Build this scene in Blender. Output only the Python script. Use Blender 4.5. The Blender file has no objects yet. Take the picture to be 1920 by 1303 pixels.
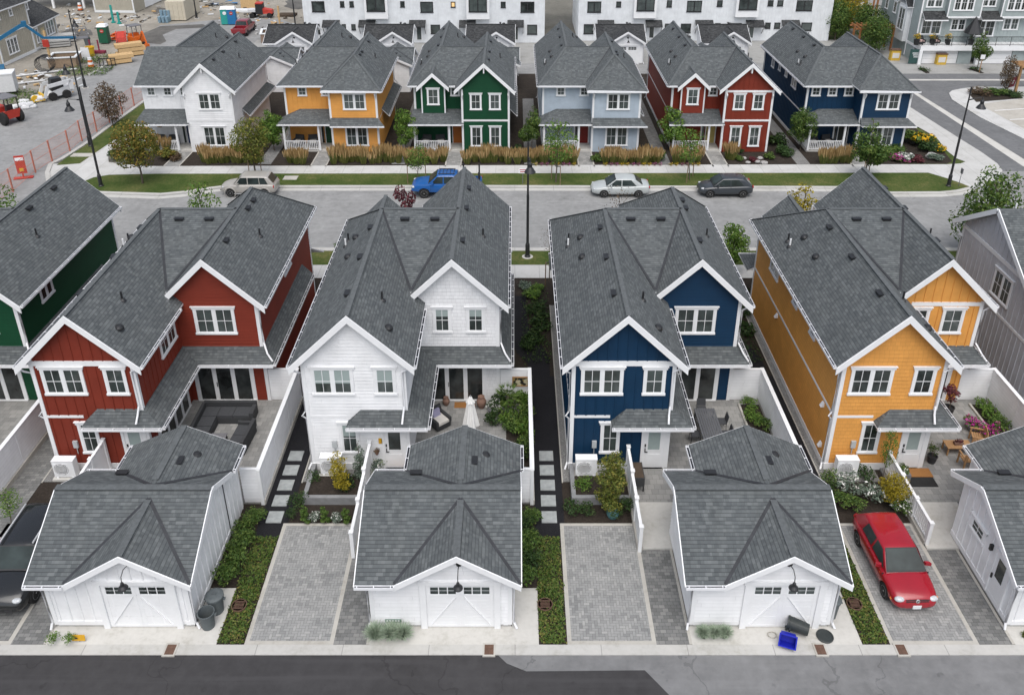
import bpy, bmesh, math, random
from mathutils import Vector, Matrix
R = math.radians
D = bpy.data
C = bpy.context.scene
COL = C.collection
rnd = random.Random(7)

# ------------------------------------------------------------------ camera
CX, VH, VZ, CA, CH = 965.0, -350.0, 3800.0, 1775.0, 26.3
_d = CA * CA / (VZ - VH); CY = VH + _d
FP = math.sqrt(CA * CA - _d * _d); PITCH = math.asin(_d / CA)
_c, _s = math.cos(PITCH), math.sin(PITCH)
cam = D.cameras.new('camera'); cam_o = D.objects.new('camera', cam); COL.objects.link(cam_o)
cam.sensor_width = 36; cam.lens = FP / 1920 * 36
cam.shift_x = -(CX - 960) / 1920; cam.shift_y = -(651.5 - CY) / 1920
cam.clip_end = 3000; cam.clip_start = 0.5
cam_o.location = (0, 0, CH); cam_o.rotation_euler = (math.pi / 2 - PITCH, 0, 0)
C.camera = cam_o
C.render.resolution_x = 1024; C.render.resolution_y = 694

def G(u, v, z=0.0):
    """surveyed point: where photo pixel (u,v) lies on the level z"""
    a = (u - CX) / FP; b = (v - CY) / FP
    t = (CH - z) / (_s + b * _c)
    return Vector((t * a, t * (_c - b * _s), z))

# ------------------------------------------------------------------ world
w = D.worlds.new('World'); C.world = w; w.use_nodes = True
nt = w.node_tree; bg = nt.nodes['Background']
sky = nt.nodes.new('ShaderNodeTexSky'); sky.sky_type = 'NISHITA'; sky.sun_disc = False
SUN_EL, SUN_AZ = R(64), R(178)
sky.sun_elevation = SUN_EL; sky.sun_rotation = SUN_AZ
sky.dust_density = 3.5; sky.air_density = 1.0; sky.ozone_density = 1.2
bw = nt.nodes.new('ShaderNodeRGBToBW'); mx = nt.nodes.new('ShaderNodeMix'); mx.data_type = 'RGBA'; mx.inputs[0].default_value = 0.55   # thin cloud takes most of the blue out of the sky
nt.links.new(sky.outputs[0], bw.inputs[0]); nt.links.new(sky.outputs[0], mx.inputs[6]); nt.links.new(bw.outputs[0], mx.inputs[7]); nt.links.new(mx.outputs[2], bg.inputs[0]); bg.inputs[1].default_value = 0.16
sl = D.lights.new('sun', 'SUN'); sl.energy = 1.3; sl.angle = R(60); sl.color = (1, 0.97, 0.93)
so = D.objects.new('sun', sl); COL.objects.link(so)
sd = Vector((math.sin(SUN_AZ) * math.cos(SUN_EL), math.cos(SUN_AZ) * math.cos(SUN_EL), math.sin(SUN_EL)))
so.rotation_euler = sd.to_track_quat('Z', 'Y').to_euler(); so.location = (0, 0, 60)
C.view_settings.view_transform = 'Standard'; C.view_settings.look = 'None'
C.view_settings.exposure = 0.4; C.view_settings.gamma = 1

# ------------------------------------------------------------------ materials
class NT:
    def __init__(s, name, rough=0.7, spec=0.4):
        s.m = D.materials.new(name); s.m.use_nodes = True
        s.t = s.m.node_tree; s.b = s.t.nodes['Principled BSDF']
        s.b.inputs['Roughness'].default_value = rough
        s.b.inputs['Specular IOR Level'].default_value = spec
    def n(s, typ, **kw):
        x = s.t.nodes.new(typ)
        for k, v in kw.items(): setattr(x, k, v)
        return x
    def set(s, sock, v):
        if isinstance(v, bpy.types.NodeSocket): s.t.links.new(v, sock)
        elif v is not None: sock.default_value = v
    def M(s, op, a, b=None, c=None):
        x = s.n('ShaderNodeMath', operation=op)
        s.set(x.inputs[0], a); s.set(x.inputs[1], b)
        if c is not None: s.set(x.inputs[2], c)
        return x.outputs[0]
    def uv(s):
        x = s.n('ShaderNodeUVMap'); x.uv_map = 'UVMap'; return x.outputs[0]
    def pos(s): return s.n('ShaderNodeNewGeometry').outputs['Position']
    def obj(s): return s.n('ShaderNodeTexCoord').outputs['Object']
    def xyz(s, v):
        x = s.n('ShaderNodeSeparateXYZ'); s.set(x.inputs[0], v); return x.outputs
    def comb(s, a, b, c=0.0):
        x = s.n('ShaderNodeCombineXYZ')
        for i, v in enumerate((a, b, c)): s.set(x.inputs[i], v)
        return x.outputs[0]
    def white(s, v):
        x = s.n('ShaderNodeTexWhiteNoise', noise_dimensions='3D'); s.set(x.inputs[0], v); return x.outputs[0]
    def noise(s, v, scale, detail=3, rough=0.55):
        x = s.n('ShaderNodeTexNoise'); s.set(x.inputs['Vector'], v)
        x.inputs['Scale'].default_value = scale; x.inputs['Detail'].default_value = detail
        x.inputs['Roughness'].default_value = rough
        return x.outputs['Fac']
    def ramp(s, f, stops, interp='LINEAR'):
        x = s.n('ShaderNodeValToRGB'); s.set(x.inputs[0], f); cr = x.color_ramp; cr.interpolation = interp
        while len(cr.elements) < len(stops): cr.elements.new(0.5)
        for e, (p, c) in zip(cr.elements, stops):
            e.position = p; e.color = (c[0], c[1], c[2], 1)
        return x.outputs[0]
    def mix(s, f, a, b, mode='MIX'):
        x = s.n('ShaderNodeMix', data_type='RGBA', blend_type=mode)
        s.set(x.inputs[0], f)
        for i, v in ((6, a), (7, b)):
            if isinstance(v, tuple): v = (v[0], v[1], v[2], 1)
            s.set(x.inputs[i], v)
        return x.outputs[2]
    def rng(s, f, a, b, c, d):
        x = s.n('ShaderNodeMapRange'); s.set(x.inputs[0], f)
        for i, v in enumerate((a, b, c, d)): x.inputs[i + 1].default_value = v
        return x.outputs[0]
    def color(s, c):
        if isinstance(c, tuple): c = (c[0], c[1], c[2], 1)
        s.set(s.b.inputs['Base Color'], c)
    def bump(s, h, dist=0.01, st=1.0):
        x = s.n('ShaderNodeBump'); s.set(x.inputs['Height'], h)
        x.inputs['Distance'].default_value = dist; x.inputs['Strength'].default_value = st
        s.set(s.b.inputs['Normal'], x.outputs[0])

MATS = {}
def mottled(name, c, var=0.12, scale=3.0, rough=0.6, spec=0.35, metal=0.0, bump=0.0, fine=40.0):
    """one painted or raw surface with broad and fine unevenness"""
    if name in MATS: return MATS[name]
    m = NT(name, rough, spec); p = m.obj()
    a = m.noise(p, scale, 4); b = m.noise(p, fine, 2)
    f = m.M('MULTIPLY_ADD', a, 0.7, m.M('MULTIPLY', b, 0.3))
    lo = tuple(x * (1 - var) for x in c); hi = tuple(min(1, x * (1 + var)) for x in c)
    m.color(m.ramp(f, [(0.3, lo), (0.7, hi)]))
    m.b.inputs['Metallic'].default_value = metal
    if bump: m.bump(b, bump)
    MATS[name] = m.m; return m.m

def roofing(name, tones, w=0.235, h=0.135):
    m = NT(name, 0.92, 0.25); o = m.xyz(m.uv())
    vr = m.M('DIVIDE', o[1], h); row = m.M('FLOOR', vr); fv = m.M('FRACT', vr)
    sh = m.M('MULTIPLY', m.white(m.comb(row, 3.3, 1.7)), 7.0)
    ur = m.M('ADD', m.M('DIVIDE', o[0], w), sh); cell = m.M('FLOOR', ur)
    rn = m.white(m.comb(cell, row, 0.5))
    ur2 = m.M('ADD', m.M('DIVIDE', o[0], w * 0.53), m.M('MULTIPLY', sh, 1.7))
    rn2 = m.white(m.comb(m.M('FLOOR', ur2), row, 7.1))
    f = m.M('ADD', m.M('MULTIPLY', rn, 0.6), m.M('MULTIPLY', rn2, 0.4))
    col = m.ramp(f, [(0.12, tones[0]), (0.4, tones[1]), (0.62, tones[2]), (0.9, tones[3])])
    big = m.noise(m.pos(), 0.5, 3)
    col = m.mix(m.rng(big, 0.35, 0.65, 0, 0.1), col, (0.13, 0.135, 0.13))
    st_ = m.noise(m.comb(m.M('MULTIPLY', o[0], 1.1), m.M('MULTIPLY', o[1], .16)), 1.0, 4)
    col = m.mix(m.rng(st_, 0.5, 0.72, 0, 0.22), col, (0.06, 0.064, 0.06))
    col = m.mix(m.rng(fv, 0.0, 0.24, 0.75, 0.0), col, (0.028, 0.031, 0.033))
    gr = m.noise(m.uv(), 70, 2)
    col = m.mix(0.5, col, m.ramp(gr, [(0.3, (0.45, 0.45, 0.45)), (0.7, (0.55, 0.55, 0.55))]), 'OVERLAY')
    m.color(col)
    hh = m.M('SUBTRACT', m.M('MULTIPLY', m.M('GREATER_THAN', rn2, 0.5), 0.55), fv)
    m.bump(m.M('ADD', hh, m.M('MULTIPLY', gr, 0.2)), 0.013, 1.0)
    return m.m

def brickish(name, tones, bw, bh, joint, jc, rot=0.0, rough=0.85, jw=0.05, coords='pos'):
    m = NT(name, rough, 0.3)
    p = m.pos() if coords == 'pos' else m.uv()
    if rot:
        x = m.n('ShaderNodeVectorRotate', rotation_type='Z_AXIS'); m.set(x.inputs['Vector'], p); x.inputs['Angle'].default_value = rot; p = x.outputs[0]
    o = m.xyz(p)
    vr = m.M('DIVIDE', o[1], bh); row = m.M('FLOOR', vr)
    ur = m.M('ADD', m.M('DIVIDE', o[0], bw), m.M('MULTIPLY', row, 0.5)); cell = m.M('FLOOR', ur)
    rn = m.white(m.comb(cell, row, 0.5))
    fu = m.M('FRACT', ur); fv = m.M('FRACT', vr)
    jn = m.M('MAXIMUM', m.M('LESS_THAN', fu, jw * bh / bw * 2), m.M('LESS_THAN', fv, jw * 2))
    col = m.ramp(rn, [(0.0, tones[0]), (0.5, tones[1]), (1.0, tones[2])])
    big = m.noise(m.pos(), 0.9, 4)
    col = m.mix(m.rng(big, 0.3, 0.7, 0.0, 0.35), col, tones[0])
    fine = m.noise(m.pos(), 45, 2)
    col = m.mix(m.rng(fine, 0.3, 0.7, 0, 0.25), col, tones[2])
    m.color(m.mix(m.M('MULTIPLY', jn, joint), col, jc))
    m.bump(m.M('SUBTRACT', 1.0, jn), 0.006, 0.6)
    return m.m

def herring(name, tones, u=0.11):
    m = NT(name, 0.85, 0.3); o = m.xyz(m.pos())
    xr = m.M('DIVIDE', o[0], u); yr = m.M('DIVIDE', o[1], u)
    i = m.M('FLOOR', xr); j = m.M('FLOOR', yr); fx = m.M('FRACT', xr); fy = m.M('FRACT', yr)
    md = m.M('FLOORED_MODULO', m.M('ADD', m.M('SUBTRACT', i, j), 0.01), 4.0)
    k = m.M('FLOOR', md)
    e = [m.M('COMPARE', k, float(q), 0.2) for q in range(4)]
    idx = m.M('SUBTRACT', i, e[1]); idy = m.M('ADD', j, e[3])
    rn = m.white(m.comb(idx, idy, 0.3))
    jw = 0.09
    def edge(cond, f): return m.M('MULTIPLY', m.M('LESS_THAN', f, jw), m.M('SUBTRACT', 1.0, cond))
    jn = m.M('MAXIMUM', edge(e[1], fx), edge(e[2], fy))
    col = m.ramp(rn, [(0.0, tones[0]), (0.35, tones[1]), (0.65, tones[1]), (1.0, tones[2])])
    big = m.noise(m.pos(), 0.7, 4)
    col = m.mix(m.rng(big, 0.35, 0.65, 0.0, 0.4), col, tones[2])
    spots = m.noise(m.pos(), 2.3, 5)
    col = m.mix(m.rng(spots, 0.52, 0.72, 0.0, 0.45), col, tones[0])
    m.color(m.mix(m.M('MULTIPLY', jn, 0.8), col, (0.09, 0.09, 0.09)))
    m.bump(m.M('SUBTRACT', 1.0, jn), 0.006, 0.6)
    return m.m

def ground(name, stops, s1=0.6, s2=8.0, s3=60.0, rough=0.95, bump=0.01, mixf=0.5):
    """patchy ground: broad patches, medium mottling, fine grain"""
    m = NT(name, rough, 0.2); p = m.pos()
    a = m.noise(p, s1, 5, 0.6); b = m.noise(p, s2, 4, 0.65); c = m.noise(p, s3, 2, 0.6)
    f = m.M('ADD', m.M('MULTIPLY', a, mixf), m.M('ADD', m.M('MULTIPLY', b, (1 - mixf) * 0.6), m.M('MULTIPLY', c, (1 - mixf) * 0.4)))
    m.color(m.ramp(f, stops))
    if bump: m.bump(m.M('ADD', b, c), bump, 0.7)
    return m.m

def asphalt(name, base, crack=0.4, streak=0.0):
    m = NT(name, 0.9, 0.3); p = m.pos()
    a = m.noise(p, 0.35, 5, 0.65); c = m.noise(p, 90, 2); b = m.noise(p, 2.5, 5, 0.6)
    lo = tuple(x * 0.72 for x in base); hi = tuple(x * 1.3 for x in base)
    f = m.M('ADD', m.M('MULTIPLY', a, 0.45), m.M('ADD', m.M('MULTIPLY', b, 0.35), m.M('MULTIPLY', c, 0.2)))
    col = m.ramp(f, [(0.33, lo), (0.5, base), (0.67, hi)])
    if streak:
        q = m.n('ShaderNodeMapping'); m.set(q.inputs[0], p); q.inputs['Scale'].default_value = (0.09, 2.4, 1)
        s_ = m.noise(q.outputs[0], 1.0, 4)
        col = m.mix(m.rng(s_, 0.52, 0.7, 0, streak), col, hi)
    bl = m.noise(p, 0.9, 6, 0.7); col = m.mix(m.rng(bl, 0.54, 0.66, 0, 0.35), col, tuple(x * 1.45 for x in base)); oil = m.noise(p, 1.7, 3, 0.5); col = m.mix(m.rng(oil, 0.66, 0.74, 0, 0.5), col, tuple(x * 0.5 for x in base))
    vo = m.n('ShaderNodeTexVoronoi', feature='DISTANCE_TO_EDGE'); vo.inputs['Scale'].default_value = 0.16
    wob = m.n('ShaderNodeTexNoise'); m.set(wob.inputs['Vector'], p); wob.inputs['Scale'].default_value = 0.8; wob.inputs['Detail'].default_value = 5
    add = m.n('ShaderNodeVectorMath', operation='MULTIPLY_ADD'); m.set(add.inputs[0], wob.outputs['Color'])
    add.inputs[1].default_value = (2.5, 2.5, 0); m.set(add.inputs[2], p)
    m.set(vo.inputs['Vector'], add.outputs[0])
    cr = m.M('LESS_THAN', vo.outputs['Distance'], 0.0035)
    m.color(m.mix(m.M('MULTIPLY', cr, crack), col, tuple(x * 0.35 for x in base)))
    m.bump(c, 0.004, 0.5)
    return m.m

def concrete(name, base, seam=0.0, seamlen=1.5, stain=0.25):
    m = NT(name, 0.88, 0.3); p = m.pos()
    a = m.noise(p, 0.8, 5, 0.6); b = m.noise(p, 6, 4, 0.6); c = m.noise(p, 80, 2)
    f = m.M('ADD', m.M('MULTIPLY', a, 0.5), m.M('ADD', m.M('MULTIPLY', b, 0.3), m.M('MULTIPLY', c, 0.2)))
    lo = (base[0] * (1 - stain), base[1] * (1 - stain * 1.05), base[2] * (1 - stain * 1.2)); hi = tuple(x * 1.12 for x in base)
    col = m.ramp(f, [(0.34, lo), (0.48, base), (0.66, hi)])
    if seam:
        o = m.xyz(p); ur = m.M('DIVIDE', o[0], seamlen); fr = m.M('FRACT', ur)
        slab = m.white(m.comb(m.M('FLOOR', ur), 2.0, 1.0))
        col = m.mix(m.M('MULTIPLY', slab, 0.3), col, lo)
        col = m.mix(m.M('MULTIPLY', m.M('LESS_THAN', fr, 0.02 / seamlen * 1.5), seam), col, tuple(x * 0.4 for x in base))
    m.color(col); m.bump(c, 0.002, 0.5)
    return m.m

def leafmat(name, c1, c2, c3=None, tr=0.25):
    m = NT(name, 0.6, 0.3)
    g = m.n('ShaderNodeNewGeometry'); rn = g.outputs['Random Per Island']
    a = m.noise(m.obj(), 1.3, 3)
    f = m.M('ADD', m.M('MULTIPLY', rn, 0.55), m.M('MULTIPLY', a, 0.45))
    st = [(0.2, c1), (0.6, c2)] + ([(0.78, c3)] if c3 else [])
    col = m.ramp(f, st); m.color(col)
    t = m.n('ShaderNodeBsdfTranslucent'); m.set(t.inputs[0], col)
    x = m.n('ShaderNodeMixShader'); x.inputs[0].default_value = tr
    out = m.t.nodes['Material Output']
    m.t.links.new(m.b.outputs[0], x.inputs[1]); m.t.links.new(t.outputs[0], x.inputs[2]); m.t.links.new(x.outputs[0], out.inputs[0])
    return m.m

def glassmat(name, c=(0.03, 0.04, 0.04), rough=0.08, var=0.6, spec=0.7):
    m = NT(name, rough, spec); a = m.noise(m.pos(), 0.9, 3)
    oi = m.n('ShaderNodeObjectInfo').outputs['Random']
    col = m.ramp(a, [(0.35, tuple(x * (1 - var) for x in c)), (0.65, tuple(x * (1 + var) for x in c))])
    m.color(m.mix(m.rng(oi, .4, 1.0, 0, .5), col, tuple(x * 2.6 + .02 for x in c)) if name == 'window_glass' else col)
    return m.m

def paintwork(name, c, rough=0.25, coat=0.6):
    m = NT(name, rough, 0.5); a = m.noise(m.obj(), 60, 2); b = m.noise(m.obj(), 1.5, 3)
    f = m.M('ADD', m.M('MULTIPLY', a, 0.3), m.M('MULTIPLY', b, 0.7))
    m.color(m.ramp(f, [(0.3, tuple(x * 0.9 for x in c)), (0.7, tuple(min(1, x * 1.1) for x in c))]))
    m.b.inputs['Coat Weight'].default_value = coat; m.b.inputs['Coat Roughness'].default_value = 0.08
    return m.m

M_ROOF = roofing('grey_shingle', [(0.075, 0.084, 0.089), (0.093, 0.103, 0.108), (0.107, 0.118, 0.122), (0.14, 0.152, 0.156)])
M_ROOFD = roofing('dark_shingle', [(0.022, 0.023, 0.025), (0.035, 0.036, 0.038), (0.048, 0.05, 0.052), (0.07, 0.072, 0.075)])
M_RIDGE = mottled('ridge_cap', (0.098, 0.107, 0.111), 0.25, 7, 0.9)
M_VALLEY = mottled('valley_metal', (0.035, 0.037, 0.042), 0.3, 3, 0.6)
M_WHITE = mottled('white_trim', (0.78, 0.79, 0.8), 0.05, 2, 0.5)
M_GUT = mottled('gutter_white', (0.76, 0.77, 0.79), 0.05, 2, 0.4)
M_GUTIN = mottled('gutter_dark', (0.02, 0.022, 0.03), 0.4, 6, 0.8)
M_BLACK = mottled('black_metal', (0.018, 0.019, 0.021), 0.3, 6, 0.45, 0.5)
M_RUBBER = mottled('rubber', (0.02, 0.02, 0.02), 0.3, 6, 0.85)
M_GLASS = glassmat('window_glass', (0.042, 0.052, 0.05))
M_GLASSP = glassmat('patio_glass', (0.03, 0.034, 0.034), 0.06, 0.8)
M_BLIND = mottled('roller_blind', (0.3, 0.36, 0.35), 0.08, 3, 0.8)
M_CONC = concrete('pale_concrete', (0.5, 0.49, 0.46))
M_CONCG = concrete('grey_concrete', (0.3, 0.3, 0.29))
M_CONCB = concrete('concrete_border', (0.42, 0.405, 0.37))
M_KERB = concrete('kerb_concrete', (0.46, 0.455, 0.435), 0.6, 3.0)
M_WALK = concrete('sidewalk_concrete', (0.5, 0.5, 0.49), 0.55, 1.55)
M_FOUND = concrete('foundation', (0.4, 0.4, 0.39))
M_ASPH = asphalt('alley_asphalt', (0.17, 0.172, 0.175), 0.35, 0.35)
M_ASPHD = asphalt('fresh_asphalt', (0.044, 0.043, 0.045), 0.35, 0.8)
M_STREET = asphalt('street_asphalt', (0.245, 0.247, 0.245), 0.1, 0.35)
M_ROADD = asphalt('side_road_asphalt', (0.14, 0.143, 0.147), 0.15, 0.4)
M_PAV = herring('driveway_pavers', [(0.18, 0.184, 0.184), (0.262, 0.266, 0.262), (0.335, 0.335, 0.325)])
M_PAVD = brickish('side_pavers', [(0.12, 0.122, 0.12), (0.175, 0.178, 0.175), (0.25, 0.25, 0.24)], 0.22, 0.15, 0.75, (0.06, 0.06, 0.06), 0, jw=0.04)
M_PATIO = brickish('patio_pavers', [(0.2, 0.2, 0.195), (0.26, 0.26, 0.25), (0.32, 0.315, 0.3)], 0.3, 0.3, 0.6, (0.12, 0.12, 0.115), 0, jw=0.025)
M_STONE = mottled('stepping_slab', (0.32, 0.34, 0.34), 0.25, 4, 0.8, bump=0.003)
M_GRAVB = ground('black_gravel', [(0.3, (0.008, 0.008, 0.01)), (0.55, (0.018, 0.018, 0.021)), (0.75, (0.045, 0.045, 0.05))], 1, 20, 70, 0.8, 0.02, 0.2)
M_GRAVG = ground('grey_gravel', [(0.35, (0.07, 0.07, 0.068)), (0.5, (0.2, 0.2, 0.195)), (0.65, (0.42, 0.41, 0.4))], 1, 25, 60, 0.9, 0.03, 0.1)
M_MULCH = ground('mulch', [(0.35, (0.018, 0.015, 0.012)), (0.55, (0.04, 0.032, 0.026)), (0.75, (0.09, 0.075, 0.06))], 1.5, 12, 60, 0.95, 0.02, 0.3)
M_LAWN = ground('lawn_grass', [(0.33, (0.02, 0.042, 0.008)), (0.44, (0.045, 0.075, 0.014)), (0.54, (0.08, 0.1, 0.028)), (0.64, (0.17, 0.145, 0.06))], 0.35, 5, 45, 0.95, 0.03, 0.5)
M_LAWN2 = ground('dry_lawn', [(0.33, (0.03, 0.055, 0.012)), (0.5, (0.07, 0.095, 0.025)), (0.66, (0.16, 0.125, 0.05))], 0.5, 5, 45, 0.95, 0.03, 0.5)
M_DIRT = ground('bare_dirt', [(0.33, (0.14, 0.13, 0.11)), (0.5, (0.27, 0.25, 0.215)), (0.66, (0.38, 0.355, 0.31))], 0.12, 1.5, 30, 0.95, 0.03, 0.6)
M_DIRTD = ground('dark_soil', [(0.35, (0.045, 0.035, 0.028)), (0.6, (0.1, 0.075, 0.055))], 0.4, 4, 30)
M_WET = ground('damp_gravel', [(0.33, (0.07, 0.068, 0.065)), (0.6, (0.15, 0.145, 0.135))], 0.4, 3, 30)
M_BASE = ground('terrain_soil', [(0.33, (0.1, 0.1, 0.085)), (0.6, (0.2, 0.19, 0.165))], 0.2, 2, 30)

PAINT = dict(
    red=(0.195, 0.03, 0.016), white=(0.8, 0.808, 0.82), blue=(0.003, 0.03, 0.075), orange=(0.7, 0.33, 0.08),
    green=(0.004, 0.058, 0.024), pale=(0.42, 0.49, 0.56), grey=(0.52, 0.53, 0.56), beige=(0.4, 0.375, 0.31),
    town=(0.7, 0.725, 0.745), sage=(0.34, 0.39, 0.39))
def siding(colour, style):
    k = 'siding_%s_%s' % (colour, style)
    if k in MATS: return MATS[k]
    c = PAINT[colour]; m = NT(k, 0.62, 0.3); p = m.uv()
    a = m.noise(p, 1.2, 4); lo = tuple(x * 0.9 for x in c); hi = tuple(min(1, x * 1.08) for x in c)
    col = m.ramp(a, [(0.3, lo), (0.7, hi)])
    if style in ('lap', 'shake'):
        o = m.xyz(p); h = 0.17 if style == 'lap' else 0.19
        row = m.M('FLOOR', m.M('DIVIDE', o[1], h))
        wd = 3.6 if style == 'lap' else 0.2
        ur = m.M('ADD', m.M('DIVIDE', o[0], wd), m.M('MULTIPLY', m.white(m.comb(row, 1.0, 2.0)), 5.0))
        rn = m.white(m.comb(m.M('FLOOR', ur), row, 0.2))
        col = m.mix(m.M('MULTIPLY', rn, 0.5 if style == 'shake' else 0.25), col, tuple(x * 0.86 for x in c))
        gap = m.M('LESS_THAN', m.M('FRACT', ur), 0.05 if style == 'shake' else 0.003)
        col = m.mix(m.M('MULTIPLY', gap, 0.45), col, tuple(x * 0.45 for x in c))
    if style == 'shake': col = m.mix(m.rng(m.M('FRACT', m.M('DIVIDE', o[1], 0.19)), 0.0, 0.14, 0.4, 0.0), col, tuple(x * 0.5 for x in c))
    drip = m.noise(m.comb(m.M('MULTIPLY', m.xyz(p)[0], 3.5), m.M('MULTIPLY', m.xyz(p)[1], .3)), 1.0, 4)
    col = m.mix(m.rng(drip, 0.5, 0.75, 0, 0.16), col, (c[0] * .7 + .01, c[1] * .7 + .01, c[2] * .68 + .008))
    if style == 'lap': col = m.mix(m.rng(m.M('FRACT', m.M('DIVIDE', o[1], 0.17)), 0.0, 0.16, 0.34, 0.0), col, tuple(x * 0.6 for x in c))  # shadow line along each lap course edge, painted into the siding colour
    g = m.noise(p, 50, 2); m.color(col); m.bump(g, 0.002, 0.4)
    MATS[k] = m.m; return m.m

# ------------------------------------------------------------------ mesh builder
def clip(poly, a, b, c):
    """keep the part of a 2-d polygon where a*u+b*v+c >= 0"""
    out = []; n = len(poly)
    for i in range(n):
        p, q = poly[i], poly[(i + 1) % n]
        dp = a * p[0] + b * p[1] + c; dq = a * q[0] + b * q[1] + c
        if dp >= 0: out.append(p)
        if (dp >= 0) != (dq >= 0):
            t = dp / (dp - dq); out.append((p[0] + (q[0] - p[0]) * t, p[1] + (q[1] - p[1]) * t))
    return out

class MB:
    def __init__(s, T=None): s.v = []; s.f = []; s.mi = []; s.mats = []; s.T = T; s.cur = 0; s.sm = []; s.smooth = False
    def mat(s, m):
        if m not in s.mats: s.mats.append(m)
        s.cur = s.mats.index(m); return s
    def face(s, pts):
        i = len(s.v)
        for p in pts: s.v.append(s.T(p) if s.T else tuple(p))
        idx = list(range(i, i + len(pts)))
        if s.T and getattr(s.T, 'flip', False): idx.reverse()
        s.f.append(idx); s.mi.append(s.cur); s.sm.append(s.smooth)
    def box(s, x0, x1, y0, y1, z0, z1):
        if x0 > x1: x0, x1 = x1, x0
        if y0 > y1: y0, y1 = y1, y0
        if z0 > z1: z0, z1 = z1, z0
        s.hexa([(x0, y0, z0), (x1, y0, z0), (x1, y1, z0), (x0, y1, z0), (x0, y0, z1), (x1, y0, z1), (x1, y1, z1), (x0, y1, z1)])
    def hexa(s, p):
        for q in ((3, 2, 1, 0), (4, 5, 6, 7), (0, 1, 5, 4), (1, 2, 6, 5), (2, 3, 7, 6), (3, 0, 4, 7)): s.face([p[i] for i in q])
    def obox(s, c, ax, ay, az):
        """oriented box: centre and three half-axis vectors"""
        c, ax, ay, az = map(Vector, (c, ax, ay, az))
        s.hexa([c - ax - ay - az, c + ax - ay - az, c + ax + ay - az, c - ax + ay - az, c - ax - ay + az, c + ax - ay + az, c + ax + ay + az, c - ax + ay + az])
    def beam(s, p, q, w, h, up=(0, 0, 1)):
        p, q = Vector(p), Vector(q); d = q - p
        if d.length < 1e-6: return
        up = Vector(up); e = d.normalized(); x = e.cross(up)
        if x.length < 1e-4: x = e.cross(Vector((1, 0, 0)))
        x.normalize(); z = x.cross(e)
        s.obox((p + q) / 2, d / 2, x * w / 2, z * h / 2)
    def prism(s, poly, dv):
        """flat polygon of 3-d points extruded by dv"""
        dv = Vector(dv); a = [Vector(p) for p in poly]; b = [p + dv for p in a]; n = len(a)
        nrm = Vector((0, 0, 0))
        for i in range(n): nrm += a[i].cross(a[(i + 1) % n])
        if nrm.dot(dv) > 0: a, b = b, a
        s.face(a); s.face(b[::-1])
        for i in range(n): s.face([a[i], b[i], b[(i + 1) % n], a[(i + 1) % n]])
    def slab(s, poly, t, under=None):
        """roof slab: top polygon on the pitch, t thick, straight down"""
        up = s.cur; a = [Vector(p) for p in poly]; b = [p - Vector((0, 0, t)) for p in a]; n = len(a)
        nrm = Vector((0, 0, 0))
        for i in range(n): nrm += a[i].cross(a[(i + 1) % n])
        if nrm.z < 0: a.reverse(); b.reverse()
        s.face(a)
        if under is not None: s.mat(under)
        s.face(b[::-1])
        for i in range(n): s.face([b[i], b[(i + 1) % n], a[(i + 1) % n], a[i]])
        s.cur = up
    def tube(s, pts, r, n=8, r2=None, cap=True):
        pts = [Vector(p) for p in pts]; m = len(pts); rings = []
        for i, p in enumerate(pts):
            d = (pts[min(i + 1, m - 1)] - pts[max(i - 1, 0)]).normalized()
            x = d.cross(Vector((0, 0, 1)))
            if x.length < 1e-3: x = d.cross(Vector((0, 1, 0)))
            x.normalize(); y = d.cross(x)
            rr = r if r2 is None else r + (r2 - r) * i / (m - 1)
            if isinstance(r, (list, tuple)): rr = r[i]
            rings.append([p + x * (rr * math.cos(2 * math.pi * k / n)) + y * (rr * math.sin(2 * math.pi * k / n)) for k in range(n)])
        sm = s.smooth; s.smooth = True
        for i in range(m - 1):
            for k in range(n):
                k2 = (k + 1) % n; s.face([rings[i][k], rings[i][k2], rings[i + 1][k2], rings[i + 1][k]])
        s.smooth = False
        if cap: s.face(rings[0][::-1]); s.face(rings[-1])
        s.smooth = sm
    def lathe(s, c, prof, n=16, axis=(0, 0, 1), cap=True):
        """profile of (radius, height) along an axis"""
        c = Vector(c); a = Vector(axis).normalized(); x = a.cross(Vector((0, 1, 0)))
        if x.length < 1e-3: x = a.cross(Vector((1, 0, 0)))
        x.normalize(); y = a.cross(x)
        rg = [[c + a * h + x * (r * math.cos(2 * math.pi * k / n)) + y * (r * math.sin(2 * math.pi * k / n)) for k in range(n)] for r, h in prof]
        sm = s.smooth; s.smooth = True
        for i in range(len(rg) - 1):
            for k in range(n):
                k2 = (k + 1) % n; s.face([rg[i][k], rg[i][k2], rg[i + 1][k2], rg[i + 1][k]])
        s.smooth = sm
        if cap and prof[0][0] > 1e-4: s.face(rg[0][::-1])
        if cap and prof[-1][0] > 1e-4: s.face(rg[-1])
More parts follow.
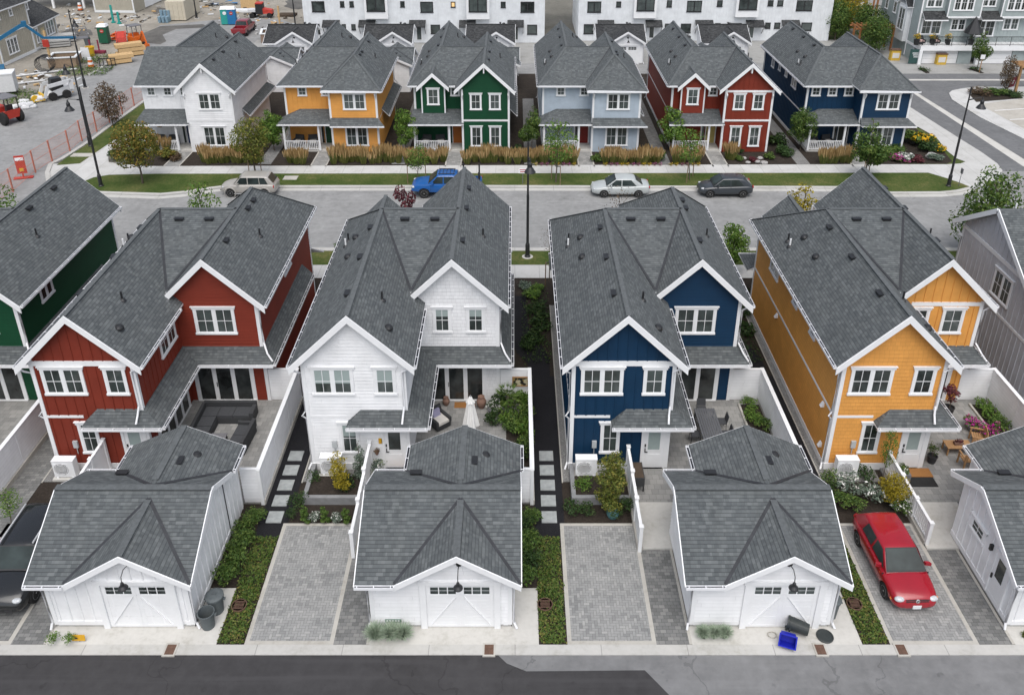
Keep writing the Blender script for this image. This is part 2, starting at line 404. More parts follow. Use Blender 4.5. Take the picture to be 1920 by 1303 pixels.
    def build(s, name, parent=None, loc=None, rot=None, merge=False):
        me = D.meshes.new(name); me.from_pydata([tuple(v) for v in s.v], [], s.f)
        for m in s.mats: me.materials.append(m)
        me.polygons.foreach_set('material_index', s.mi)
        me.polygons.foreach_set('use_smooth', s.sm)
        uvl = me.uv_layers.new(name='UVMap'); data = [0.0] * (2 * len(me.loops)); k = 0
        for f in s.f:
            a, b, c = (Vector(s.v[f[0]]), Vector(s.v[f[1]]), Vector(s.v[f[2]]))
            n = (b - a).cross(c - b)
            if n.length < 1e-9: n = Vector((0, 0, 1))
            n.normalize()
            if abs(n.z) > 0.99: ux, vx = Vector((1, 0, 0)), Vector((0, 1, 0))
            else:
                ux = Vector((0, 0, 1)).cross(n).normalized(); vx = n.cross(ux)
                if vx.z < 0: vx = -vx
            for i in f:
                p = Vector(s.v[i]); data[k] = p.dot(ux); data[k + 1] = p.dot(vx); k += 2
        uvl.data.foreach_set('uv', data)
        if merge:
            bm = bmesh.new(); bm.from_mesh(me); bmesh.ops.remove_doubles(bm, verts=bm.verts, dist=1e-4)
            bmesh.ops.recalc_face_normals(bm, faces=bm.faces); bm.to_mesh(me); bm.free()
        me.update()
        o = D.objects.new(name, me); COL.objects.link(o)
        if parent is not None: o.parent = parent
        if loc is not None: o.location = loc
        if rot is not None: o.rotation_euler = (0, 0, rot)
        return o

def tag(o, label=None, cat=None, group=None, kind=None):
    if label: o['label'] = label
    if cat: o['category'] = cat
    if group: o['group'] = group
    if kind: o['kind'] = kind
    return o
def thing(name, label, cat, loc=(0, 0, 0), rot=0, group=None):
    o = D.objects.new(name, None); COL.objects.link(o); o.location = loc; o.rotation_euler = (0, 0, rot)
    o.empty_display_size = 0.3
    return tag(o, label, cat, group)
def dup(root, loc, rot=0.0, label=None, scale=None, group=None):
    r = root.copy(); COL.objects.link(r); r.location = loc; r.rotation_euler = (0, 0, rot)
    if scale is not None: r.scale = (scale,) * 3 if not isinstance(scale, tuple) else scale
    if label: r['label'] = label
    if group: r['group'] = group
    for ch in list(root.children):
        c = ch.copy(); COL.objects.link(c); c.parent = r
        for g in list(ch.children):
            d = g.copy(); COL.objects.link(d); d.parent = c
    return r
class Mir:
    """mirror in y, for the row of houses that faces the other way"""
    def __init__(s): s.flip = True
    def __call__(s, p): return (p[0], -p[1], p[2])

# flat sheets of ground, each a few mm above the one below
_lay = [0]
def sheet(name, pts, z, m, kind='structure', thick=0.0, px=True):
    P = [G(*p) for p in pts] if px else [Vector((p[0], p[1], 0)) for p in pts]
    mb = MB(); mb.mat(m)
    P = [Vector((p.x, p.y, z)) for p in P]
    if thick: mb.prism([p - Vector((0, 0, thick)) for p in P], (0, 0, thick))
    else:
        n = sum((P[i].x * P[(i + 1) % len(P)].y - P[(i + 1) % len(P)].x * P[i].y) for i in range(len(P)))
        mb.face(P if n > 0 else P[::-1])
    return tag(mb.build(name), kind=kind)
def rect(name, x0, x1, y0, y1, z, m, thick=0.0, kind='structure'):
    return sheet(name, [(x0, y0), (x1, y0), (x1, y1), (x0, y1)], z, m, kind, thick, px=False)
# ------------------------------------------------------------------ building parts
ZR, SL = 8.15, 0.965          # ridge height and pitch of the wings
def wall(mb, poly, O, U, N, style):
    """clad a wall: poly of (u,z); O origin, U direction, N outward normal in plan"""
    def P(u, z, o=0.0): return (O[0] + U[0] * u + N[0] * o, O[1] + U[1] * u + N[1] * o, z)
    ccw = U[0] * N[1] - U[1] * N[0] < 0
    def F(pts):
        mb.face(pts if ccw else pts[::-1])
    us = [p[0] for p in poly]; zs = [p[1] for p in poly]
    if style in ('lap', 'shake'):
        h = 0.17 if style == 'lap' else 0.19
        d = 0.028 if style == 'lap' else 0.02
        k = int(min(zs) / h)
        while k * h < max(zs):
            z0, z1 = k * h, (k + 1) * h; q = clip(clip(poly, 0, 1, -z0), 0, -1, z1)
            if len(q) > 2:
                F([P(u, z, d - (d - 0.002) * (z - z0) / h) for u, z in q])
                b = [u for u, z in q if abs(z - z0) < 1e-4]
                if len(b) >= 2: F([P(min(b), z0, 0.001), P(max(b), z0, 0.001), P(max(b), z0, d), P(min(b), z0, d)])
            k += 1
    else:
        F([P(u, z) for u, z in poly])
        if style == 'batten':
            u = min(us) + 0.2
            while u < max(us) - 0.05:
                q = clip(clip(poly, 1, 0, -u), -1, 0, u + 0.05)
                if len(q) > 2:
                    zl, zh = min(p[1] for p in q), min(max(p[1] for p in q if abs(p[0] - u) < 1e-4) if any(abs(p[0] - u) < 1e-4 for p in q) else 0, max(p[1] for p in q if abs(p[0] - u - 0.05) < 1e-4) if any(abs(p[0] - u - 0.05) < 1e-4 for p in q) else 0)
                    if zh > zl: mb.hexa([P(u, zl, 0), P(u + .05, zl, 0), P(u + .05, zl, .028), P(u, zl, .028), P(u, zh, 0), P(u + .05, zh, 0), P(u + .05, zh, .028), P(u, zh, .028)])
                u += 0.41

def pbox(mb, O, U, N, u0, u1, z0, z1, o0, o1):
    def P(u, z, o): return (O[0] + U[0] * u + N[0] * o, O[1] + U[1] * u + N[1] * o, z)
    q = [P(u0, z0, o0), P(u1, z0, o0), P(u1, z0, o1), P(u0, z0, o1), P(u0, z1, o0), P(u1, z1, o0), P(u1, z1, o1), P(u0, z1, o1)]
    if U[0] * N[1] - U[1] * N[0] < 0: q = [q[i] for i in (3, 2, 1, 0, 7, 6, 5, 4)]
    mb.hexa(q)

def window(root, T, plane, u0, u1, z0, z1, n=1, trim=0.11, head=True, blind=False, black=False, grid=True, glass=None, name='window'):
    """n sashes side by side inside a cased opening"""
    O, U, N = plane; mb = MB(T); mb.mat(M_BLACK if black else M_WHITE); t = trim
    b = lambda a, c, e, f, g, h: pbox(mb, O, U, N, a, c, e, f, g, h)
    b(u0, u0 + t, z0, z1, 0, .06); b(u1 - t, u1, z0, z1, 0, .06)
    b(u0 - .03, u1 + .03, z0 - .05, z0 + .05, 0, .09)
    if head: b(u0 - .05, u1 + .05, z1 - t, z1 + .01, 0, .075); b(u0 - .09, u1 + .09, z1 + .01, z1 + .05, 0, .11)
    else: b(u0, u1, z1 - t, z1, 0, .06)
    W = (u1 - u0 - t) / n; pb = MB(T); pb.mat(glass or M_GLASS); bb = MB(T); bb.mat(M_BLIND)
    for i in range(n):
        a = u0 + t + i * W; c = a + W - t
        if i: b(a - t, a, z0 + .05, z1 - t, 0, .055)
        lo, hi = z0 + .05, z1 - t; s = 0.045
        b(a, a + s, lo, hi, .0, .045); b(c - s, c, lo, hi, .0, .045); b(a + s, c - s, lo, lo + s, .0, .045); b(a + s, c - s, hi - s, hi, 0, .045)
        if grid:
            m = (a + c) / 2; h = (lo + hi) / 2
            b(m - .012, m + .012, lo + s, hi - s, .036, .044); b(a + s, m - .012, h - .014, h + .014, .036, .044); b(m + .012, c - s, h - .014, h + .014, .036, .044)
        pbox(pb, O, U, N, a + s - .01, c - s + .01, lo + s - .01, hi - s + .01, .004, .034)
        if blind: pbox(bb, O, U, N, a + s, c - s, hi - s - (hi - lo) * (0.42 if blind is True else blind), hi - s, .0345, .0352)
    o = mb.build(name, root); pb.build('pane', o)
    if blind: bb.build('blind', o)
    return o

def gutter(mb, p, q, out, hang=True):
    """half-round white gutter from p to q; out = outward direction in plan"""
    p, q, n = Vector(p), Vector(q), Vector((out[0], out[1], 0)); d = (q - p); L = d.length; e = d / L
    mb.mat(M_GUT); mb.beam(p + n * .11, q + n * .11, .02, .11); mb.beam(p + n * .055 - Vector((0, 0, .05)), q + n * .055 - Vector((0, 0, .05)), .12, .015)
    mb.beam(p + n * .005, q + n * .005, .015, .11)
    for c in (p, q): mb.obox(c + n * .055, n * .055, e * .008, Vector((0, 0, .055)))
    mb.mat(M_GUTIN); mb.beam(p + n * .056 - Vector((0, 0, .02)), q + n * .056 - Vector((0, 0, .02)), .085, .03)
    if hang:
        k = int(L / .62); mb.mat(M_GUT)
        for i in range(k + 1):
            c = p + e * (0.1 + i * (L - .2) / max(1, k)); mb.obox(c + n * .055 + Vector((0, 0, .052)), n * .06, e * .017, Vector((0, 0, .006)))

def spout(mb, pts, r=.045):
    mb.mat(M_GUT); mb.tube(pts, r, 8)

class Part:
    """every call makes one part of its own"""
    def __init__(s, root, T, name, mat=None): s.a = (root, T, name, mat or M_WHITE)
    def __getattr__(s, k):
        root, T, name, mat = s.a
        def call(*a, **kw):
            mb = MB(T); mb.mat(mat); getattr(mb, k)(*a, **kw); return mb.build(name, root)
        return call
def gut(root, T, *a):
    mb = MB(T); gutter(mb, *a); mb.build('gutter', root)
def gable_boards(root, T, c, y, zp, halves, dp=.02, yo=0.0, hgt=.24, slopes=None):
    """two rake boards that butt against an apex block"""
    mb = MB(T); mb.mat(M_WHITE); sl = slopes[0]; k = .15; h = hgt * math.hypot(1, sl); t = .03
    for sg, half, s_ in zip((-1, 1), halves, slopes):
        z = lambda d: zp - dp - s_ * d
        mb.prism([(c + sg * k, y - .025, z(k)), (c + sg * half, y - .025, z(half)), (c + sg * half, y - .025, z(half) - h), (c + sg * k, y - .025, z(k) - h)], (0, .05, 0))
    mb.prism([(c, y - t, zp - dp - .0), (c + k, y - t, zp - dp - k * slopes[1]), (c + k, y - t, zp - dp - k * slopes[1] - h), (c, y - t, zp - dp - h), (c - k, y - t, zp - dp - k * slopes[0] - h), (c - k, y - t, zp - dp - k * slopes[0])], (0, .06, 0))
    mb.build('rake_board', root)

def vent_box(root, T, p, along=(0, 1), name='roof_vent'):
    mb = MB(T); mb.mat(M_BLACK); x, y, z = p
    ax = Vector((along[0], along[1], 0)); ay = Vector((-along[1], along[0], 0))
    mb.obox((x, y, z + .05), ax * .2, ay * .09, (0, 0, .06)); mb.obox((x, y, z + .12), ax * .23, ay * .12, (0, 0, .012))
    return mb.build(name, root)
def vent_pipe(root, T, p, white=False, h=.42):
    mb = MB(T); mb.mat(M_WHITE if white else M_BLACK); x, y, z = p
    mb.tube([(x, y, z - .1), (x, y, z + h)], .045, 8); mb.mat(M_BLACK); mb.lathe((x, y, z - .05), [(.16, 0), (.13, .05), (.06, .12)], 10)
    return mb.build('vent_pipe', root)
def vent_hood(root, T, p):
    mb = MB(T); mb.mat(M_BLACK); x, y, z = p
    mb.lathe((x, y, z - .04), [(.2, 0), (.19, .1), (.13, .19), (.0, .22)], 12)
    return mb.build('vent_hood', root)

def house(label, colour, X0, Y0, mirror=False, hip=False, st=('lap', 'shake'), gband=(False, False), dormer=False, rear=True, front=False,
          rearwin=None, blinds=False, sideglass=False, doorc=None, rail=True, group=None, fwin='double', lwin=2, gable_side=False, leftwin=(), rightwin=(), zs=1.0, foot=True, porchhip=True, vents=True):
    T = Mir() if mirror else None
    root = thing(colour_name[colour] + '_house', label, 'house', (X0, Y0, 0), 0, group)
    if zs != 1: root.scale = (1, 1, zs)
    ze = ZR - SL * 2.58; zg = ZR - .14
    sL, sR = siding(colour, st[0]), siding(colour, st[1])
    # ---- walls
    mb = MB(T); mb.mat(sL); rear_L = ((0, 0), (1, 0), (0, -1))
    tp = lambda x, c: zg - SL * abs(x - c)
    wall(mb, [(0, 0), (4.3, 0), (4.3, tp(4.3, 2.15)), (2.15, zg), (0, tp(0, 2.15))], *rear_L, st[0])
    wall(mb, [(0, 0), (13.4, 0), (13.4, tp(0, 2.15)), (0, tp(0, 2.15))], (0, 0), (0, 1), (-1, 0), st[0])
    wall(mb, [(0, 0), (4.8, 0), (4.8, tp(0, 2.15)), (0, tp(0, 2.15))], (4.3, 0), (0, 1), (1, 0), st[0])
    fl = 'batten' if st[1] != 'lap' or colour != 'green' else 'shake'
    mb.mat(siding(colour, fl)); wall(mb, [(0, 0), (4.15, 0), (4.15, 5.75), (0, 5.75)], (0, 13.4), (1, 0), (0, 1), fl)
    if gable_side:
        mb.mat(sL); mb.prism([(0, 0.2, 5.4), (0, 13.3, 5.4), (0, 13.3, 5.75), (0, 9.9, ZR - .15), (0, 2, ZR - 3)], (.05, 0, 0))
    mb.build('wall', root)
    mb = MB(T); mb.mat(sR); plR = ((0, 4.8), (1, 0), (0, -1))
    wall(mb, [(4.3, 0), (8.15, 0), (8.15, tp(8.15, 6.05)), (6.05, zg), (4.3, tp(4.3, 6.05))], *plR, st[1])
    wall(mb, [(0, 0), (10.4, 0), (10.4, tp(8.15, 6.05)), (0, tp(8.15, 6.05))], (8.15, 4.8), (0, 1), (1, 0), st[1])
    top = [(4.15, 0), (8.15, 0), (8.15, 5.95), (4.15, 5.95)] if hip else [(4.15, 0), (8.15, 0), (8.15, tp(8.15, 6.05)), (6.05, zg), (4.15, tp(4.15, 6.05))]
    wall(mb, top, (0, 15.2), (1, 0), (0, 1), st[1])
    wall(mb, [(0, 0), (1.8, 0), (1.8, 6), (0, 6)], (4.15, 13.4), (0, 1), (-1, 0), st[1])
    mb.build('wall', root)
    # ---- roof
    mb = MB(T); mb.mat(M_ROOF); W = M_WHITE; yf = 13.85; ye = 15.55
    if gable_side:
        mb.slab([(2.15, -.35, ZR), (2.15, 8.2, ZR), (-.43, 8.2, ze), (-.43, -.35, ze)], .11, W)
        mb.slab([(-.45, 9.9, ZR), (6.05, 9.9, ZR), (6.05, yf, ze), (-.45, yf, ze)], .11, W)
        mb.slab([(-.45, 9.9, ZR), (-.45, 6.2, ze), (2.15, 6.2, ze), (2.15, 9.9, ZR)], .11, W)
        mb.slab([(2.15, 8.2, ZR), (2.15, 9.9, ZR), (1.0, 9.9, ZR - SL * 1.15), (1.0, 8.2, ZR - SL * 1.15)], .11, W)
    else:
        mb.slab([(2.15, -.35, ZR), (2.15, 9.9, ZR), (-.43, yf, ze), (-.43, -.35, ze)], .11, W)
        mb.slab([(2.15, 9.9, ZR), (6.05, 9.9, ZR), (6.05, yf, ze), (-.43, yf, ze)], .11, W)
    mb.slab([(2.15, -.35, ZR), (4.73, -.35, ze), (4.73, 5.4, ze), (2.15, 9.9, ZR)], .11, W)
    mb.slab([(2.15, 9.9, ZR), (3.4, 4.65, ZR - 1.8375), (4.26, 4.65, ZR - 1.8375), (6.05, 9.9, ZR)], .09, W)
    rx = 8.6; rl = 3.6; zl = ZR - SL * (6.05 - rl); zrr = ZR - SL * (rx - 6.05)
    if hip:
        yh = 12.65
        mb.slab([(6.05, 4.42, ZR), (6.05, yh, ZR), (rl, ye, zl), (rl, 4.42, zl)], .11, W)
        mb.slab([(6.05, 4.42, ZR), (rx, 4.42, zrr), (rx, ye, zrr), (6.05, yh, ZR)], .11, W)
        mb.slab([(6.05, yh, ZR), (rx, ye, zrr), (rl, ye, zl)], .11, W)
        ridges = [((6.05, 4.42, ZR), (6.05, yh, ZR)), ((6.05, yh, ZR), (rx, ye, zrr)), ((6.05, yh, ZR), (rl, ye, zl))]
    else:
        mb.slab([(6.05, 4.42, ZR), (6.05, ye, ZR), (rl, ye, zl), (rl, 4.42, zl)], .11, W)
        mb.slab([(6.05, 4.42, ZR), (rx, 4.42, zrr), (rx, ye, zrr), (6.05, ye, ZR)], .11, W)
        ridges = [((6.05, 4.42, ZR), (6.05, ye, ZR))]
    ridges += [((2.15, -.35, ZR), (2.15, 9.9, ZR)), ((2.15, 9.9, ZR), (6.05, 9.9, ZR))]
    if not gable_side: ridges.append(((2.15, 9.9, ZR), (-.43, yf, ze)))
    if dormer:
        dx, dz, dh = 1.68, 6.95, 1.36
        mb.slab([(dx, 11.9, dz), (dx, 14.35, dz), (dx - dh, 14.35, dz - SL * dh), (dx - dh, 11.9, dz - SL * dh)], .1, W)
        mb.slab([(dx, 11.9, dz), (dx + dh, 11.9, dz - SL * dh), (dx + dh, 14.35, dz - SL * dh), (dx, 14.35, dz)], .1, W)
        ridges.append(((dx, 12, dz), (dx, 14.35, dz)))
    mb.mat(M_RIDGE)
    for a, b in ridges: mb.beam(Vector(a) + Vector((0, 0, .0)), Vector(b) + Vector((0, 0, .0)), .2, .018)
    roof = mb.build('roof', root)
    mb = MB(T); mb.mat(M_VALLEY)
    for a, b in (((2.15, 9.9, ZR), (4.08, 4.8, ZR - 1.8)), ((6.05, 9.9, ZR), (4.12, 4.8, ZR - 1.8)), ((6.05, 9.9, ZR), (3.75, 13.5, zl + .1))):
        mb.beam(Vector(a) + Vector((0, 0, .0)), Vector(b) + Vector((0, 0, .01)), .12, .05)
    mb.build('valley_flashing', roof)
    # ---- skirt roofs
    mb = MB(T); mb.mat(M_ROOF); e, h = 2.65, 3.28; z0 = .02
    if rear:
        mb.slab([(1.72, -.5, e), (5.2, -.5, e), (4.33, 0, h), (2.35, 0, h)], .07, W)
        mb.slab([(1.72, -.5, e), (2.35, 0, h), (1.72, 0, e)], .07, W)
        mb.slab([(5.2, -.5, e), (5.2, 4.12, e), (4.33, 4.8, h), (4.33, 0, h)], .07, W)
        mb.slab([(5.2, 4.12, e), (8.75, 4.12, e), (8.17, 4.8, h), (4.33, 4.8, h)], .07, W)
    mb.slab([(8.75, 4.12, e), (8.75, 13.0, e), (8.17, 13.0, h), (8.17, 4.8, h)], .07, W)
    if porchhip:
        mb.slab([(-.4, 15.45, e), (4.15, 15.45, e), (4.15, 13.42, 3.4), (1.2, 13.42, 3.4)], .08, W)
        mb.slab([(-.4, 15.45, e), (1.2, 13.42, 3.4), (-.4, 13.42, e)], .08, W)
        mb.slab([(4.15, 15.45, e), (4.15, 15.85, e - .02), (8.75, 15.85, e - .02), (8.15, 15.22, h - .1), (4.15, 15.22, h - .1)], .07, W)
    else:
        mb.slab([(-.4, 15.45, e), (4.3, 15.45, e), (4.15, 13.42, 3.4), (-.1, 13.42, 3.4)], .08, W)
    mb.build('skirt_roof', root)
    # ---- trim: rake boards, corner boards, bands
    rk = lambda c, y, zp, l, r_: gable_boards(root, T, c, y, zp, (l, r_), slopes=(SL, SL))
    rk(2.15, -.36, ZR, 2.6, 2.6); rk(6.05, 4.41, ZR, 1.92, 2.57)
    if not hip: rk(6.05, ye + .01, ZR, 2.5, 2.57)
    if dormer: rk(1.68, 14.36, 6.95, 1.38, 1.38)
    t = .13; cb = Part(root, T, 'corner_board'); bb = Part(root, T, 'band_board')
    for x, y in ((0, 0), (4.3, 0), (8.15, 4.8), (8.15, 15.2), (4.15, 15.2), (0, 13.4)):
        if (x, y) == (4.3, 0): cb.box(x - t, x + .035, y - .035, y + t, .02, 5.9)
        elif x == 0: cb.box(-.035, t, *((y - .035, y + t) if y == 0 else (y - t, y + .035)), .02, 5.9)
        elif y == 4.8: cb.box(x - t, x + .035, y - .035, y + t, .02, 5.75)
        elif x > 8: cb.box(x - t, x + .035, y - t, y + .035, .02, 5.75)
        else: cb.box(x - .035, x + t, y - t, y + .035, .02, 5.75)
    bb.box(t, 1.68, -.03, 0, 2.82, 2.94); bb.box(-.03, 0, t, 13.27, 2.82, 2.94)
    if not rear: bb.box(8.15, 8.18, 4.93, 15.07, 2.82, 2.9)
    if gband[0]: bb.box(t, 4.3 - t, -.04, 0, 5.5, 5.74)
    if gband[1]: bb.box(4.8, 8.15 - t, 4.76, 4.8, 5.5, 5.7)
    if not hip and front: bb.box(4.15 + t, 8.15 - t, 15.2, 15.24, 2.86, 3.02)
    if gband[1] and front: bb.box(4.15 + t, 8.15 - t, 15.2, 15.24, 5.5, 5.68)
    if front and not hip: Part(root, T, 'gable_bracket').box(6.0, 6.1, 15.22, 15.5, ZR - .9, ZR - .12)
    bs = Part(root, T, 'base_board'); bs.box(-.06, -.036, 0, 13.4, .0, .3)
    if rear: bs.box(-.05, 3.05, -.07, -.036, .0, .36)
    gut(root, T, (-.43, -.3, ze - .07), (-.43, yf, ze - .07), (-1, 0)); gut(root, T, (4.73, -.3, ze - .07), (4.73, 4.3, ze - .07), (1, 0))
    gut(root, T, (rx, 4.45, zrr - .07), (rx, ye, zrr - .07), (1, 0))
    gut(root, T, (-.43, yf, ze - .07), (3.6, yf, ze - .07), (0, 1))
    if hip: gut(root, T, (rl, ye, zrr - .07), (rx, ye, zrr - .07), (0, 1))
    if rear:
        gut(root, T, (1.72, -.5, e - .05), (5.2, -.5, e - .05), (0, -1)); gut(root, T, (5.2, -.5, e - .05), (5.2, 4.12, e - .05), (1, 0)); gut(root, T, (5.2, 4.12, e - .05), (8.75, 4.12, e - .05), (0, -1))
    gut(root, T, (8.75, 4.12, e - .05), (8.75, 13, e - .05), (1, 0))
    gut(root, T, (-.4, 15.45, e - .05), (4.1, 15.45, e - .05), (0, 1))
    if porchhip: gut(root, T, (4.2, 15.87, e - .07), (8.75, 15.87, e - .07), (0, 1))
    mb = MB(T); spout(mb, [(4.78, -.3, ze - .12), (4.5, -.1, ze - .25), (4.2, -.09, ze - .4), (4.2, -.09, 3.5), (4.15, -.25, 3.15), (4.12, -.5, 2.85)]); mb.build('downspout', root)
    mb = MB(T); spout(mb, [(-.45, -.22, ze - .12), (-.25, -.08, ze - .4), (-.09, .1, ze - .6), (-.09, .1, 3.1), (-.22, .0, 2.9), (-.09, .1, 2.7), (-.09, .1, .3), (-.2, -.1, .05)]); mb.build('downspout', root)
    mb = MB(T); spout(mb, [(rx + .05, 4.5, zrr - .12), (8.4, 4.7, zrr - .25), (8.24, 4.74, zrr - .4), (8.24, 4.74, 3.5), (8.45, 4.4, 3.1), (8.7, 4.25, 2.75)]); mb.build('downspout', root)
    # ---- rear openings
    PL = ((0, 0), (1, 0), (0, -1)); PR = ((0, 4.8), (1, 0), (0, -1))
    if rear:
        window(root, T, PL, .36, 2.14, 4.08, 5.44, 2, blind=.55 if blinds else False); window(root, T, PL, 2.98, 3.92, 4.08, 5.44, 1, blind=.5 if blinds else False)
        window(root, T, PL, 1.3, 2.15, .95, 2.58, 1, blind=.4 if blinds else False)
        if rearwin == 'two': window(root, T, PR, 5.05, 5.92, 4.08, 5.44, blind=.3); window(root, T, PR, 6.62, 7.5, 4.08, 5.44, blind=.3)
        elif rearwin == 'split': window(root, T, PR, 4.75, 5.75, 4.02, 5.4); window(root, T, PR, 6.35, 7.4, 4.02, 5.4)
        else: window(root, T, PR, 5.12, 7.05, 4.0, 5.44, 2)
        # back door
        mb = MB(T); mb.mat(W); bx = lambda *a: pbox(mb, *PL, *a)
        bx(3.1, 3.22, .05, 2.3, 0, .06); bx(4.1, 4.2, .05, 2.3, 0, .06); bx(3.22, 4.1, 2.18, 2.3, 0, .06); bx(3.22, 4.1, .04, .1, 0, .12)
        bx(3.22, 4.1, .1, 2.18, 0, .03); bx(3.36, 3.96, .25, .85, .03, .042)
        for a in ((3.34, 3.4, 1.05, 2.1), (3.92, 3.98, 1.05, 2.1), (3.4, 3.92, 1.05, 1.1), (3.4, 3.92, 2.05, 2.1)): bx(*a, .03, .05)
        dr = mb.build('back_door', root)
        mb = MB(T); mb.mat(M_GLASS if blinds else M_BLIND); pbox(mb, *PL, 3.4, 3.92, 1.1, 2.05, .03, .04); mb.build('pane', dr)
        mb = MB(T); mb.mat(M_BLACK); pbox(mb, *PL, 3.27, 3.31, .95, 1.18, .03, .06); pbox(mb, *PL, 3.27, 3.4, .98, 1.01, .06, .09); pbox(mb, *PL, 3.26, 3.32, 1.26, 1.4, .03, .06); mb.build('handle', dr)
        # glazed patio doors
        def glazed(plane, us, z1=2.25):
            mb = MB(T); mb.mat(W); pb = MB(T); pb.mat(M_GLASSP)
            pbox(mb, *plane, us[0] - .08, us[-1] + .08, z1, z1 + .16, 0, .06); pbox(mb, *plane, us[0] - .08, us[-1] + .08, .02, .16, 0, .09)
            for u in us: pbox(mb, *plane, u - .1, u + .1, .16, z1, 0, .055)
            for a, b in zip(us, us[1:]): pbox(pb, *plane, a + .1, b - .1, .16, z1, .003, .036)
            o = mb.build('patio_door', root); pb.build('pane', o)
            mb = MB(T); mb.mat(M_BLACK); pbox(mb, *plane, us[1] + .06, us[1] + .085, .95, 1.2, .055, .1); mb.build('handle', o)
        glazed(PR, [4.7, 5.6, 6.5, 7.42])
        if sideglass: glazed(((4.3, 0), (0, 1), (1, 0)), [.9, 1.75, 2.6, 3.45, 4.3])
        if sideglass: window(root, T, ((4.3, 0), (0, 1), (1, 0)), 2.55, 4.35, 4.1, 5.45, 2)
    for y, wd, hh in leftwin: window(root, T, ((0, 0), (0, 1), (-1, 0)), y - wd / 2, y + wd / 2, 5.45 - hh, 5.45, 2 if wd > 1 else 1, grid=False)
    for y, wd, hh in rightwin: window(root, T, ((8.15, 0), (0, 1), (1, 0)), y - wd / 2, y + wd / 2, 5.35 - hh, 5.35, 2 if wd > 1 else 1, grid=False)
    # ---- front
    if front:
        PF = ((0, 15.2), (1, 0), (0, 1)); PB = ((0, 13.4), (1, 0), (0, 1))
        if fwin == 'double': window(root, T, PF, 5.3, 7.25, 3.95, 5.45, 2); window(root, T, PF, 5.3, 7.25, .6, 2.42, 2)
        else:
            for a in (4.85, 6.45): window(root, T, PF, a, a + .98, 3.95, 5.4); window(root, T, PF, a, a + .98, .55, 2.42)
        for i in range(lwin):
            c = (1.55, 3.55)[i] if lwin == 2 else (.75, 2.15, 3.55)[i]
            if lwin == 1: c = 3.5
            window(root, T, PB, c - .4, c + .4, 4.62, 5.45, 1, trim=.09)
        window(root, T, PB, 1.6, 2.4, 1.85, 2.5, 1, trim=.08)
        if dormer:
            mb = MB(T); mb.mat(siding(colour, 'shake' if st[1] != 'batten' else 'batten')); dt = 6.95 - .14
            wall(mb, [(.68, 3.2), (2.68, 3.2), (2.68, dt - SL), (1.68, dt), (.68, dt - SL)], (0, 14.0), (1, 0), (0, 1), 'shake')
            wall(mb, [(0, 3.2), (.6, 3.2), (.6, 5.7), (0, 5.7)], (.68, 13.4), (0, 1), (-1, 0), 'plain'); wall(mb, [(0, 3.2), (.6, 3.2), (.6, 5.7), (0, 5.7)], (2.68, 13.4), (0, 1), (1, 0), 'plain')
            mb.mat(W); mb.box(.65, .76, 13.93, 14.03, 3.2, 5.75); mb.box(2.6, 2.71, 13.93, 14.03, 3.2, 5.75)
            mb.build('dormer', root); window(root, T, ((0, 14.0), (1, 0), (0, 1)), 1.15, 2.2, 4.0, 5.5)
        mb = MB(T); mb.mat(M_CONC); mb.box(0, 4.15, 13.4, 15.25, .02, .16); mb.build('porch_floor', root)
        for x in (.1, 3.05): Part(root, T, 'porch_post').box(x - .08, x + .08, 15.17, 15.33, .16, 2.58)
        # railing
        mb = MB(T); mb.mat(W); mb.box(.18, 2.97, 15.2, 15.29, 1.0, 1.06); mb.box(.18, 2.97, 15.22, 15.27, .25, .3)
        for i in range(18): mb.box(.27 + i * .152, .32 + i * .152, 15.22, 15.27, .3, 1.0)
        if porchhip or gable_side: 
            mb.box(.03, .12, 13.45, 15.2, 1.0, 1.06); mb.box(.05, .1, 13.45, 15.2, .25, .3)
            for i in range(10): mb.box(.05, .1, 13.55 + i * .165, 13.6 + i * .165, .3, 1.0)
        mb.build('porch_railing', root)
        dc = MATS.get('door_' + colour) or mottled('door_' + colour, doorc, .1, 2, .5)
        mb = MB(T); mb.mat(W); pbox(mb, *PB, 2.75, 2.87, .16, 2.4, 0, .06); pbox(mb, *PB, 4.0, 4.1, .16, 2.4, 0, .06); pbox(mb, *PB, 2.87, 4.0, 2.3, 2.4, 0, .06); pbox(mb, *PB, 3.16, 3.22, .16, 2.3, 0, .05)
        mb.mat(dc); pbox(mb, *PB, 3.22, 4.0, .16, 2.3, .0, .035); d = mb.build('front_door', root)
        mb = MB(T); mb.mat(M_GLASS); pbox(mb, *PB, 2.87, 3.16, .18, 2.28, 0, .02); pbox(mb, *PB, 3.36, 3.86, 1.9, 2.15, .035, .04); mb.build('pane', d)
        mb = MB(T); mb.mat(M_BLACK); pbox(mb, *PB, 3.28, 3.32, .95, 1.3, .035, .08); mb.build('handle', d)
        # brackets under the eaves
        for x in (4.25, 8.05): mb = MB(T); mb.mat(W); mb.box(x - .05, x + .05, 15.23, 15.45, 5.3, 5.4); mb.beam((x, 15.25, 4.95), (x, 15.45, 5.3), .08, .08); mb.build('eave_bracket', root)
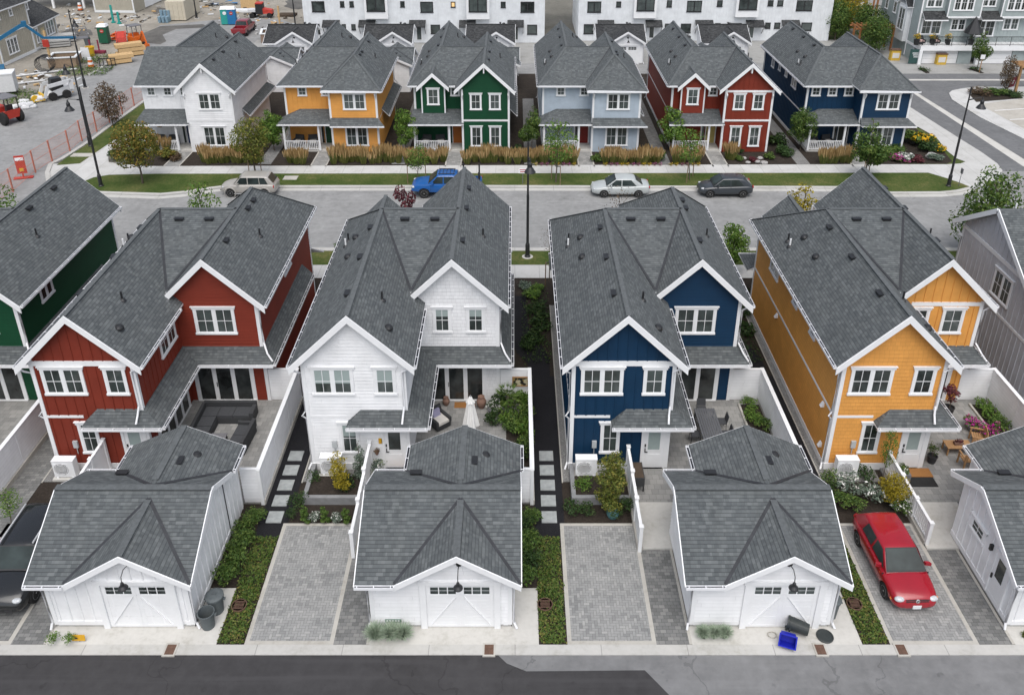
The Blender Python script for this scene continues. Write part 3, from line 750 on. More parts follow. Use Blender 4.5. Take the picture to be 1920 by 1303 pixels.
    if vents:
        zz = lambda x, c=2.15: ZR - SL * abs(x - c)
        for y in (1.9, 5.2, 8.3): vent_box(roof, T, (1.78, y, zz(1.78)))
        for y in (6.9, 10.6, 13.2 if not hip else 11.6): vent_box(roof, T, (6.42, y, zz(6.42, 6.05)))
        for x in (3.4, 4.9): vent_box(roof, T, (x, 9.1, ZR - .35 * .8), (1, 0))
        vent_hood(roof, T, (.85, 7.0, zz(.85))); vent_hood(roof, T, (.9, 9.0, zz(.9))); vent_hood(roof, T, (3.6, .9, zz(3.6)))
        vent_pipe(roof, T, (3.15, 2.5, zz(3.15))); vent_pipe(roof, T, (.35, 9.7, zz(.35))); vent_pipe(roof, T, (.3, 9.2, zz(.3)), True); vent_pipe(roof, T, (7.3, 9.2, zz(7.3, 6.05)))
    return root
colour_name = dict(red='red', white='white', blue='blue', orange='orange', green='green', pale='pale_blue', grey='grey')

def garage(label, X0, Y0, mirror=False, style='lap', roofm=None, group=None, z=0, wing=True, lampside=0.0, dh=2.1, side_door=False, zs=1.0):
    """local frame: x as the house, y 0 at the door wall"""
    T = Mir() if mirror else None; RM = roofm or M_ROOF
    root = thing('garage', label, 'garage', (X0, Y0, z), 0, group)
    if zs != 1: root.scale = (1, 1, zs)
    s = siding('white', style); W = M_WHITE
    rz, ez, ry, x0, x1 = 4.05, 2.5, 2.65, 3.83, 8.78; sl = (rz - ez) / (ry + .38); yb = 4.3; zb = rz - sl * (yb + .35 - ry)
    mb = MB(T); mb.mat(M_FOUND); mb.box(x0 + .01, x1 - .01, .01, yb, 0, .16); mb.mat(s)
    wt = rz - .07 - sl * ry
    wall(mb, [(x0, .14), (x1, .14), (x1, 2.66), (6.94, 3.79), (4.95, wt), (x0, wt)], (0, 0), (1, 0), (0, -1), style)
    prof = [(0, .14), (yb, .14), (yb, zb + .05), (ry, rz - .12), (0, wt)]
    wall(mb, prof, (x0, 0), (0, 1), (-1, 0), style); wall(mb, prof, (x1, 0), (0, 1), (1, 0), style)
    wall(mb, [(x0, 0), (x1, 0), (x1, zb), (x0, zb)], (0, yb), (1, 0), (0, 1), style)
    if wing:
        wx0, wx1, wy = 4.9, 8.82, 5.9
        wall(mb, [(yb, 0), (wy, 0), (wy, 2.95), (yb, 2.95)], (wx0, 0), (0, 1), (-1, 0), style); wall(mb, [(yb, 0), (wy, 0), (wy, 2.95), (yb, 2.95)], (wx1, 0), (0, 1), (1, 0), style)
        wall(mb, [(wx0, 0), (wx1, 0), (wx1, 2.95), ((wx0 + wx1) / 2, 3.95), (wx0, 2.95)], (0, wy), (1, 0), (0, 1), style)
    mb.build('wall', root)
    mb = MB(T); mb.mat(RM); a, b = 3.42, 9.12
    mb.slab([(a, ry, rz), (a, yb + .35, zb), (b, yb + .35, zb), (b, ry, rz)], .1, W)
    c, dz, hw = 6.94, 3.86, 2.17; ds = (dz - 2.52) / hw
    yt = -.38 + (dz - ez) / sl
    mb.slab([(a, ry, rz), (a, -.38, ez), (c - hw, -.38, ez), (c, yt, dz), (c, ry, rz)], .1, W)
    mb.slab([(b, ry, rz), (c, ry, rz), (c, yt, dz), (c + hw, -.38, ez), (b, -.38, ez)], .1, W)
    mb.slab([(c, -.4, dz), (c, yt, dz), (c - hw, -.4, 2.52)], .1, W)
    mb.slab([(c, -.4, dz), (c + hw, -.4, 2.52), (c, yt, dz)], .1, W)
    if wing:
        wc = 6.9; wz = 4.04; wh = 2.24; ws = (wz - zb) / wh
        mb.slab([(wc, ry + .02, wz), (wc, wy + .25, wz), (wc - wh, wy + .25, zb), (wc - wh, yb + .35, zb)], .1, W)
        mb.slab([(wc, ry + .02, wz), (wc + wh, yb + .35, zb), (wc + wh, wy + .25, zb), (wc, wy + .25, wz)], .1, W)
    mb.mat(M_RIDGE if RM is M_ROOF else RM)
    mb.beam((a, ry, rz), (b, ry, rz), .28, .02); mb.beam((c, -.4, dz), (c, 2.2, dz), .24, .02)
    if wing: mb.beam((wc, ry + .4, wz), (wc, wy + .25, wz), .24, .02)
    rf = mb.build('roof', root)
    mb = MB(T); mb.mat(M_VALLEY); yt = -.38 + (dz - ez) / sl
    for sg in (-1, 1):
        mb.beam((c, yt, dz + .0), (c + sg * (hw - .02), -.36, 2.53), .13, .05)
        if wing: mb.beam((wc, ry + .1, wz - .01), (wc + sg * wh, yb + .33, zb + .01), .12, .05)
    mb.build('valley_flashing', rf)
    vent_box(rf, T, (7.35, 4.3, 3.75), (0, 1)); vent_hood(rf, T, (7.75, 4.9, 3.55)); vent_box(rf, T, (5.1, 4.15, 3.3), (1, 0))
    gable_boards(root, T, c, -.41, dz, (hw + .02, hw + .02), slopes=(ds, ds), hgt=.2)
    if wing: gable_boards(root, T, wc, wy + .26, wz, (wh, wh), slopes=(ws, ws), hgt=.2)
    for x in (a - .01, b + .01):
        mb = MB(T); mb.mat(W); mb.beam((x, ry - .05, rz - .14), (x, -.38, ez - .12), .05, .2); mb.beam((x, ry + .05, rz - .14), (x, yb + .35, zb - .12), .05, .2); mb.box(x - .028, x + .028, ry - .09, ry + .09, rz - .27, rz - .08); mb.build('rake_board', root)
    cb = Part(root, T, 'corner_board'); bs = Part(root, T, 'base_board')
    cb.box(x0 - .03, x0 + .12, -.03, .12, .16, 2.45); cb.box(x1 - .12, x1 + .03, -.03, .12, .16, 2.45)
    bs.box(x0 + .12, 5.55, -.035, 0, .14, .34); bs.box(8.5, x1 - .12, -.035, 0, .14, .34)
    bs.box(x1, x1 + .035, .12, yb, .14, .34); bs.box(x0 - .035, x0, .12, yb, .14, .34)
    gut(root, T, (a, -.38, ez - .06), (c - hw, -.38, ez - .06), (0, -1))
    gut(root, T, (a, yb + .35, zb - .06), (wc - wh if wing else b, yb + .35, zb - .06), (0, 1))
    if wing: gut(root, T, (wc - wh, yb + .35, zb - .06), (wc - wh, wy + .25, zb - .06), (-1, 0)); gut(root, T, (wc + wh, yb + .35, zb - .06), (wc + wh, wy + .25, zb - .06), (1, 0))
    mb = MB(T); spout(mb, [(x1 + .2, -.35, ez - .15), (x1 + .09, -.1, ez - .3), (x1 + .09, -.02, ez - .5), (x1 + .09, -.02, .3), (x1 + .2, -.1, .06)]); mb.build('downspout', root)
    mb = MB(T); spout(mb, [(x0 - .25, -.4, ez - .12), (x0 - .08, -.08, ez - .4), (x0 - .08, -.04, .3), (x0 - .12, -.16, .06)]); mb.build('downspout', root)
    # sectional door with two rows of small lights
    mb = MB(T); P = ((0, 0), (1, 0), (0, -1)); mb.mat(W); da, db = 5.8, 8.18
    q = lambda *v: pbox(mb, *P, *v)
    q(da - .22, da, .02, dh + .05, 0, .09); q(db, db + .22, .02, dh + .05, 0, .09); q(da - .26, db + .26, dh + .05, dh + .22, 0, .095)
    for i in range(4): q(da, db, .05 + i * dh / 4, .05 + (i + 1) * dh / 4 - .012, .0, .024)
    for u0, u1 in ((da + .02, (da + db) / 2 - .02), ((da + db) / 2 + .02, db - .02)):
        for aa in ((u0, u0 + .12, .07, dh), (u1 - .12, u1, .07, dh), (u0 + .12, u1 - .12, .07, .17), (u0 + .12, u1 - .12, dh * .79 - .09, dh * .79), (u0 + .12, u1 - .12, dh - .05, dh)): q(*aa,   .024, .034)
        if u0 < 6.5: mb.beam((u0 + .12, -.032, .2), (u1 - .12, -.032, dh * .79 - .1), .006, .08, (0, -1, 0))
        else: mb.beam((u1 - .12, -.032, .2), (u0 + .12, -.032, dh * .79 - .1), .006, .08, (0, -1, 0))
    d = mb.build('garage_door', root)
    mb = MB(T); mb.mat(M_GLASS)
    for u0, u1 in ((da + .14, (da + db) / 2 - .12), ((da + db) / 2 + .12, db - .14)):
        for i in range(3):
            wd = (u1 - u0) / 3
            for j in range(2): pbox(mb, *P, u0 + i * wd + .02, u0 + (i + 1) * wd - .02, dh * .8 + .01 + j * .17, dh * .8 + .15 + j * .17, .024, .034)
    mb.build('pane', d)
    # gooseneck lamp over the door
    mb = MB(T); mb.mat(M_BLACK); mb.lathe((6.99, -.0, 3.1), [(.1, 0), (.1, .05), (.0, .05)], 14, (0, -1, 0))
    mb.tube([(6.99, -.05, 3.1), (6.99, -.4, 3.25), (6.99, -.62, 3.15), (6.99, -.66, 2.95)], .016, 6)
    mb.lathe((6.99, -.66, 2.68), [(.17, 0), (.155, .04), (.08, .12), (.05, .24), (0, .26)], 16); mb.mat(M_WHITE); mb.lathe((6.99, -.66, 2.67), [(.08, 0), (.0, .02)], 8); mb.build('lamp', root)
    if side_door:
        pl = ((x0, 0), (0, 1), (-1, 0))
        window(root, T, pl, 2.3, 3.3, 1.55, 2.15, 1, grid=True)
        mb = MB(T); mb.mat(W); pbox(mb, *pl, .5, .6, .16, 2.25, 0, .06); pbox(mb, *pl, 1.45, 1.55, .16, 2.25, 0, .06); pbox(mb, *pl, .6, 1.45, 2.15, 2.25, 0, .06); pbox(mb, *pl, .6, 1.45, .16, 2.15, 0, .03); dd = mb.build('side_door', root)
        mb = MB(T); mb.mat(M_GLASS); pbox(mb, *pl, .8, 1.25, 1.15, 2.0, .03, .04); mb.build('pane', dd)
        mb = MB(T); mb.mat(M_BLACK); pbox(mb, *pl, 1.34, 1.4, .95, 1.15, .03, .08); mb.build('handle', dd)
        mb = MB(T); mb.mat(M_BLACK); pbox(mb, *pl, 1.75, 1.85, 1.85, 2.1, 0, .12); mb.build('wall_lamp', root)
    return root
# ------------------------------------------------------------------ the ground
rect('terrain', -700, 700, -150, 1200, -0.06, M_BASE)
rect('alley_road', -70, 80, -25, 20.3, 0.0, M_ASPH)
sheet('alley_patch', [(-300, 1227), (932, 1226), (950, 1243), (987, 1258), (1209, 1256), (1235, 1282), (1262, 1310), (1290, 1345), (-300, 1345)], 0.004, M_ASPHD)
rect('alley_kerb', -70, 80, 20.28, 20.68, 0.035, M_KERB, 0.09)
rect('garden_soil', -70, 38, 20.68, 46.8, 0.0, M_MULCH)
rect('street', -120, 140, 50.7, 61.3, 0.0, M_STREET)
rect('sidewalk', -27, 60, 46.8, 48.5, 0.02, M_WALK)
rect('boulevard_lawn', -27, 60, 48.5, 50.4, 0.03, M_LAWN)
rect('street_kerb', -27, 60, 50.4, 50.8, 0.08, M_KERB, 0.12)
# far side of the street
sheet('street_corner', [(-500, 420), (-300, 290), (0, 222), (42, 200), (128, 147), (165, 140), (200, 112), (245, 88), (262, 72), (300, 48), (380, 40), (450, 34), (530, 38), (575, 55), (585, 85), (560, 110), (300, 200), (217, 259), (140, 285), (96, 312), (92, 352)], -0.012, M_STREET)
rect('construction_ground', -170, -17, 70, 260, -0.04, M_DIRT)
rect('block_ground', -33, 36.5, 65.4, 96, -0.02, M_MULCH)
rect('back_lane', -40, 60, 93.2, 97.6, 0.0, M_STREET)
rect('courtyard', -33, 60, 97.6, 109, -0.01, M_CONCG)
sheet('sidewalk', [(91, 320), (98, 308), (150, 307), (216, 259), (222, 262), (203, 292), (204, 305), (270, 312.5), (1640, 309), (1775, 309), (1801, 307.5), (1810, 304), (1793.5, 298), (1775, 283), (1755, 258), (1707, 231), (1690, 215), (1695, 196), (1710, 204), (1793.5, 257), (1840, 286), (1870, 307.5), (1880, 321), (1860, 345), (1820, 356), (1640, 340), (1640, 329), (204, 331), (158, 345), (120, 352), (96, 338)], 0.03, M_WALK)
sheet('boulevard_lawn', [(158, 341), (175, 334), (204, 329), (292, 327), (1740, 325), (1774, 335), (1800, 344), (1818, 351), (1793, 357), (1763, 360), (1640, 360.5), (1605, 357), (1571, 350.6), (417, 348.5), (383, 353), (345, 359), (300, 363), (220, 362), (187, 359)], 0.045, M_LAWN)
sheet('boulevard_lawn', [(106, 311), (150, 307.5), (221, 259), (262, 232), (275, 222), (275, 190), (206, 240), (169, 268), (120, 300)], 0.045, M_LAWN)
def kerb_line(name, px, w=0.34, z=0.1, m=None):
    P = [G(u, v) for u, v in px]; mb = MB(); mb.mat(m or M_KERB)
    L = []; n = len(P)
    for i in range(n):
        d = (P[min(n - 1, i + 1)] - P[max(0, i - 1)]); d.normalize(); nn = Vector((-d.y, d.x, 0)); L.append((P[i] + nn * w / 2, P[i] - nn * w / 2))
    for (a, b), (c, d) in zip(L, L[1:]):
        t = Vector((0, 0, z)); bt = Vector((0, 0, -.03))
        mb.face([a + t, b + t, d + t, c + t][::-1] if (b - a).cross(c - a).z < 0 else [a + t, b + t, d + t, c + t])
        mb.face([b + bt, d + bt, d + t, b + t]); mb.face([c + bt, a + bt, a + t, c + t])
    return tag(mb.build(name), kind='structure')
kerb_line('street_kerb', [(150, 346), (165, 357), (187, 362.5), (300, 366), (345, 362), (383, 356), (418, 351.5), (900, 351), (1571, 353), (1600, 359.5), (1640, 363.5), (1763, 363), (1795, 360), (1822, 354)])
kerb_line('street_gutter', [(150, 350), (165, 361), (187, 367), (300, 371), (345, 367), (383, 361), (418, 356), (900, 355.5), (1571, 357), (1600, 363), (1640, 367.5), (1763, 367), (1795, 364), (1832, 357)], 0.5, 0.012)
kerb_line('street_kerb', [(92, 345), (89, 325), (95, 309), (118, 298), (169, 265), (206, 237), (275, 187)])
# right-hand road, plaza and its markings
sheet('side_road', [(1600, 139), (2300, 137), (2300, 322), (1881, 321), (1870, 307.5), (1840, 286), (1793, 257), (1710, 204), (1690, 196), (1640, 150)], -0.004, M_ROADD)
rect('street', 36, 140, 61.3, 64.5, -0.006, M_STREET)
sheet('road_band', [(1712, 175), (1719, 174), (1925, 302), (2100, 408), (2090, 414), (1915, 310)], 0.001, M_CONC)
sheet('road_band', [(1700, 149), (2200, 149), (2200, 152), (1700, 151.5)], 0.001, M_CONC)
sheet('driveway_apron', [(1600, 121), (2200, 121), (2200, 139), (1600, 139)], 0.01, M_CONCG)
sheet('plaza', [(1779, 176), (1785, 171), (1800, 168), (1830, 164), (2200, 164), (2200, 420), (1920, 262), (1837, 221), (1807, 202), (1785, 188)], 0.06, M_WALK, thick=.08)
M_TAN = ground('tan_paving', [(0.35, (0.34, 0.32, 0.28)), (0.6, (0.46, 0.44, 0.4))], 0.4, 3, 40)
sheet('parking_area', [(1835, 197), (1922, 186), (2200, 186), (2200, 380), (1925, 246)], 0.066, M_TAN)
for a, b in (((1865, 209), (1960, 203)), ((1893, 226), (1990, 222))):
    p, q = G(*a), G(*b); mb = MB(); mb.mat(M_WHITE); mb.beam(p + Vector((0, 0, .073)), q + Vector((0, 0, .073)), .12, .006); tag(mb.build('parking_line'), kind='structure')
sheet('planting_bed', [(1818, 180), (1828, 173), (1850, 170), (1895, 171), (1912, 178), (1918, 186), (1830, 193)], 0.075, M_MULCH)
sheet('corner_lawn', [(1707, 232), (1755, 259), (1782, 283), (1775, 283), (1795, 299), (1809, 304), (1800, 307.5), (1775, 308.5), (1690, 309), (1690, 225)], 0.012, M_LAWN2)
sheet('planting_bed', [(1690, 225), (1706, 234), (1745, 262), (1770, 285), (1785, 303), (1775, 308), (1640, 308), (1640, 285), (1690, 280)], 0.02, M_MULCH)
sheet('green_hill', [(1535, -20), (1590, -20), (1600, 30), (1580, 75), (1500, 75), (1535, 40)], 0.0, M_LAWN)
sheet('wet_ground', [(262, 66), (300, 50), (380, 46), (395, 52), (330, 55), (305, 66), (312, 78), (300, 84), (270, 80)], 0.002, M_WET)

# ------------------------------------------------------------------ near row of lots
LOTS = dict(green=-31.5, red=-20.2, white=-8.9, blue=2.42, orange=13.72, grey=25.0)
for k, X in LOTS.items():
    L = lambda nm, a, b, c, d, z, m, t=0: rect(nm, X + a, X + b, c, d, z, m, t)
    if k != 'green' or 1:
        L('driveway_border', -.57, 2.55, 20.68, 26.35, .016, M_CONCB)
        L('driveway', -.42, 2.4, 20.84, 26.2, .022, M_PAV if k != 'red' else M_PAVD)
    L('side_strip', 2.55, 3.8, 20.68, 24.95, .014, M_PAVD)
    L('garden_walk', 2.55, 4.9, 24.95, 27.45, .1, M_CONC, .12)
    L('patio', 2.45, 9.62, 27.45, 34.4, .1, M_PATIO, .12)
    L('garage_apron', 3.8, 9.75, 20.68, 21.43, .026, M_CONC, .05); L('garage_apron', 8.8, 9.75, 21.43, 23.1, .026, M_CONC, .05)
    L('walk_border', 3.7, 3.8, 20.7, 24.95, .03, M_CONCB, .05)
    if k != 'green':
        L('gravel_strip', -.32, 0, 28.75, 43.5, .03, M_GRAVG, .05); L('gravel_border', -.37, -.32, 28.7, 43.5, .04, M_CONCB, .06)
        L('gravel_strip', 0, 2.2, 28.75, 29.6, .03, M_GRAVG, .05)
    if k == 'red': L('side_path', -1.62, -.38, 25.6, 45, .016, M_PAVD)
    elif k != 'green':
        L('gravel_path', -1.58, -.38, 25.6, 36.5, .012, M_GRAVB)
        for i in range(5):
            mb = MB(); mb.mat(M_STONE); y = 26.36 + i * .93; mb.box(X - 1.31, X - .68, y, y + .63, .0, .05)
            tag(mb.build('stepping_slab'), 'grey stepping slab in the black gravel path beside the %s house, %s from the alley' % (k, ('first', 'second', 'third', 'fourth', 'fifth')[i]), 'paving slab', 'stepping slabs in the black gravel')
    # winding part of the black path between the houses
    if k in ('blue', 'orange', 'white'):
        sheet('gravel_path', [(X - 1.58, 36.5), (X - .6, 36.5), (X - .55, 38), (X - .9, 39.2), (X - 1.5, 40.2), (X - 1.7, 42), (X - 1.75, 44.6), (X - 2.7, 44.6), (X - 2.75, 40.5), (X - 2.3, 38.6), (X - 1.75, 37.6)], .013, M_GRAVB, px=False)
# garden walls round the planting beds
for k in ('white', 'blue'):
    X = LOTS[k]; mb = MB(); mb.mat(mottled('planter_block', (0.22, 0.225, 0.23), .2, 4, .85)); mb.box(X - .02, X + .16, 27.4, 29.5, 0, .38); mb.box(X + .16, X + 2.4, 27.4, 27.58, 0, .38); mb.mat(M_MULCH); mb.box(X + .16, X + 2.4, 27.58, 28.8, 0, .3)
    tag(mb.build('planter_wall'), 'low grey block planter wall beside the %s house' % k, 'planter')

# ------------------------------------------------------------------ near houses
house('red house with a white boarded gable facing the alley and a dark sofa patio', 'red', LOTS['red'], 29.6, hip=True, st=('batten', 'lap'), gband=(True, False), sideglass=True, rightwin=((10.2, 1.4, .9),))
house('all white house with lap siding behind the middle garage, white parasol on its patio', 'white', LOTS['white'], 29.6, dormer=True, st=('lap', 'shake'), rearwin='two', blinds=True)
house('navy blue house facing the alley, between the white house and the orange house', 'blue', LOTS['blue'], 29.6, hip=True, st=('batten', 'lap'), gband=(True, False))
house('orange house with shingle cladding facing the alley, red car parked in front', 'orange', LOTS['orange'], 29.6, dormer=True, st=('shake', 'batten'), gband=(False, True), rearwin='split', leftwin=((10.0, 1.5, 1.2), (6.4, .75, .9), (3.7, .75, .9)))
house('dark green house cut off by the left edge of the picture, alley side', 'green', LOTS['green'], 29.6, st=('lap', 'shake'), sideglass=True, rightwin=((7.4, 1.2, .9),))
# grey house on the right with its gable turned sideways
root = thing('grey_house', 'pale grey house with batten gable at the right edge, beyond the orange house', 'house', (25.0, 29.6, 0))
mb = MB(); sg = siding('grey', 'batten'); mb.mat(sg)
wall(mb, [(4.5, 0), (13.2, 0), (13.2, 5.8), (9.9, 7.9), (4.5, 4.5)], (0, 0), (0, 1), (-1, 0), 'batten')
wall(mb, [(0, 0), (9, 0), (9, 4.5), (0, 4.5)], (0, 4.5), (1, 0), (0, -1), 'batten'); wall(mb, [(0, 0), (9, 0), (9, 5.6), (0, 5.6)], (0, 13.2), (1, 0), (0, 1), 'batten')
mb.build('wall', root)
mb = MB(); mb.mat(M_ROOF); sl_ = .63; zr_ = 8.15
mb.slab([(-.4, 9.9, zr_), (9.5, 9.9, zr_), (9.5, 4.1, zr_ - sl_ * 5.8), (-.4, 4.1, zr_ - sl_ * 5.8)], .12, M_WHITE)
mb.slab([(-.4, 9.9, zr_), (-.4, 13.7, zr_ - sl_ * 3.8), (9.5, 13.7, zr_ - sl_ * 3.8), (9.5, 9.9, zr_)], .12, M_WHITE)
rf = mb.build('roof', root); vent_box(rf, None, (1.6, 9.3, 7.8), (1, 0)); vent_pipe(rf, None, (.9, 10.6, 7.7), True)
mb = MB(); mb.mat(M_WHITE)
for sgn, q in ((-1, 5.82), (1, 3.82)): mb.beam((-.42, 9.9, zr_ - .13), (-.42, 9.9 + sgn * q, zr_ - .13 - sl_ * q), .05, .26)
mb.box(-.04, 0, 6.6, 13.1, 5.5, 5.72); mb.box(-.04, 0, 4.6, 13.1, 2.8, 2.95); mb.box(-.04, .1, 13.1, 13.24, 0, 5.6); mb.box(-.04, .1, 4.46, 4.6, 0, 4.4)
mb.build('trim', root)
window(root, None, ((0, 0), (0, 1), (-1, 0)), 7.7, 9.4, 3.6, 5.1, 2)
mb = MB(); mb.mat(M_WHITE); spout(mb, [(-.3, 13.6, 5.5), (-.09, 13.1, 5.0), (-.09, 13.1, .2)]); mb.build('downspout', root)
for y, z in ((1.2, 2.5), (8.6, 2.5), (13.8, 2.5), (.7, .7)):      # white dryer hoods
    mb = MB(); mb.mat(M_WHITE); x = LOTS['orange']; mb.hexa([(x - .16, 29.6 + y - .1, z), (x, 29.6 + y - .1, z), (x, 29.6 + y + .1, z), (x - .16, 29.6 + y + .1, z), (x - .04, 29.6 + y - .1, z + .22), (x, 29.6 + y - .1, z + .22), (x, 29.6 + y + .1, z + .22), (x - .04, 29.6 + y + .1, z + .22)])
    o = mb.build('vent_hood', D.objects['orange_house'], loc=(-x, -29.6, 0))

garage('white board and batten garage in front of the red house, grey bins at its corner', LOTS['red'], 21.42, style='batten')
garage('white lap sided garage in front of the white house', LOTS['white'], 21.42)
garage('white lap sided garage in front of the blue house, spilled bin by its door', LOTS['blue'], 21.42)
garage('white garage cut off by the right edge, with a side door and small window', LOTS['orange'], 21.42, style='batten', side_door=True)

# ------------------------------------------------------------------ patio fences
def fence(label, X, skip=False):
    r = thing('patio_fence', label, 'fence', (X, 0, 0), 0, 'white fences between the patios')
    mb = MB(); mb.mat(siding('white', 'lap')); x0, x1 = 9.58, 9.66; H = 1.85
    for a, b, c, d in ((x0, x1, 27.45, 34.5),): mb.box(a, b, c, d, .25, H)
    pl = lambda O, U, N, L: wall(mb, [(0, .25), (L, .25), (L, H), (0, H)], O, U, N, 'lap')
    pl((x0 - .003, 27.45), (0, 1), (-1, 0), 7.05); pl((x1 + .003, 27.45), (0, 1), (1, 0), 7.05)
    mb.box(8.2, 9.58, 34.42, 34.48, .1, H); pl((8.2, 34.42), (1, 0), (0, -1), 1.38)
    mb.box(8.85, 9.58, 27.45, 27.5, .1, H); pl((8.85, 27.45), (1, 0), (0, -1), .8)
    mb.build('panel', r)
    mb = MB(); mb.mat(M_WHITE); mb.box(x0 - .05, x1 + .05, 27.4, 34.55, H, H + .06); mb.box(8.2, x0 - .05, 34.39, 34.52, H, H + .06); mb.box(8.85, x0 - .05, 27.4, 27.53, H, H + .06); mb.build('cap_rail', r)
    mb = MB(); mb.mat(M_CONCB); mb.box(x0 - .02, x1 + .08, 27.4, 34.5, 0, .24); mb.build('footing', r)
    for y in (27.45, 29.8, 32.15, 34.45):
        mb = MB(); mb.mat(M_WHITE); mb.box(x0 - .03, x1 + .03, y - .07, y + .07, 0, H + .01); mb.build('post', r)
for k, l in (('green', 'white patio fence left of the red house'), ('red', 'white patio fence between the red house and the white house'), ('white', 'white patio fence right of the white parasol and palm'), ('blue', 'white patio fence right of the long grey dining table'), ('orange', 'white patio fence right of the wooden garden furniture')):
    fence(l, LOTS[k])
def screen(label, X, x, ya, yb, za, zb, solid=True):
    """garden fence beside the back door, running towards the alley"""
    r = thing('garden_fence', label, 'fence', (X, 0, 0), 0); mb = MB(); mb.mat(M_WHITE); n = max(2, int(round((yb - ya) / 1.45))); st_ = (yb - ya) / n
    for i in range(n):
        a = ya + i * st_; z = za + (zb - za) * (i + .5) / n
        if solid: mb.box(x - .03, x + .03, a, a + st_, .2, z)
        else:
            mb.box(x - .03, x + .03, a, a + st_, .3, .36); k = int(st_ / .13)
            for j in range(k): mb.box(x - .02, x + .02, a + .05 + j * .13, a + .09 + j * .13, .36, z)
        mb.box(x - .06, x + .06, a, a + st_, z, z + .06)
    mb.build('panel', r)
    mb = MB(); mb.mat(M_CONCB); mb.box(x - .1, x + .12, ya, yb, 0, .22); mb.build('footing', r)
    for i in range(n + 1):
        a = ya + i * st_; z = za + (zb - za) * min(1, (i + .5) / n); mb = MB(); mb.mat(M_WHITE); mb.box(x - .07, x + .07, a - .07, a + .07, 0, z + .08); mb.box(x - .09, x + .09, a - .09, a + .09, z + .08, z + .12); mb.build('post', r)
screen('solid white screen beside the back door of the red house', LOTS['red'], 2.35, 27.0, 29.4, 1.7, 1.7)
screen('solid white screen between the yellow shrub and the white garage', LOTS['white'], 2.6, 24.6, 29.4, 1.15, 1.6)
screen('solid white screen beside the dark planter at the back door of the blue house', LOTS['blue'], 2.5, 24.9, 29.2, 1.15, 1.5)
screen('white balustrade beside the doormat of the orange house', LOTS['orange'], 2.62, 25.2, 29.3, 1.1, 1.1, solid=False)

# ------------------------------------------------------------------ far row, facing us
FG = 'coloured houses across the street'
dk = dict(white=(0.03, 0.05, 0.12), orange=(0.01, 0.06, 0.03), green=(0.4, 0.12, 0.02), pale=(0.2, 0.02, 0.015), red=(0.5, 0.42, 0.15), blue=(0.03, 0.035, 0.03))
FR = dict(white=-31.8, orange=-19.7, green=-8.6, pale=2.4, red=13.45, blue=25.0); FY = 84.1
house('white corner house across the street, porch with dark wicker chairs', 'white', FR['white'], FY, True, st=('lap', 'lap'), rear=False, front=True, doorc=dk['white'], lwin=3, gable_side=True, zs=.96, porchhip=False)
house('orange house across the street with a hipped front and green door', 'orange', FR['orange'], FY, True, hip=True, st=('batten', 'lap'), rear=False, front=True, doorc=dk['orange'], zs=.96)
house('green house across the street with a small second gable and orange door', 'green', FR['green'], FY, True, dormer=True, st=('shake', 'shake'), rear=False, front=True, fwin='single', doorc=dk['green'], lwin=1, zs=.96, porchhip=False)
house('pale blue house across the street with a hipped front and dark red door', 'pale', FR['pale'], FY, True, hip=True, st=('batten', 'batten'), rear=False, front=True, doorc=dk['pale'], zs=.96)
house('red house across the street with a small second gable and yellow door', 'red', FR['red'], FY, True, dormer=True, st=('lap', 'batten'), gband=(False, True), rear=False, front=True, fwin='single', doorc=dk['red'], lwin=1, zs=.96, porchhip=False)
house('navy blue corner house across the street with a hipped front', 'blue', FR['blue'], FY, True, hip=True, st=('batten', 'lap'), rear=False, front=True, doorc=dk['blue'], lwin=3, zs=.96, leftwin=((9.8, 1.4, 1.2), (7.3, .7, .9), (5.2, .7, .9), (3.0, .9, 1.2)))
for k in FR:
    X = FR[k]
    garage('white garage behind the %s house across the street' % k.replace('pale', 'pale blue'), X, 92.2, True, group='garages behind the far houses', zs=.96)
    rect('front_walk', X + 2.95, X + 4.1, 65.4, 68.9, .02, M_PATIO); rect('walk_border', X + 2.83, X + 2.95, 65.4, 68.9, .03, M_CONCB); rect('walk_border', X + 4.1, X + 4.2, 65.4, 68.9, .03, M_CONCB)
    rect('side_path', X - 1.6, X - .5, 66, 84, .005, M_GRAVG if k != 'red' else M_PAVD)
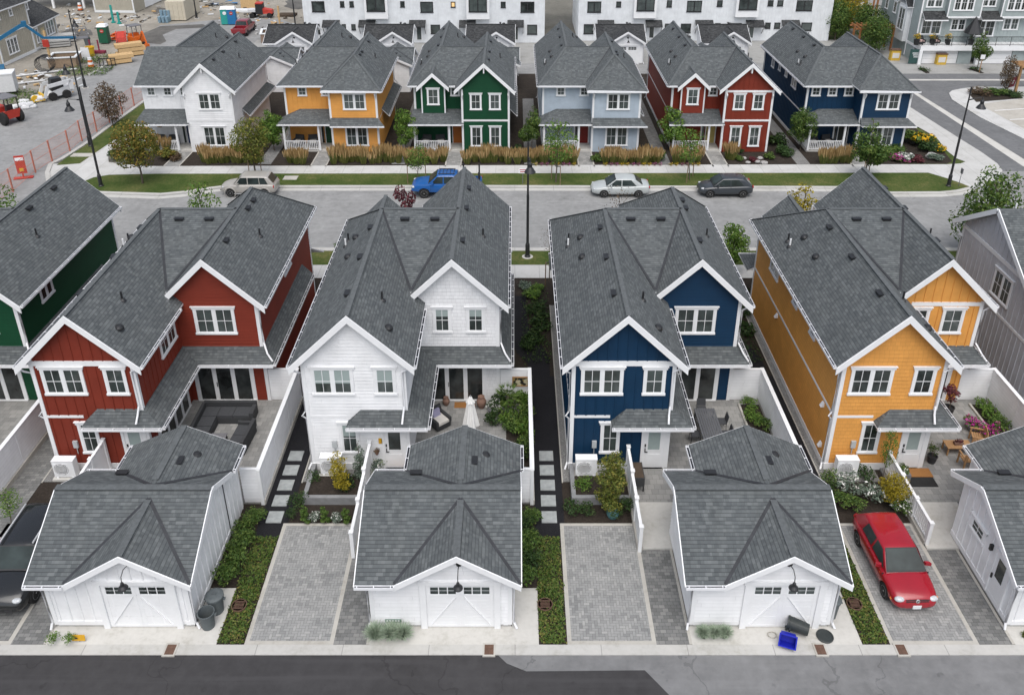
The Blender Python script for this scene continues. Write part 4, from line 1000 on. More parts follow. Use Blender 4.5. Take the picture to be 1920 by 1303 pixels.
# ------------------------------------------------------------------ vegetation
LEAF = dict(
    green=leafmat('leaf_green', (0.03, 0.07, 0.013), (0.085, 0.15, 0.028), (0.18, 0.24, 0.055)),
    bright=leafmat('leaf_bright', (0.045, 0.11, 0.015), (0.11, 0.2, 0.03), (0.19, 0.28, 0.05)),
    dark=leafmat('leaf_dark', (0.014, 0.035, 0.01), (0.035, 0.075, 0.018), (0.075, 0.12, 0.03)),
    autumn=leafmat('leaf_autumn', (0.07, 0.09, 0.014), (0.17, 0.17, 0.03), (0.32, 0.17, 0.035)),
    yellow=leafmat('leaf_yellow', (0.14, 0.13, 0.012), (0.34, 0.27, 0.02), (0.5, 0.4, 0.04)),
    bronze=leafmat('leaf_bronze', (0.05, 0.035, 0.02), (0.13, 0.085, 0.05), (0.2, 0.15, 0.09)),
    column=leafmat('leaf_columnar', (0.06, 0.09, 0.015), (0.15, 0.17, 0.03), (0.27, 0.23, 0.05)),
    plum=leafmat('leaf_plum', (0.05, 0.015, 0.02), (0.13, 0.03, 0.04), (0.22, 0.06, 0.07)),
    silver=leafmat('leaf_silver', (0.06, 0.09, 0.065), (0.15, 0.2, 0.15), (0.28, 0.33, 0.26)),
    blue=leafmat('leaf_bluegrass', (0.22, 0.29, 0.2), (0.38, 0.46, 0.35), (0.55, 0.6, 0.48)),
    white=leafmat('petal_white', (0.55, 0.55, 0.5), (0.75, 0.75, 0.72), tr=.1),
    pink=leafmat('petal_magenta', (0.25, 0.01, 0.12), (0.5, 0.03, 0.3), (0.6, 0.15, 0.45), tr=.1),
    gold=leafmat('petal_yellow', (0.55, 0.28, 0.01), (0.8, 0.5, 0.02), tr=.1),
    red=leafmat('petal_red', (0.35, 0.01, 0.01), (0.6, 0.03, 0.03), tr=.1),
    cover=leafmat('leaf_cover', (0.035, 0.08, 0.012), (0.1, 0.155, 0.028), (0.2, 0.18, 0.05)),
    reed=leafmat('reed_plume', (0.2, 0.13, 0.05), (0.4, 0.27, 0.12), (0.55, 0.4, 0.2)),
    reedg=leafmat('reed_blade', (0.07, 0.1, 0.022), (0.17, 0.19, 0.05), (0.26, 0.24, 0.08)))
M_BARK = mottled('bark', (0.11, 0.09, 0.07), .35, 8, .9)
M_STAKE = mottled('stake_wood', (0.2, 0.14, 0.09), .3, 6, .9)

def leaves(mb, n, blobs, size, rg, flat=0.0):
    """n small leaf faces spread through a set of ellipsoidal clumps"""
    wts = [b[3] * b[4] * b[5] for b in blobs]; tot = sum(wts)
    for b, wt in zip(blobs, wts):
        k = max(4, int(n * (wt / tot)))
        for _ in range(k):
            while True:
                x, y, z = rg.uniform(-1, 1), rg.uniform(-1, 1), rg.uniform(-1, 1); r = x * x + y * y + z * z
                if .02 < r < 1 and rg.random() < .25 + .75 * r: break
            c = Vector((b[0] + x * b[3], b[1] + y * b[4], b[2] + z * b[5]))
            d = Vector((x, y, z + .25)).normalized(); d = (d + Vector((rg.gauss(0, .6), rg.gauss(0, .6), rg.gauss(0, .5)))).normalized()
            u = d.cross(Vector((rg.gauss(0, 1), rg.gauss(0, 1), rg.gauss(0, 1)))).normalized(); v = d.cross(u)
            s = size * rg.uniform(.6, 1.35)
            mb.face([c - u * s, c - v * s * .5, c + u * s, c + v * s * .5])

def tree_mesh(h, crown, leaf, n, size, seed, trunk=.07, clear=.35, nb=12, shape='oval', limb=True, sparse=1.0):
    """tapered trunk, limbs and a broken crown; returns the two meshes (as objects, unparented)"""
    rg = random.Random(seed); mb = MB(); mb.mat(M_BARK)
    lean = Vector((rg.uniform(-.06, .06), rg.uniform(-.06, .06), 0)); pts = [Vector((0, 0, 0))]
    for i in range(1, 6): pts.append(Vector((lean.x * i * h / 5, lean.y * i * h / 5, h * .92 * i / 5)) + Vector((rg.uniform(-.04, .04), rg.uniform(-.04, .04), 0)))
    mb.tube(pts, [trunk * (1 - .17 * i) for i in range(6)], 7)
    blobs = []; R_ = crown / 2
    for i in range(nb):
        t = (i + .5) / nb; z = h * (clear + (1 - clear) * (t * .93)); k = {'oval': math.sin(math.pi * (.12 + .8 * t)) ** .7, 'cone': (1 - t) ** .7 * .95 + .12, 'col': .8 if t < .85 else .5, 'vase': .35 + .65 * t, 'round': math.sin(math.pi * (.08 + .84 * t)) ** .5}[shape]
        a = i * 2.4 + rg.uniform(-.4, .4); rr = R_ * k * rg.uniform(.35, .72)
        c = Vector((lean.x * z + math.cos(a) * rr, lean.y * z + math.sin(a) * rr, z)); s = R_ * k * rg.uniform(.45, .72)
        blobs.append((c.x, c.y, c.z, s, s, s * rg.uniform(.6, .95) + .05))
        if limb:
            b0 = Vector((lean.x * z * .8, lean.y * z * .8, max(h * clear * .8, z - rr * 1.1 - .1)))
            mb.tube([b0, b0.lerp(c, .55) + Vector((0, 0, .03)), c], [trunk * .38, trunk * .22, trunk * .08], 5, cap=False)
    t_ = mb.build('trunk')
    mb = MB(); mb.mat(LEAF[leaf]); leaves(mb, n, blobs, size, rg); c_ = mb.build('crown')
    return t_, c_
TR = {}
def tree(kind, label, loc, h, rot=0.0, stakes=False, group=None, cat='tree', name='tree', wx=1.0):
    """kinds are built once at their own height, then reused scaled"""
    P = dict(maple=(5.5, 3.4, 'autumn', 5200, .1, 11, .09, .3, 16, 'oval'), mixed=(5.5, 3.0, 'column', 3200, .1, 31, .08, .25, 16, 'oval'), maple2=(5.5, 3.3, 'green', 5200, .1, 12, .09, .22, 16, 'oval'),
             street=(5.0, 2.3, 'green', 2600, .1, 13, .06, .3, 12, 'cone'), bright=(4.0, 2.5, 'bright', 3000, .1, 14, .06, .2, 12, 'round'),
             thin=(4.5, 2.2, 'bright', 900, .09, 15, .05, .35, 14, 'oval'), bare=(4.5, 2.0, 'bronze', 200, .05, 16, .045, .3, 16, 'vase'),
             bronze=(4.4, 2.7, 'bronze', 2200, .1, 17, .06, .15, 16, 'round'), plum=(3.5, 1.6, 'plum', 700, .1, 18, .045, .3, 10, 'vase'),
             yellow=(3.2, 1.3, 'yellow', 2200, .055, 19, .04, .15, 18, 'col'), column=(3.8, 1.25, 'column', 3400, .055, 20, .05, .1, 22, 'col'),
             pine=(2.8, 1.0, 'silver', 2600, .05, 21, .05, .02, 12, 'cone'), big=(5.2, 4.0, 'green', 5200, .11, 22, .12, .12, 20, 'round'),
             oak=(7, 5.5, 'green', 5200, .17, 23, .16, .15, 20, 'round'), oaky=(6, 4.5, 'yellow', 3500, .15, 24, .14, .15, 16, 'round'), cypress=(3.2, 1.0, 'green', 1500, .09, 25, .05, .1, 10, 'col'))[kind]
    r = thing(name, label, cat, loc, rot, group)
    if kind not in TR:
        obs = tree_mesh(*P); TR[kind] = [o.data for o in obs]
        for o in obs: D.objects.remove(o)
    for nm, me in zip(('trunk', 'crown'), TR[kind]):
        o = D.objects.new(nm, me); COL.objects.link(o); o.parent = r
    s = h / P[0]; r.scale = (s * wx, s * wx, s)
    if stakes:
        mb = MB(); mb.mat(M_STAKE); q = 1 / s; qx = 1 / (s * wx)
        for sg in (-1, 1): mb.tube([(sg * .75 * qx, 0, 0), (sg * .72 * qx, 0, 1.7 * q)], .035 * qx, 6)
        mb.mat(M_BLACK); mb.beam((-.72 * qx, 0, 1.62 * q), (0, .03, 1.4 * q), .03 * qx, .06 * q); mb.beam((0, .03, 1.4 * q), (.72 * qx, 0, 1.62 * q), .03 * qx, .06 * q)
        mb.build('stake_frame', r)
    return r
SH = {}
def shrub(label, loc, w, h, leaf='green', flower=None, n=500, size=.05, group=None, name='shrub', cat='shrub', rot=0.0, seed=None, nfl=.16):
    """low bush: several clumps from the ground up, petals as a part"""
    sd = seed if seed is not None else int(abs(loc[0] * 7 + loc[1] * 13)) % 5; key = (leaf, flower, n, size, sd)
    if key not in SH:
        rg = random.Random(sd + 40); bl = []
        for i in range(7):
            a = i * 2.4; rr = .0 if i == 0 else rg.uniform(.2, .33); s = rg.uniform(.2, .3)
            bl.append((math.cos(a) * rr, math.sin(a) * rr, .12 + rg.uniform(.2, .55), s, s, s * 1.1))
        mb = MB(); mb.mat(LEAF[leaf]); leaves(mb, n, bl, size, rg); mb.mat(M_BARK)
        for i in range(5): mb.tube([(0, 0, 0), (bl[i][0] * .6, bl[i][1] * .6, .4)], .015, 4, cap=False)
        a = mb.build('foliage'); L = [('foliage', a.data)]; D.objects.remove(a)
        if flower:
            mb = MB(); mb.mat(LEAF[flower]); leaves(mb, int(n * nfl), [(b[0], b[1], b[2] + .06, b[3] * 1.02, b[4] * 1.02, b[5]) for b in bl], size * 1.1, rg); a = mb.build('blossom'); L.append(('blossom', a.data)); D.objects.remove(a)
        SH[key] = L
    r = thing(name, label, cat, loc, rot, group); r.scale = (w, w, h)
    for nm, me in SH[key]:
        o = D.objects.new(nm, me); COL.objects.link(o); o.parent = r
    return r
def grass_row(label, x0, x1, y, h=1.4, name='reed_grass', d=.55, group=None):
    """upright feather reed grass in a dense row: green blades below, tan plumes above"""
    rg = random.Random(int(x0 * 10)); root = thing(name, label, 'ornamental grass', ((x0 + x1) / 2, y, 0), 0, group)
    a, b = MB(), MB(); a.mat(LEAF['reedg']); b.mat(LEAF['reed']); W = (x1 - x0) / 2; ncl = max(2, int((x1 - x0) / .52))
    for c in range(ncl):
        cx = -W + (c + .5) * 2 * W / ncl + rg.uniform(-.08, .08); cy = rg.uniform(-.25, .25); cx += rg.uniform(-.12, .12); ch = h * rg.uniform(.72, 1.1)
        for i in range(150):
            t = rg.random() * 6.28; r_ = rg.random() ** .5; px, py = cx + math.cos(t) * r_ * .22, cy + math.sin(t) * r_ * .22
            qx, qy = cx + math.cos(t) * r_ * (.42 + rg.uniform(-.06, .12)), cy + math.sin(t) * r_ * d; hh = ch * rg.uniform(.55, .78); w_ = .016
            a.face([(px - w_, py, 0), (px + w_, py, 0), (qx + w_ * .6, qy, hh), (qx - w_ * .3, qy, hh)])
            if i % 2 == 0:
                rx, ry = qx + (qx - cx) * .25 + rg.uniform(-.04, .04), qy + rg.uniform(-.03, .03); h2 = ch * rg.uniform(.92, 1.12)
                b.face([(qx - .014, qy, hh * .8), (qx + .014, qy, hh * .8), (rx + .03, ry, h2 * .86), (rx, ry, h2), (rx - .03, ry, h2 * .86)])
    a.build('blades', root); b.build('plumes', root); return root

def P0(u, v, z=0): q = G(u, v); q.z = z; return q
ROWN = dict(white='white corner', orange='orange', green='green', pale='pale blue', red='red', blue='navy corner')
for k, (a, b, c, d) in dict(white=(-26.3, -20.9, None, None), orange=(-15.3, -9.5, None, None), green=(-4.2, .35, .5, 1.9), pale=(7.3, 12.1, None, None), red=(13.0, 15.6, None, None), blue=(25.2, 28.1, None, None)).items():
    grass_row('row of tan feather reed grass in front of the %s house across the street' % ROWN[k], a, b, 66.4, group='reed grass along the far sidewalk')
grass_row('tan feather reed grass left of the porch steps of the green house', -9.3, -5.8, 66.4, group='reed grass along the far sidewalk')
grass_row('tan feather reed grass left of the porch steps of the pale blue house', .6, 5.1, 66.4, group='reed grass along the far sidewalk')
grass_row('short tan reed grass beside the front walk of the orange house', -19.0, -17.1, 66.3, group='reed grass along the far sidewalk')
grass_row('single tuft of tan reed grass by the front walk of the red house', 17.75, 18.3, 67.2, group='reed grass along the far sidewalk')
grass_row('reed grass behind the autumn tree at the white corner house', -30.9, -29.5, 69.0, group='reed grass along the far sidewalk')
# trees along the far sidewalk and gardens
tree('maple', 'tree turning orange on the lawn in front of the white corner house', P0(268, 345), 5.4, .5)
tree('mixed', 'staked green and bronze tree behind the beige wagon', P0(480, 331), 5.3, 1.2, True)
tree('bright', 'bright green tree between the white corner house and the orange house', P0(515, 283), 3.6, .8)
tree('bright', 'bright green tree right of the porch of the orange house across the street', P0(762, 283), 3.9, 2.1, wx=.85)
tree('thin', 'thin staked young tree behind the blue pickup', P0(782, 343), 3.4, .4, True)
tree('street', 'green tree between the green house and the pale blue house', P0(997, 283), 4.4, 3.0)
tree('thin', 'staked young tree in front of the pale blue house', P0(1042, 343), 5.2, 2.0, True, wx=1.1)
tree('bright', 'bright green tree left of the red house across the street', P0(1258, 281), 3.9, 1.1)
tree('thin', 'staked young tree behind the dark hatchback', P0(1293, 338), 4.6, 4.2, True)
tree('maple2', 'green tree in front of the porch of the navy corner house', P0(1500, 282), 4.0, 2.2)
tree('street', 'tall staked tree on the lawn in front of the navy corner house', P0(1622, 335), 5.3, .9, True, wx=1.2)
tree('bronze', 'brownish leafy tree by the orange mesh fence', P0(212, 236), 4.3, .3)
# near side of the street, seen over the roofs
tree('big', 'large green tree at the street by the grey house', Vector((30.2, 49.4, 0)), 6.0, .7, wx=.9)
tree('bright', 'round bright green tree beyond the navy blue house', Vector((13.7, 47.6, 0)), 3.5, 1.6, wx=.9)
tree('thin', 'thin tree with pale green leaves rising behind the red house roof', Vector((-19.9, 49.3, 0)), 5.6, 2.5, wx=.8)
tree('plum', 'small tree with crimson leaves rising behind the white house roof', Vector((-6.75, 49.3, 0)), 5.0, .2, wx=.62)
tree('bare', 'almost bare tree with a few brown leaves behind the navy house roof', Vector((6.7, 49.3, 0)), 5.3, .2)
tree('yellow', 'small yellow green tree peeking over the orange house roof', Vector((18.3, 49.3, 0)), 5.4, .2, wx=1.2)
tree('bare', 'bare staked young tree by the sidewalk between the white and navy houses', Vector((2.15, 46.4, 0)), 3.8, 1.2, True)
tree('thin', 'pale green tree beside the dark green house at the left', Vector((-33.2, 49.4, 0)), 5.4, 1.7)
tree('bright', 'bright green shrub tree beside the red house skirt roof', Vector((-10.9, 47.2, 0)), 2.2, 1.0, wx=.8)
# gardens on the alley side
tree('yellow', 'narrow golden yellow shrub in the garden of the white house', Vector((-7.35, 27.9, .1)), 2.35, 1.0, name='golden_shrub', cat='shrub')
tree('pine', 'silvery blue conifer by the kitchen window of the white house', Vector((-6.6, 28.7, .1)), 2.3, 0, name='conifer', cat='shrub')
tree('column', 'tall columnar yellow green tree in front of the navy house', Vector((3.85, 27.0, .1)), 3.2, 0, name='columnar_tree', wx=1.35)
tree('oaky', 'yellow green leafy bush by the balustrade of the orange house', Vector((15.8, 27.3, .1)), 1.6, 0, name='shrub', cat='shrub', wx=.9)
tree('thin', 'slim climbing plant at the back corner of the orange house', Vector((15.95, 28.7, 0)), 2.9, 2, name='climbing_plant', cat='plant', wx=.5)
tree('thin', 'small yellow green bush behind the black car at the left', Vector((-20.6, 26.3, 0)), 1.7, 2, name='shrub', cat='shrub', wx=1.3)
for i, (u, w_) in enumerate(((573, 'left'), (612, 'middle'), (652, 'right'))):
    p = P0(u, 981); tree('cypress', '%s of the three small bright green conifers in the white house front bed' % w_, p, .95, i, group='small conifers by the driveway', name='small_conifer', cat='shrub', wx=1.5)
# rows of shrubs: (label, px, py, width, height, leaf, flower)
S = [('white flowers between the small conifers', 592, 978, .5, .3, 'silver', 'white'), ('white flowers right of the middle small conifer', 632, 978, .5, .3, 'silver', 'white'),
     ('dark green bush at the end of the white house front bed', 562, 950, .8, .5, 'dark', None), ('dark green bush behind the golden shrub', 650, 917, .9, .7, 'dark', None),
     ('low dark bush left of the golden shrub', 590, 905, .7, .5, 'dark', None), ('long dark bush by the first stepping slabs of the white house', 550, 975, .5, .5, 'dark', None),
     ('white flowering bush by the screen of the white house', 700, 885, .95, .6, 'silver', 'white'), ('round green bush left of the back door of the white house', 716, 872, .9, .6, 'green', None),
     ('lime bush left of the columnar tree', 1095, 922, .8, .55, 'bright', None), ('lime bush right of the columnar tree', 1157, 912, .75, .6, 'bright', None),
     ('dark bush at the left of the navy house front bed', 1072, 960, .8, .45, 'dark', None), ('dark bush in the middle of the navy house front bed', 1100, 965, .7, .4, 'dark', None),
     ('dark bush right of the wrapped root ball', 1150, 965, .8, .5, 'dark', None), ('dark bush against the screen of the navy house', 1175, 960, .7, .6, 'dark', None),
     ('rose bush with pale pink blooms above the red car', 1590, 925, 1.1, .8, 'silver', 'white'), ('green bush left of the red car', 1575, 950, .9, .6, 'green', None), ('leafy bush behind the red car', 1600, 958, .9, .6, 'green', None),
     ('rose bush behind the red car near the balustrade', 1668, 945, 1.0, .7, 'silver', 'white'), ('green bush below the air conditioner of the orange house', 1555, 910, .8, .6, 'green', None), ('bush with small white blooms right of the red car', 1690, 965, .8, .7, 'green', 'white'),
     ('dark bush beside the climbing plant', 1620, 900, .8, .7, 'dark', None), ('rose bush in the middle of the orange house bed', 1632, 940, 1.0, .75, 'silver', 'white'),
     ('dark bush beside the far right stepping path', 1555, 935, .7, .6, 'dark', None),
     ('small green tuft left of the yellow sign', 103, 1207, .45, .35, 'bright', None), ('small green tuft right of the yellow sign', 133, 1207, .45, .35, 'bright', None),
     ('lime shrub at the top of the navy patio bed', 1402, 765, .8, .5, 'bright', None), ('lime shrub in the middle of the navy patio bed', 1409, 785, .8, .5, 'bright', None), ('lime shrub low in the navy patio bed', 1414, 797, .8, .5, 'bright', None), ('green shrub at the near end of the navy patio bed', 1432, 808, .9, .6, 'green', None),
     ('lime shrub at the top of the orange patio bed', 1842, 770, .9, .6, 'bright', None), ('green shrub in the middle of the orange patio bed', 1856, 788, 1.0, .6, 'bright', None), ('green shrub low in the orange patio bed', 1872, 806, 1.0, .6, 'green', None)]
for l, u, v, w_, h_, lf, fl in S: shrub(l, P0(u, v, .12), w_ * 1.15, h_ * 1.15, lf, fl, 420, .055)
# planted edge of the white patio
G_ = [('lime bush at the top of the white patio bed under the picture', 968, 752, .8, .7, 'bright'), ('green bush between the two lime ferns of the white patio bed', 988, 795, 1.0, 1.2, 'green'), ('lime bush at the inner edge of the white patio bed', 948, 800, .8, .8, 'bright'), ('dark leafy bush behind the white parasol bed', 940, 768, 1.1, 1.0, 'dark'), ('green bush in the white patio bed near the palm', 955, 782, 1.2, 1.1, 'green'), ('lime fern in the white patio bed, upper one', 980, 770, .9, 1.2, 'bright'), ('green bush low in the white patio bed', 965, 812, 1.2, 1.0, 'green'),
      ('lime fern in the white patio bed, lower one', 984, 822, 1.0, 1.1, 'bright'), ('dark bush at the near end of the white patio bed', 985, 850, 1.0, .9, 'green'), ('grey green bush between the parasol and the bed', 923, 800, .8, .9, 'dark'), ('green bush at the fence of the white patio', 978, 862, .9, .8, 'dark')]
for l, u, v, w_, h_, lf in G_: shrub(l, P0(u, v, .12), w_, h_, lf, None, 650, .06)
# hedge plants along the garages
k = 0
for X, nm in ((-20.2, 'board and batten garage'), (-8.9, 'garage of the white house'), (2.42, 'garage of the navy house')):
    for i in range(6):
        y = 23.35 + i * .62; k += 1
        if X == 2.42 and i > 3: break
        shrub('leafy bush %s along the side of the %s' % (('nearest the alley', 'second from the alley', 'third from the alley', 'fourth from the alley', 'fifth from the alley', 'farthest from the alley')[i], nm), Vector((X + 9.3 + (i % 2) * .25, y, 0)), 1.05, 1.0 - .06 * i, ('green', 'dark', 'green', 'green', 'dark', 'green')[i] if X > -10 else 'green', None, 700, .05, seed=i % 5)
def cover(name, x0, x1, y0, y1, n, leaf='cover', size=.045, h=.12, label=None):
    rg = random.Random(int(x0 * 3)); mb = MB(); mb.mat(LEAF[leaf])
    for _ in range(n):
        x, y, z = rg.uniform(x0, x1) + rg.gauss(0, .03), rg.uniform(y0, y1), rg.uniform(.01, h); d = Vector((rg.gauss(0, .5), rg.gauss(0, .5), 1)).normalized(); u = d.cross(Vector((rg.gauss(0, 1), rg.gauss(0, 1), .1))).normalized(); v = d.cross(u); c = Vector((x, y, z)); s = size * rg.uniform(.6, 1.3)
        mb.face([c - u * s, c - v * s * .6, c + u * s, c + v * s * .6])
    return tag(mb.build(name), kind='stuff')
for X in (-20.2, -8.9, 2.42): cover('ground_cover', X + 9.78, X + 10.68, 20.72, 25.6, 3300)
cover('ground_cover', .4, 2.0, 37.5, 46, 900, 'dark', .06, .3); cover('ground_cover', .4, 2.0, 37.5, 46, 500, 'bright', .05, .3); cover('ground_cover', -11, -9.5, 42, 46, 700, 'green', .06, .3)
cover('ground_cover', 11.8, 13.2, 37.5, 46, 900, 'dark', .06, .3)
for i, (u, v, w_, h_, lf) in enumerate(((1000, 560, 1.2, .7, 'bright'), (1008, 590, 1.3, .9, 'dark'), (1015, 615, 1.4, .9, 'dark'), (985, 540, 1.0, .5, 'silver'), (1003, 640, 1.2, .8, 'dark'), (1010, 545, .9, .5, 'bright'), (992, 655, 1.0, .8, 'dark'))):
    shrub('%s shrub in the bed between the white and navy houses, %s from the street' % ({'bright': 'lime', 'dark': 'dark green', 'silver': 'grey'}[lf], ('third', 'fourth', 'fifth', 'first', 'sixth', 'second', 'seventh')[i]), P0(u, v), w_, h_, lf, None, 420, .07)
for i, (u, v, lf) in enumerate(((1385, 560, 'dark'), (1392, 590, 'dark'), (1398, 625, 'dark'), (1378, 540, 'plum'))):
    shrub('%s shrub in the gap between the navy and orange houses, %s from the street' % ('plum' if lf == 'plum' else 'dark green', ('second', 'third', 'fourth', 'first')[i]), P0(u, v), 1.2, .9, lf, None, 420, .07)
# blue oat grass by the garage doors
def oat(label, x, y, w_=1.6, h=.7, leaf='blue', n=1500):
    rg = random.Random(int(x * 10)); r = thing('oat_grass', label, 'ornamental grass', (x, y, 0)); mb = MB(); mb.mat(LEAF[leaf])
    for c in range(3):
        cx = (c - 1) * w_ * .3 + rg.uniform(-.1, .1)
        for i in range(n // 3):
            a = rg.random() * 6.28; r_ = rg.random() ** .6; hh = h * rg.uniform(.6, 1.1) * (1 - .35 * r_); q = Vector((cx + math.cos(a) * r_ * w_ * .33, math.sin(a) * r_ * w_ * .3, hh)); p = Vector((cx + rg.gauss(0, .03), rg.gauss(0, .03), 0)); m_ = p.lerp(q, .6) + Vector((0, 0, .1)); s = Vector((-math.sin(a), math.cos(a), 0)) * .009
            mb.face([p - s, p + s, m_ + s, m_ - s]); mb.face([m_ - s, m_ + s, q])
    mb.build('blades', r)
oat('pale blue grass clump by the garage of the white house', -4.4, 20.95); oat('pale blue grass clump by the garage of the navy house', 6.95, 20.98, 1.15, .6); oat('small yellowish grass tuft at the right edge garage', 18.2, 20.98, .7, .3, 'reedg', 200)
# flower edging in front of the pale blue and red houses across the street
k = 0
for a, b in ((1.3, 5.0), (7.5, 12.0), (12.9, 15.3)):
    x = a
    while x < b:
        k += 1; f = ('pink', 'gold', 'gold', 'pink')[k % 4]
        shrub('low %s bedding plant along the far sidewalk' % ('magenta' if f == 'pink' else 'yellow'), Vector((x, 65.65, 0)), .5, .28, 'green', f, 160, .05, group='%s bedding plants along the far sidewalk' % ('magenta' if f == 'pink' else 'yellow'), name='bedding_plant', cat='flowers', nfl=.6, seed=1); x += .45
# corner garden of the navy house
for l, u, v, w_, h_, lf, fl in [('large green bush with orange yellow flowers at the navy corner house', 1727, 275, 1.9, 1.3, 'green', 'gold'), ('green bush left of the yellow flowers at the navy corner house', 1706, 268, 2.0, 1.4, 'green', None), ('dark green bush right of the yellow flowers', 1741, 284, 1.8, 1.1, 'dark', None),
    ('small bush of yellow flowers at the lawn corner', 1760, 284, 1.1, .8, 'green', 'gold'), ('white flowering bush by the far sidewalk corner', 1695, 302, 1.3, .8, 'silver', 'white'), ('magenta flowering bush by the far sidewalk corner', 1680, 302, 1.2, .7, 'green', 'pink'), ('plum coloured low shrub by the far sidewalk corner', 1718, 304, 1.3, .6, 'plum', None), ('silver shrub beside the boulder', 1754, 300, 1.4, .6, 'silver', None),
    ('green hedge plant under the window of the navy corner house, left one', 1650, 290, 2.0, .9, 'green', None), ('green hedge plant under the window of the navy corner house, right one', 1680, 289, 1.8, .9, 'green', None), ('bushy shrub left of the reed grass at the navy corner house', 1470, 290, 1.8, 1.0, 'dark', None),
    ('dark shrub in the side garden of the navy corner house', 1458, 272, 1.8, 1.1, 'dark', None), ('magenta blooms by the front bed of the red house', 1700, 306, .6, .4, 'green', 'pink'),
    ('dark shrub at the corner sidewalk of the white corner house', 222, 300, 1.5, 1.0, 'dark', None), ('green and rust shrub beside the autumn tree', 315, 298, 1.7, 1.0, 'autumn', None), ('rust coloured shrub by the front walk of the white corner house', 330, 300, 1.3, .8, 'bronze', None), ('green shrub by the porch of the white corner house', 262, 285, 1.6, 1.2, 'green', None),
    ('green shrub right of the green house', 968, 292, 1.3, 1.0, 'dark', None), ('green shrub by the front walk of the pale blue house', 1118, 303, 1.1, .7, 'green', None), ('green shrub at the end of the pale blue house reed grass', 1238, 300, 1.1, .9, 'green', None),
    ('small shrub in the rock garden of the red house, left', 1385, 300, .9, .5, 'green', None), ('small shrub in the rock garden of the red house, right', 1442, 298, 1.0, .6, 'green', None), ('small round shrub under the red house window', 1388, 288, .6, .5, 'dark', None), ('reddish shrub in the rock garden of the red house', 1412, 302, .9, .4, 'plum', None)]:
    shrub(l, P0(u, v), w_, h_, lf, fl, 600, .08, nfl=.5)
def rock(label, loc, s, seed):
    rg = random.Random(seed); bm = bmesh.new(); bmesh.ops.create_icosphere(bm, subdivisions=2, radius=1)
    for v in bm.verts: v.co *= rg.uniform(.85, 1.12); v.co = Vector((v.co.x * s, v.co.y * s * .8, max(0, v.co.z * s * .6 + s * .2)))
    me = D.meshes.new('boulder'); bm.to_mesh(me); bm.free(); me.materials.append(mottled('rock', (.35, .34, .33), .3, 4, .9)); o = D.objects.new('boulder', me); COL.objects.link(o); o.location = loc; return tag(o, label, 'rock')
rock('grey boulder in the corner garden of the navy house', P0(1746, 296), .55, 1)
for i, (u, v) in enumerate(((1402, 306), (1420, 305), (1432, 307), (1395, 298), (1425, 298))): rock('pale rock in the garden bed of the red house, %s' % ('front left', 'front middle', 'front right', 'back left', 'back right')[i], P0(u, v), .22 + .05 * (i % 3), i + 3)
# trees far away
tree('oaky', 'yellow green tree at the grassy hill beyond the townhouses', P0(1590, 62), 5.5, 0); tree('oak', 'dark green tree left of the white curved fence', P0(1565, 75), 5.0, 1); tree('oak', 'green tree below the white curved fence', P0(1625, 80), 4.8, 2); tree('oak', 'rounded tree behind the navy corner house roof', P0(1640, 100), 4.5, 3)
tree('street', 'small street tree in front of the sage townhouse garages', P0(1832, 132), 5.0, 1, wx=.9); tree('bronze', 'dark red leafed tree in the plaza planting bed', P0(1884, 173), 4.0, 1, wx=.7)
for i, (u, v) in enumerate(((1838, 178), (1862, 178), (1895, 180))): shrub('%s low shrub in the plaza bed' % ('left', 'middle', 'right')[i], P0(u, v), 2.6, .8, ('bronze', 'green', 'dark')[i], None, 500, .06)
# ------------------------------------------------------------------ vehicles
M_CARGLASS = glassmat('car_glass', (0.03, 0.04, 0.04), .08, .4, .22); M_PLASTIC = mottled('dark_plastic', (.03, .03, .032), .2, 8, .6)
M_RIM = mottled('alloy', (.55, .56, .57), .12, 9, .4, metal=.3); M_DISC = mottled('brake_disc', (.09, .09, .095), .2, 9, .5, metal=.5); M_LAMP = mottled('headlamp', (.5, .52, .54), .3, 16, .2, .5); M_TAIL = mottled('tail_lamp', (.35, .01, .012), .2, 9, .2, .7); M_AMBER = mottled('amber_lamp', (.7, .2, .02), .1, 9, .3)
def smooth(o, ang=32):
    me = o.data; me.polygons.foreach_set('use_smooth', [True] * len(me.polygons)); me.set_sharp_from_angle(angle=R(ang))
def loft(mb, rings, cap=True):
    for a, b in zip(rings, rings[1:]):
        for k in range(len(a) - 1): mb.face([a[k], a[k + 1], b[k + 1], b[k]])
        mb.face([a[-1], a[0], b[0], b[-1]])
    if cap: mb.face(rings[0][::-1]); mb.face(rings[-1])
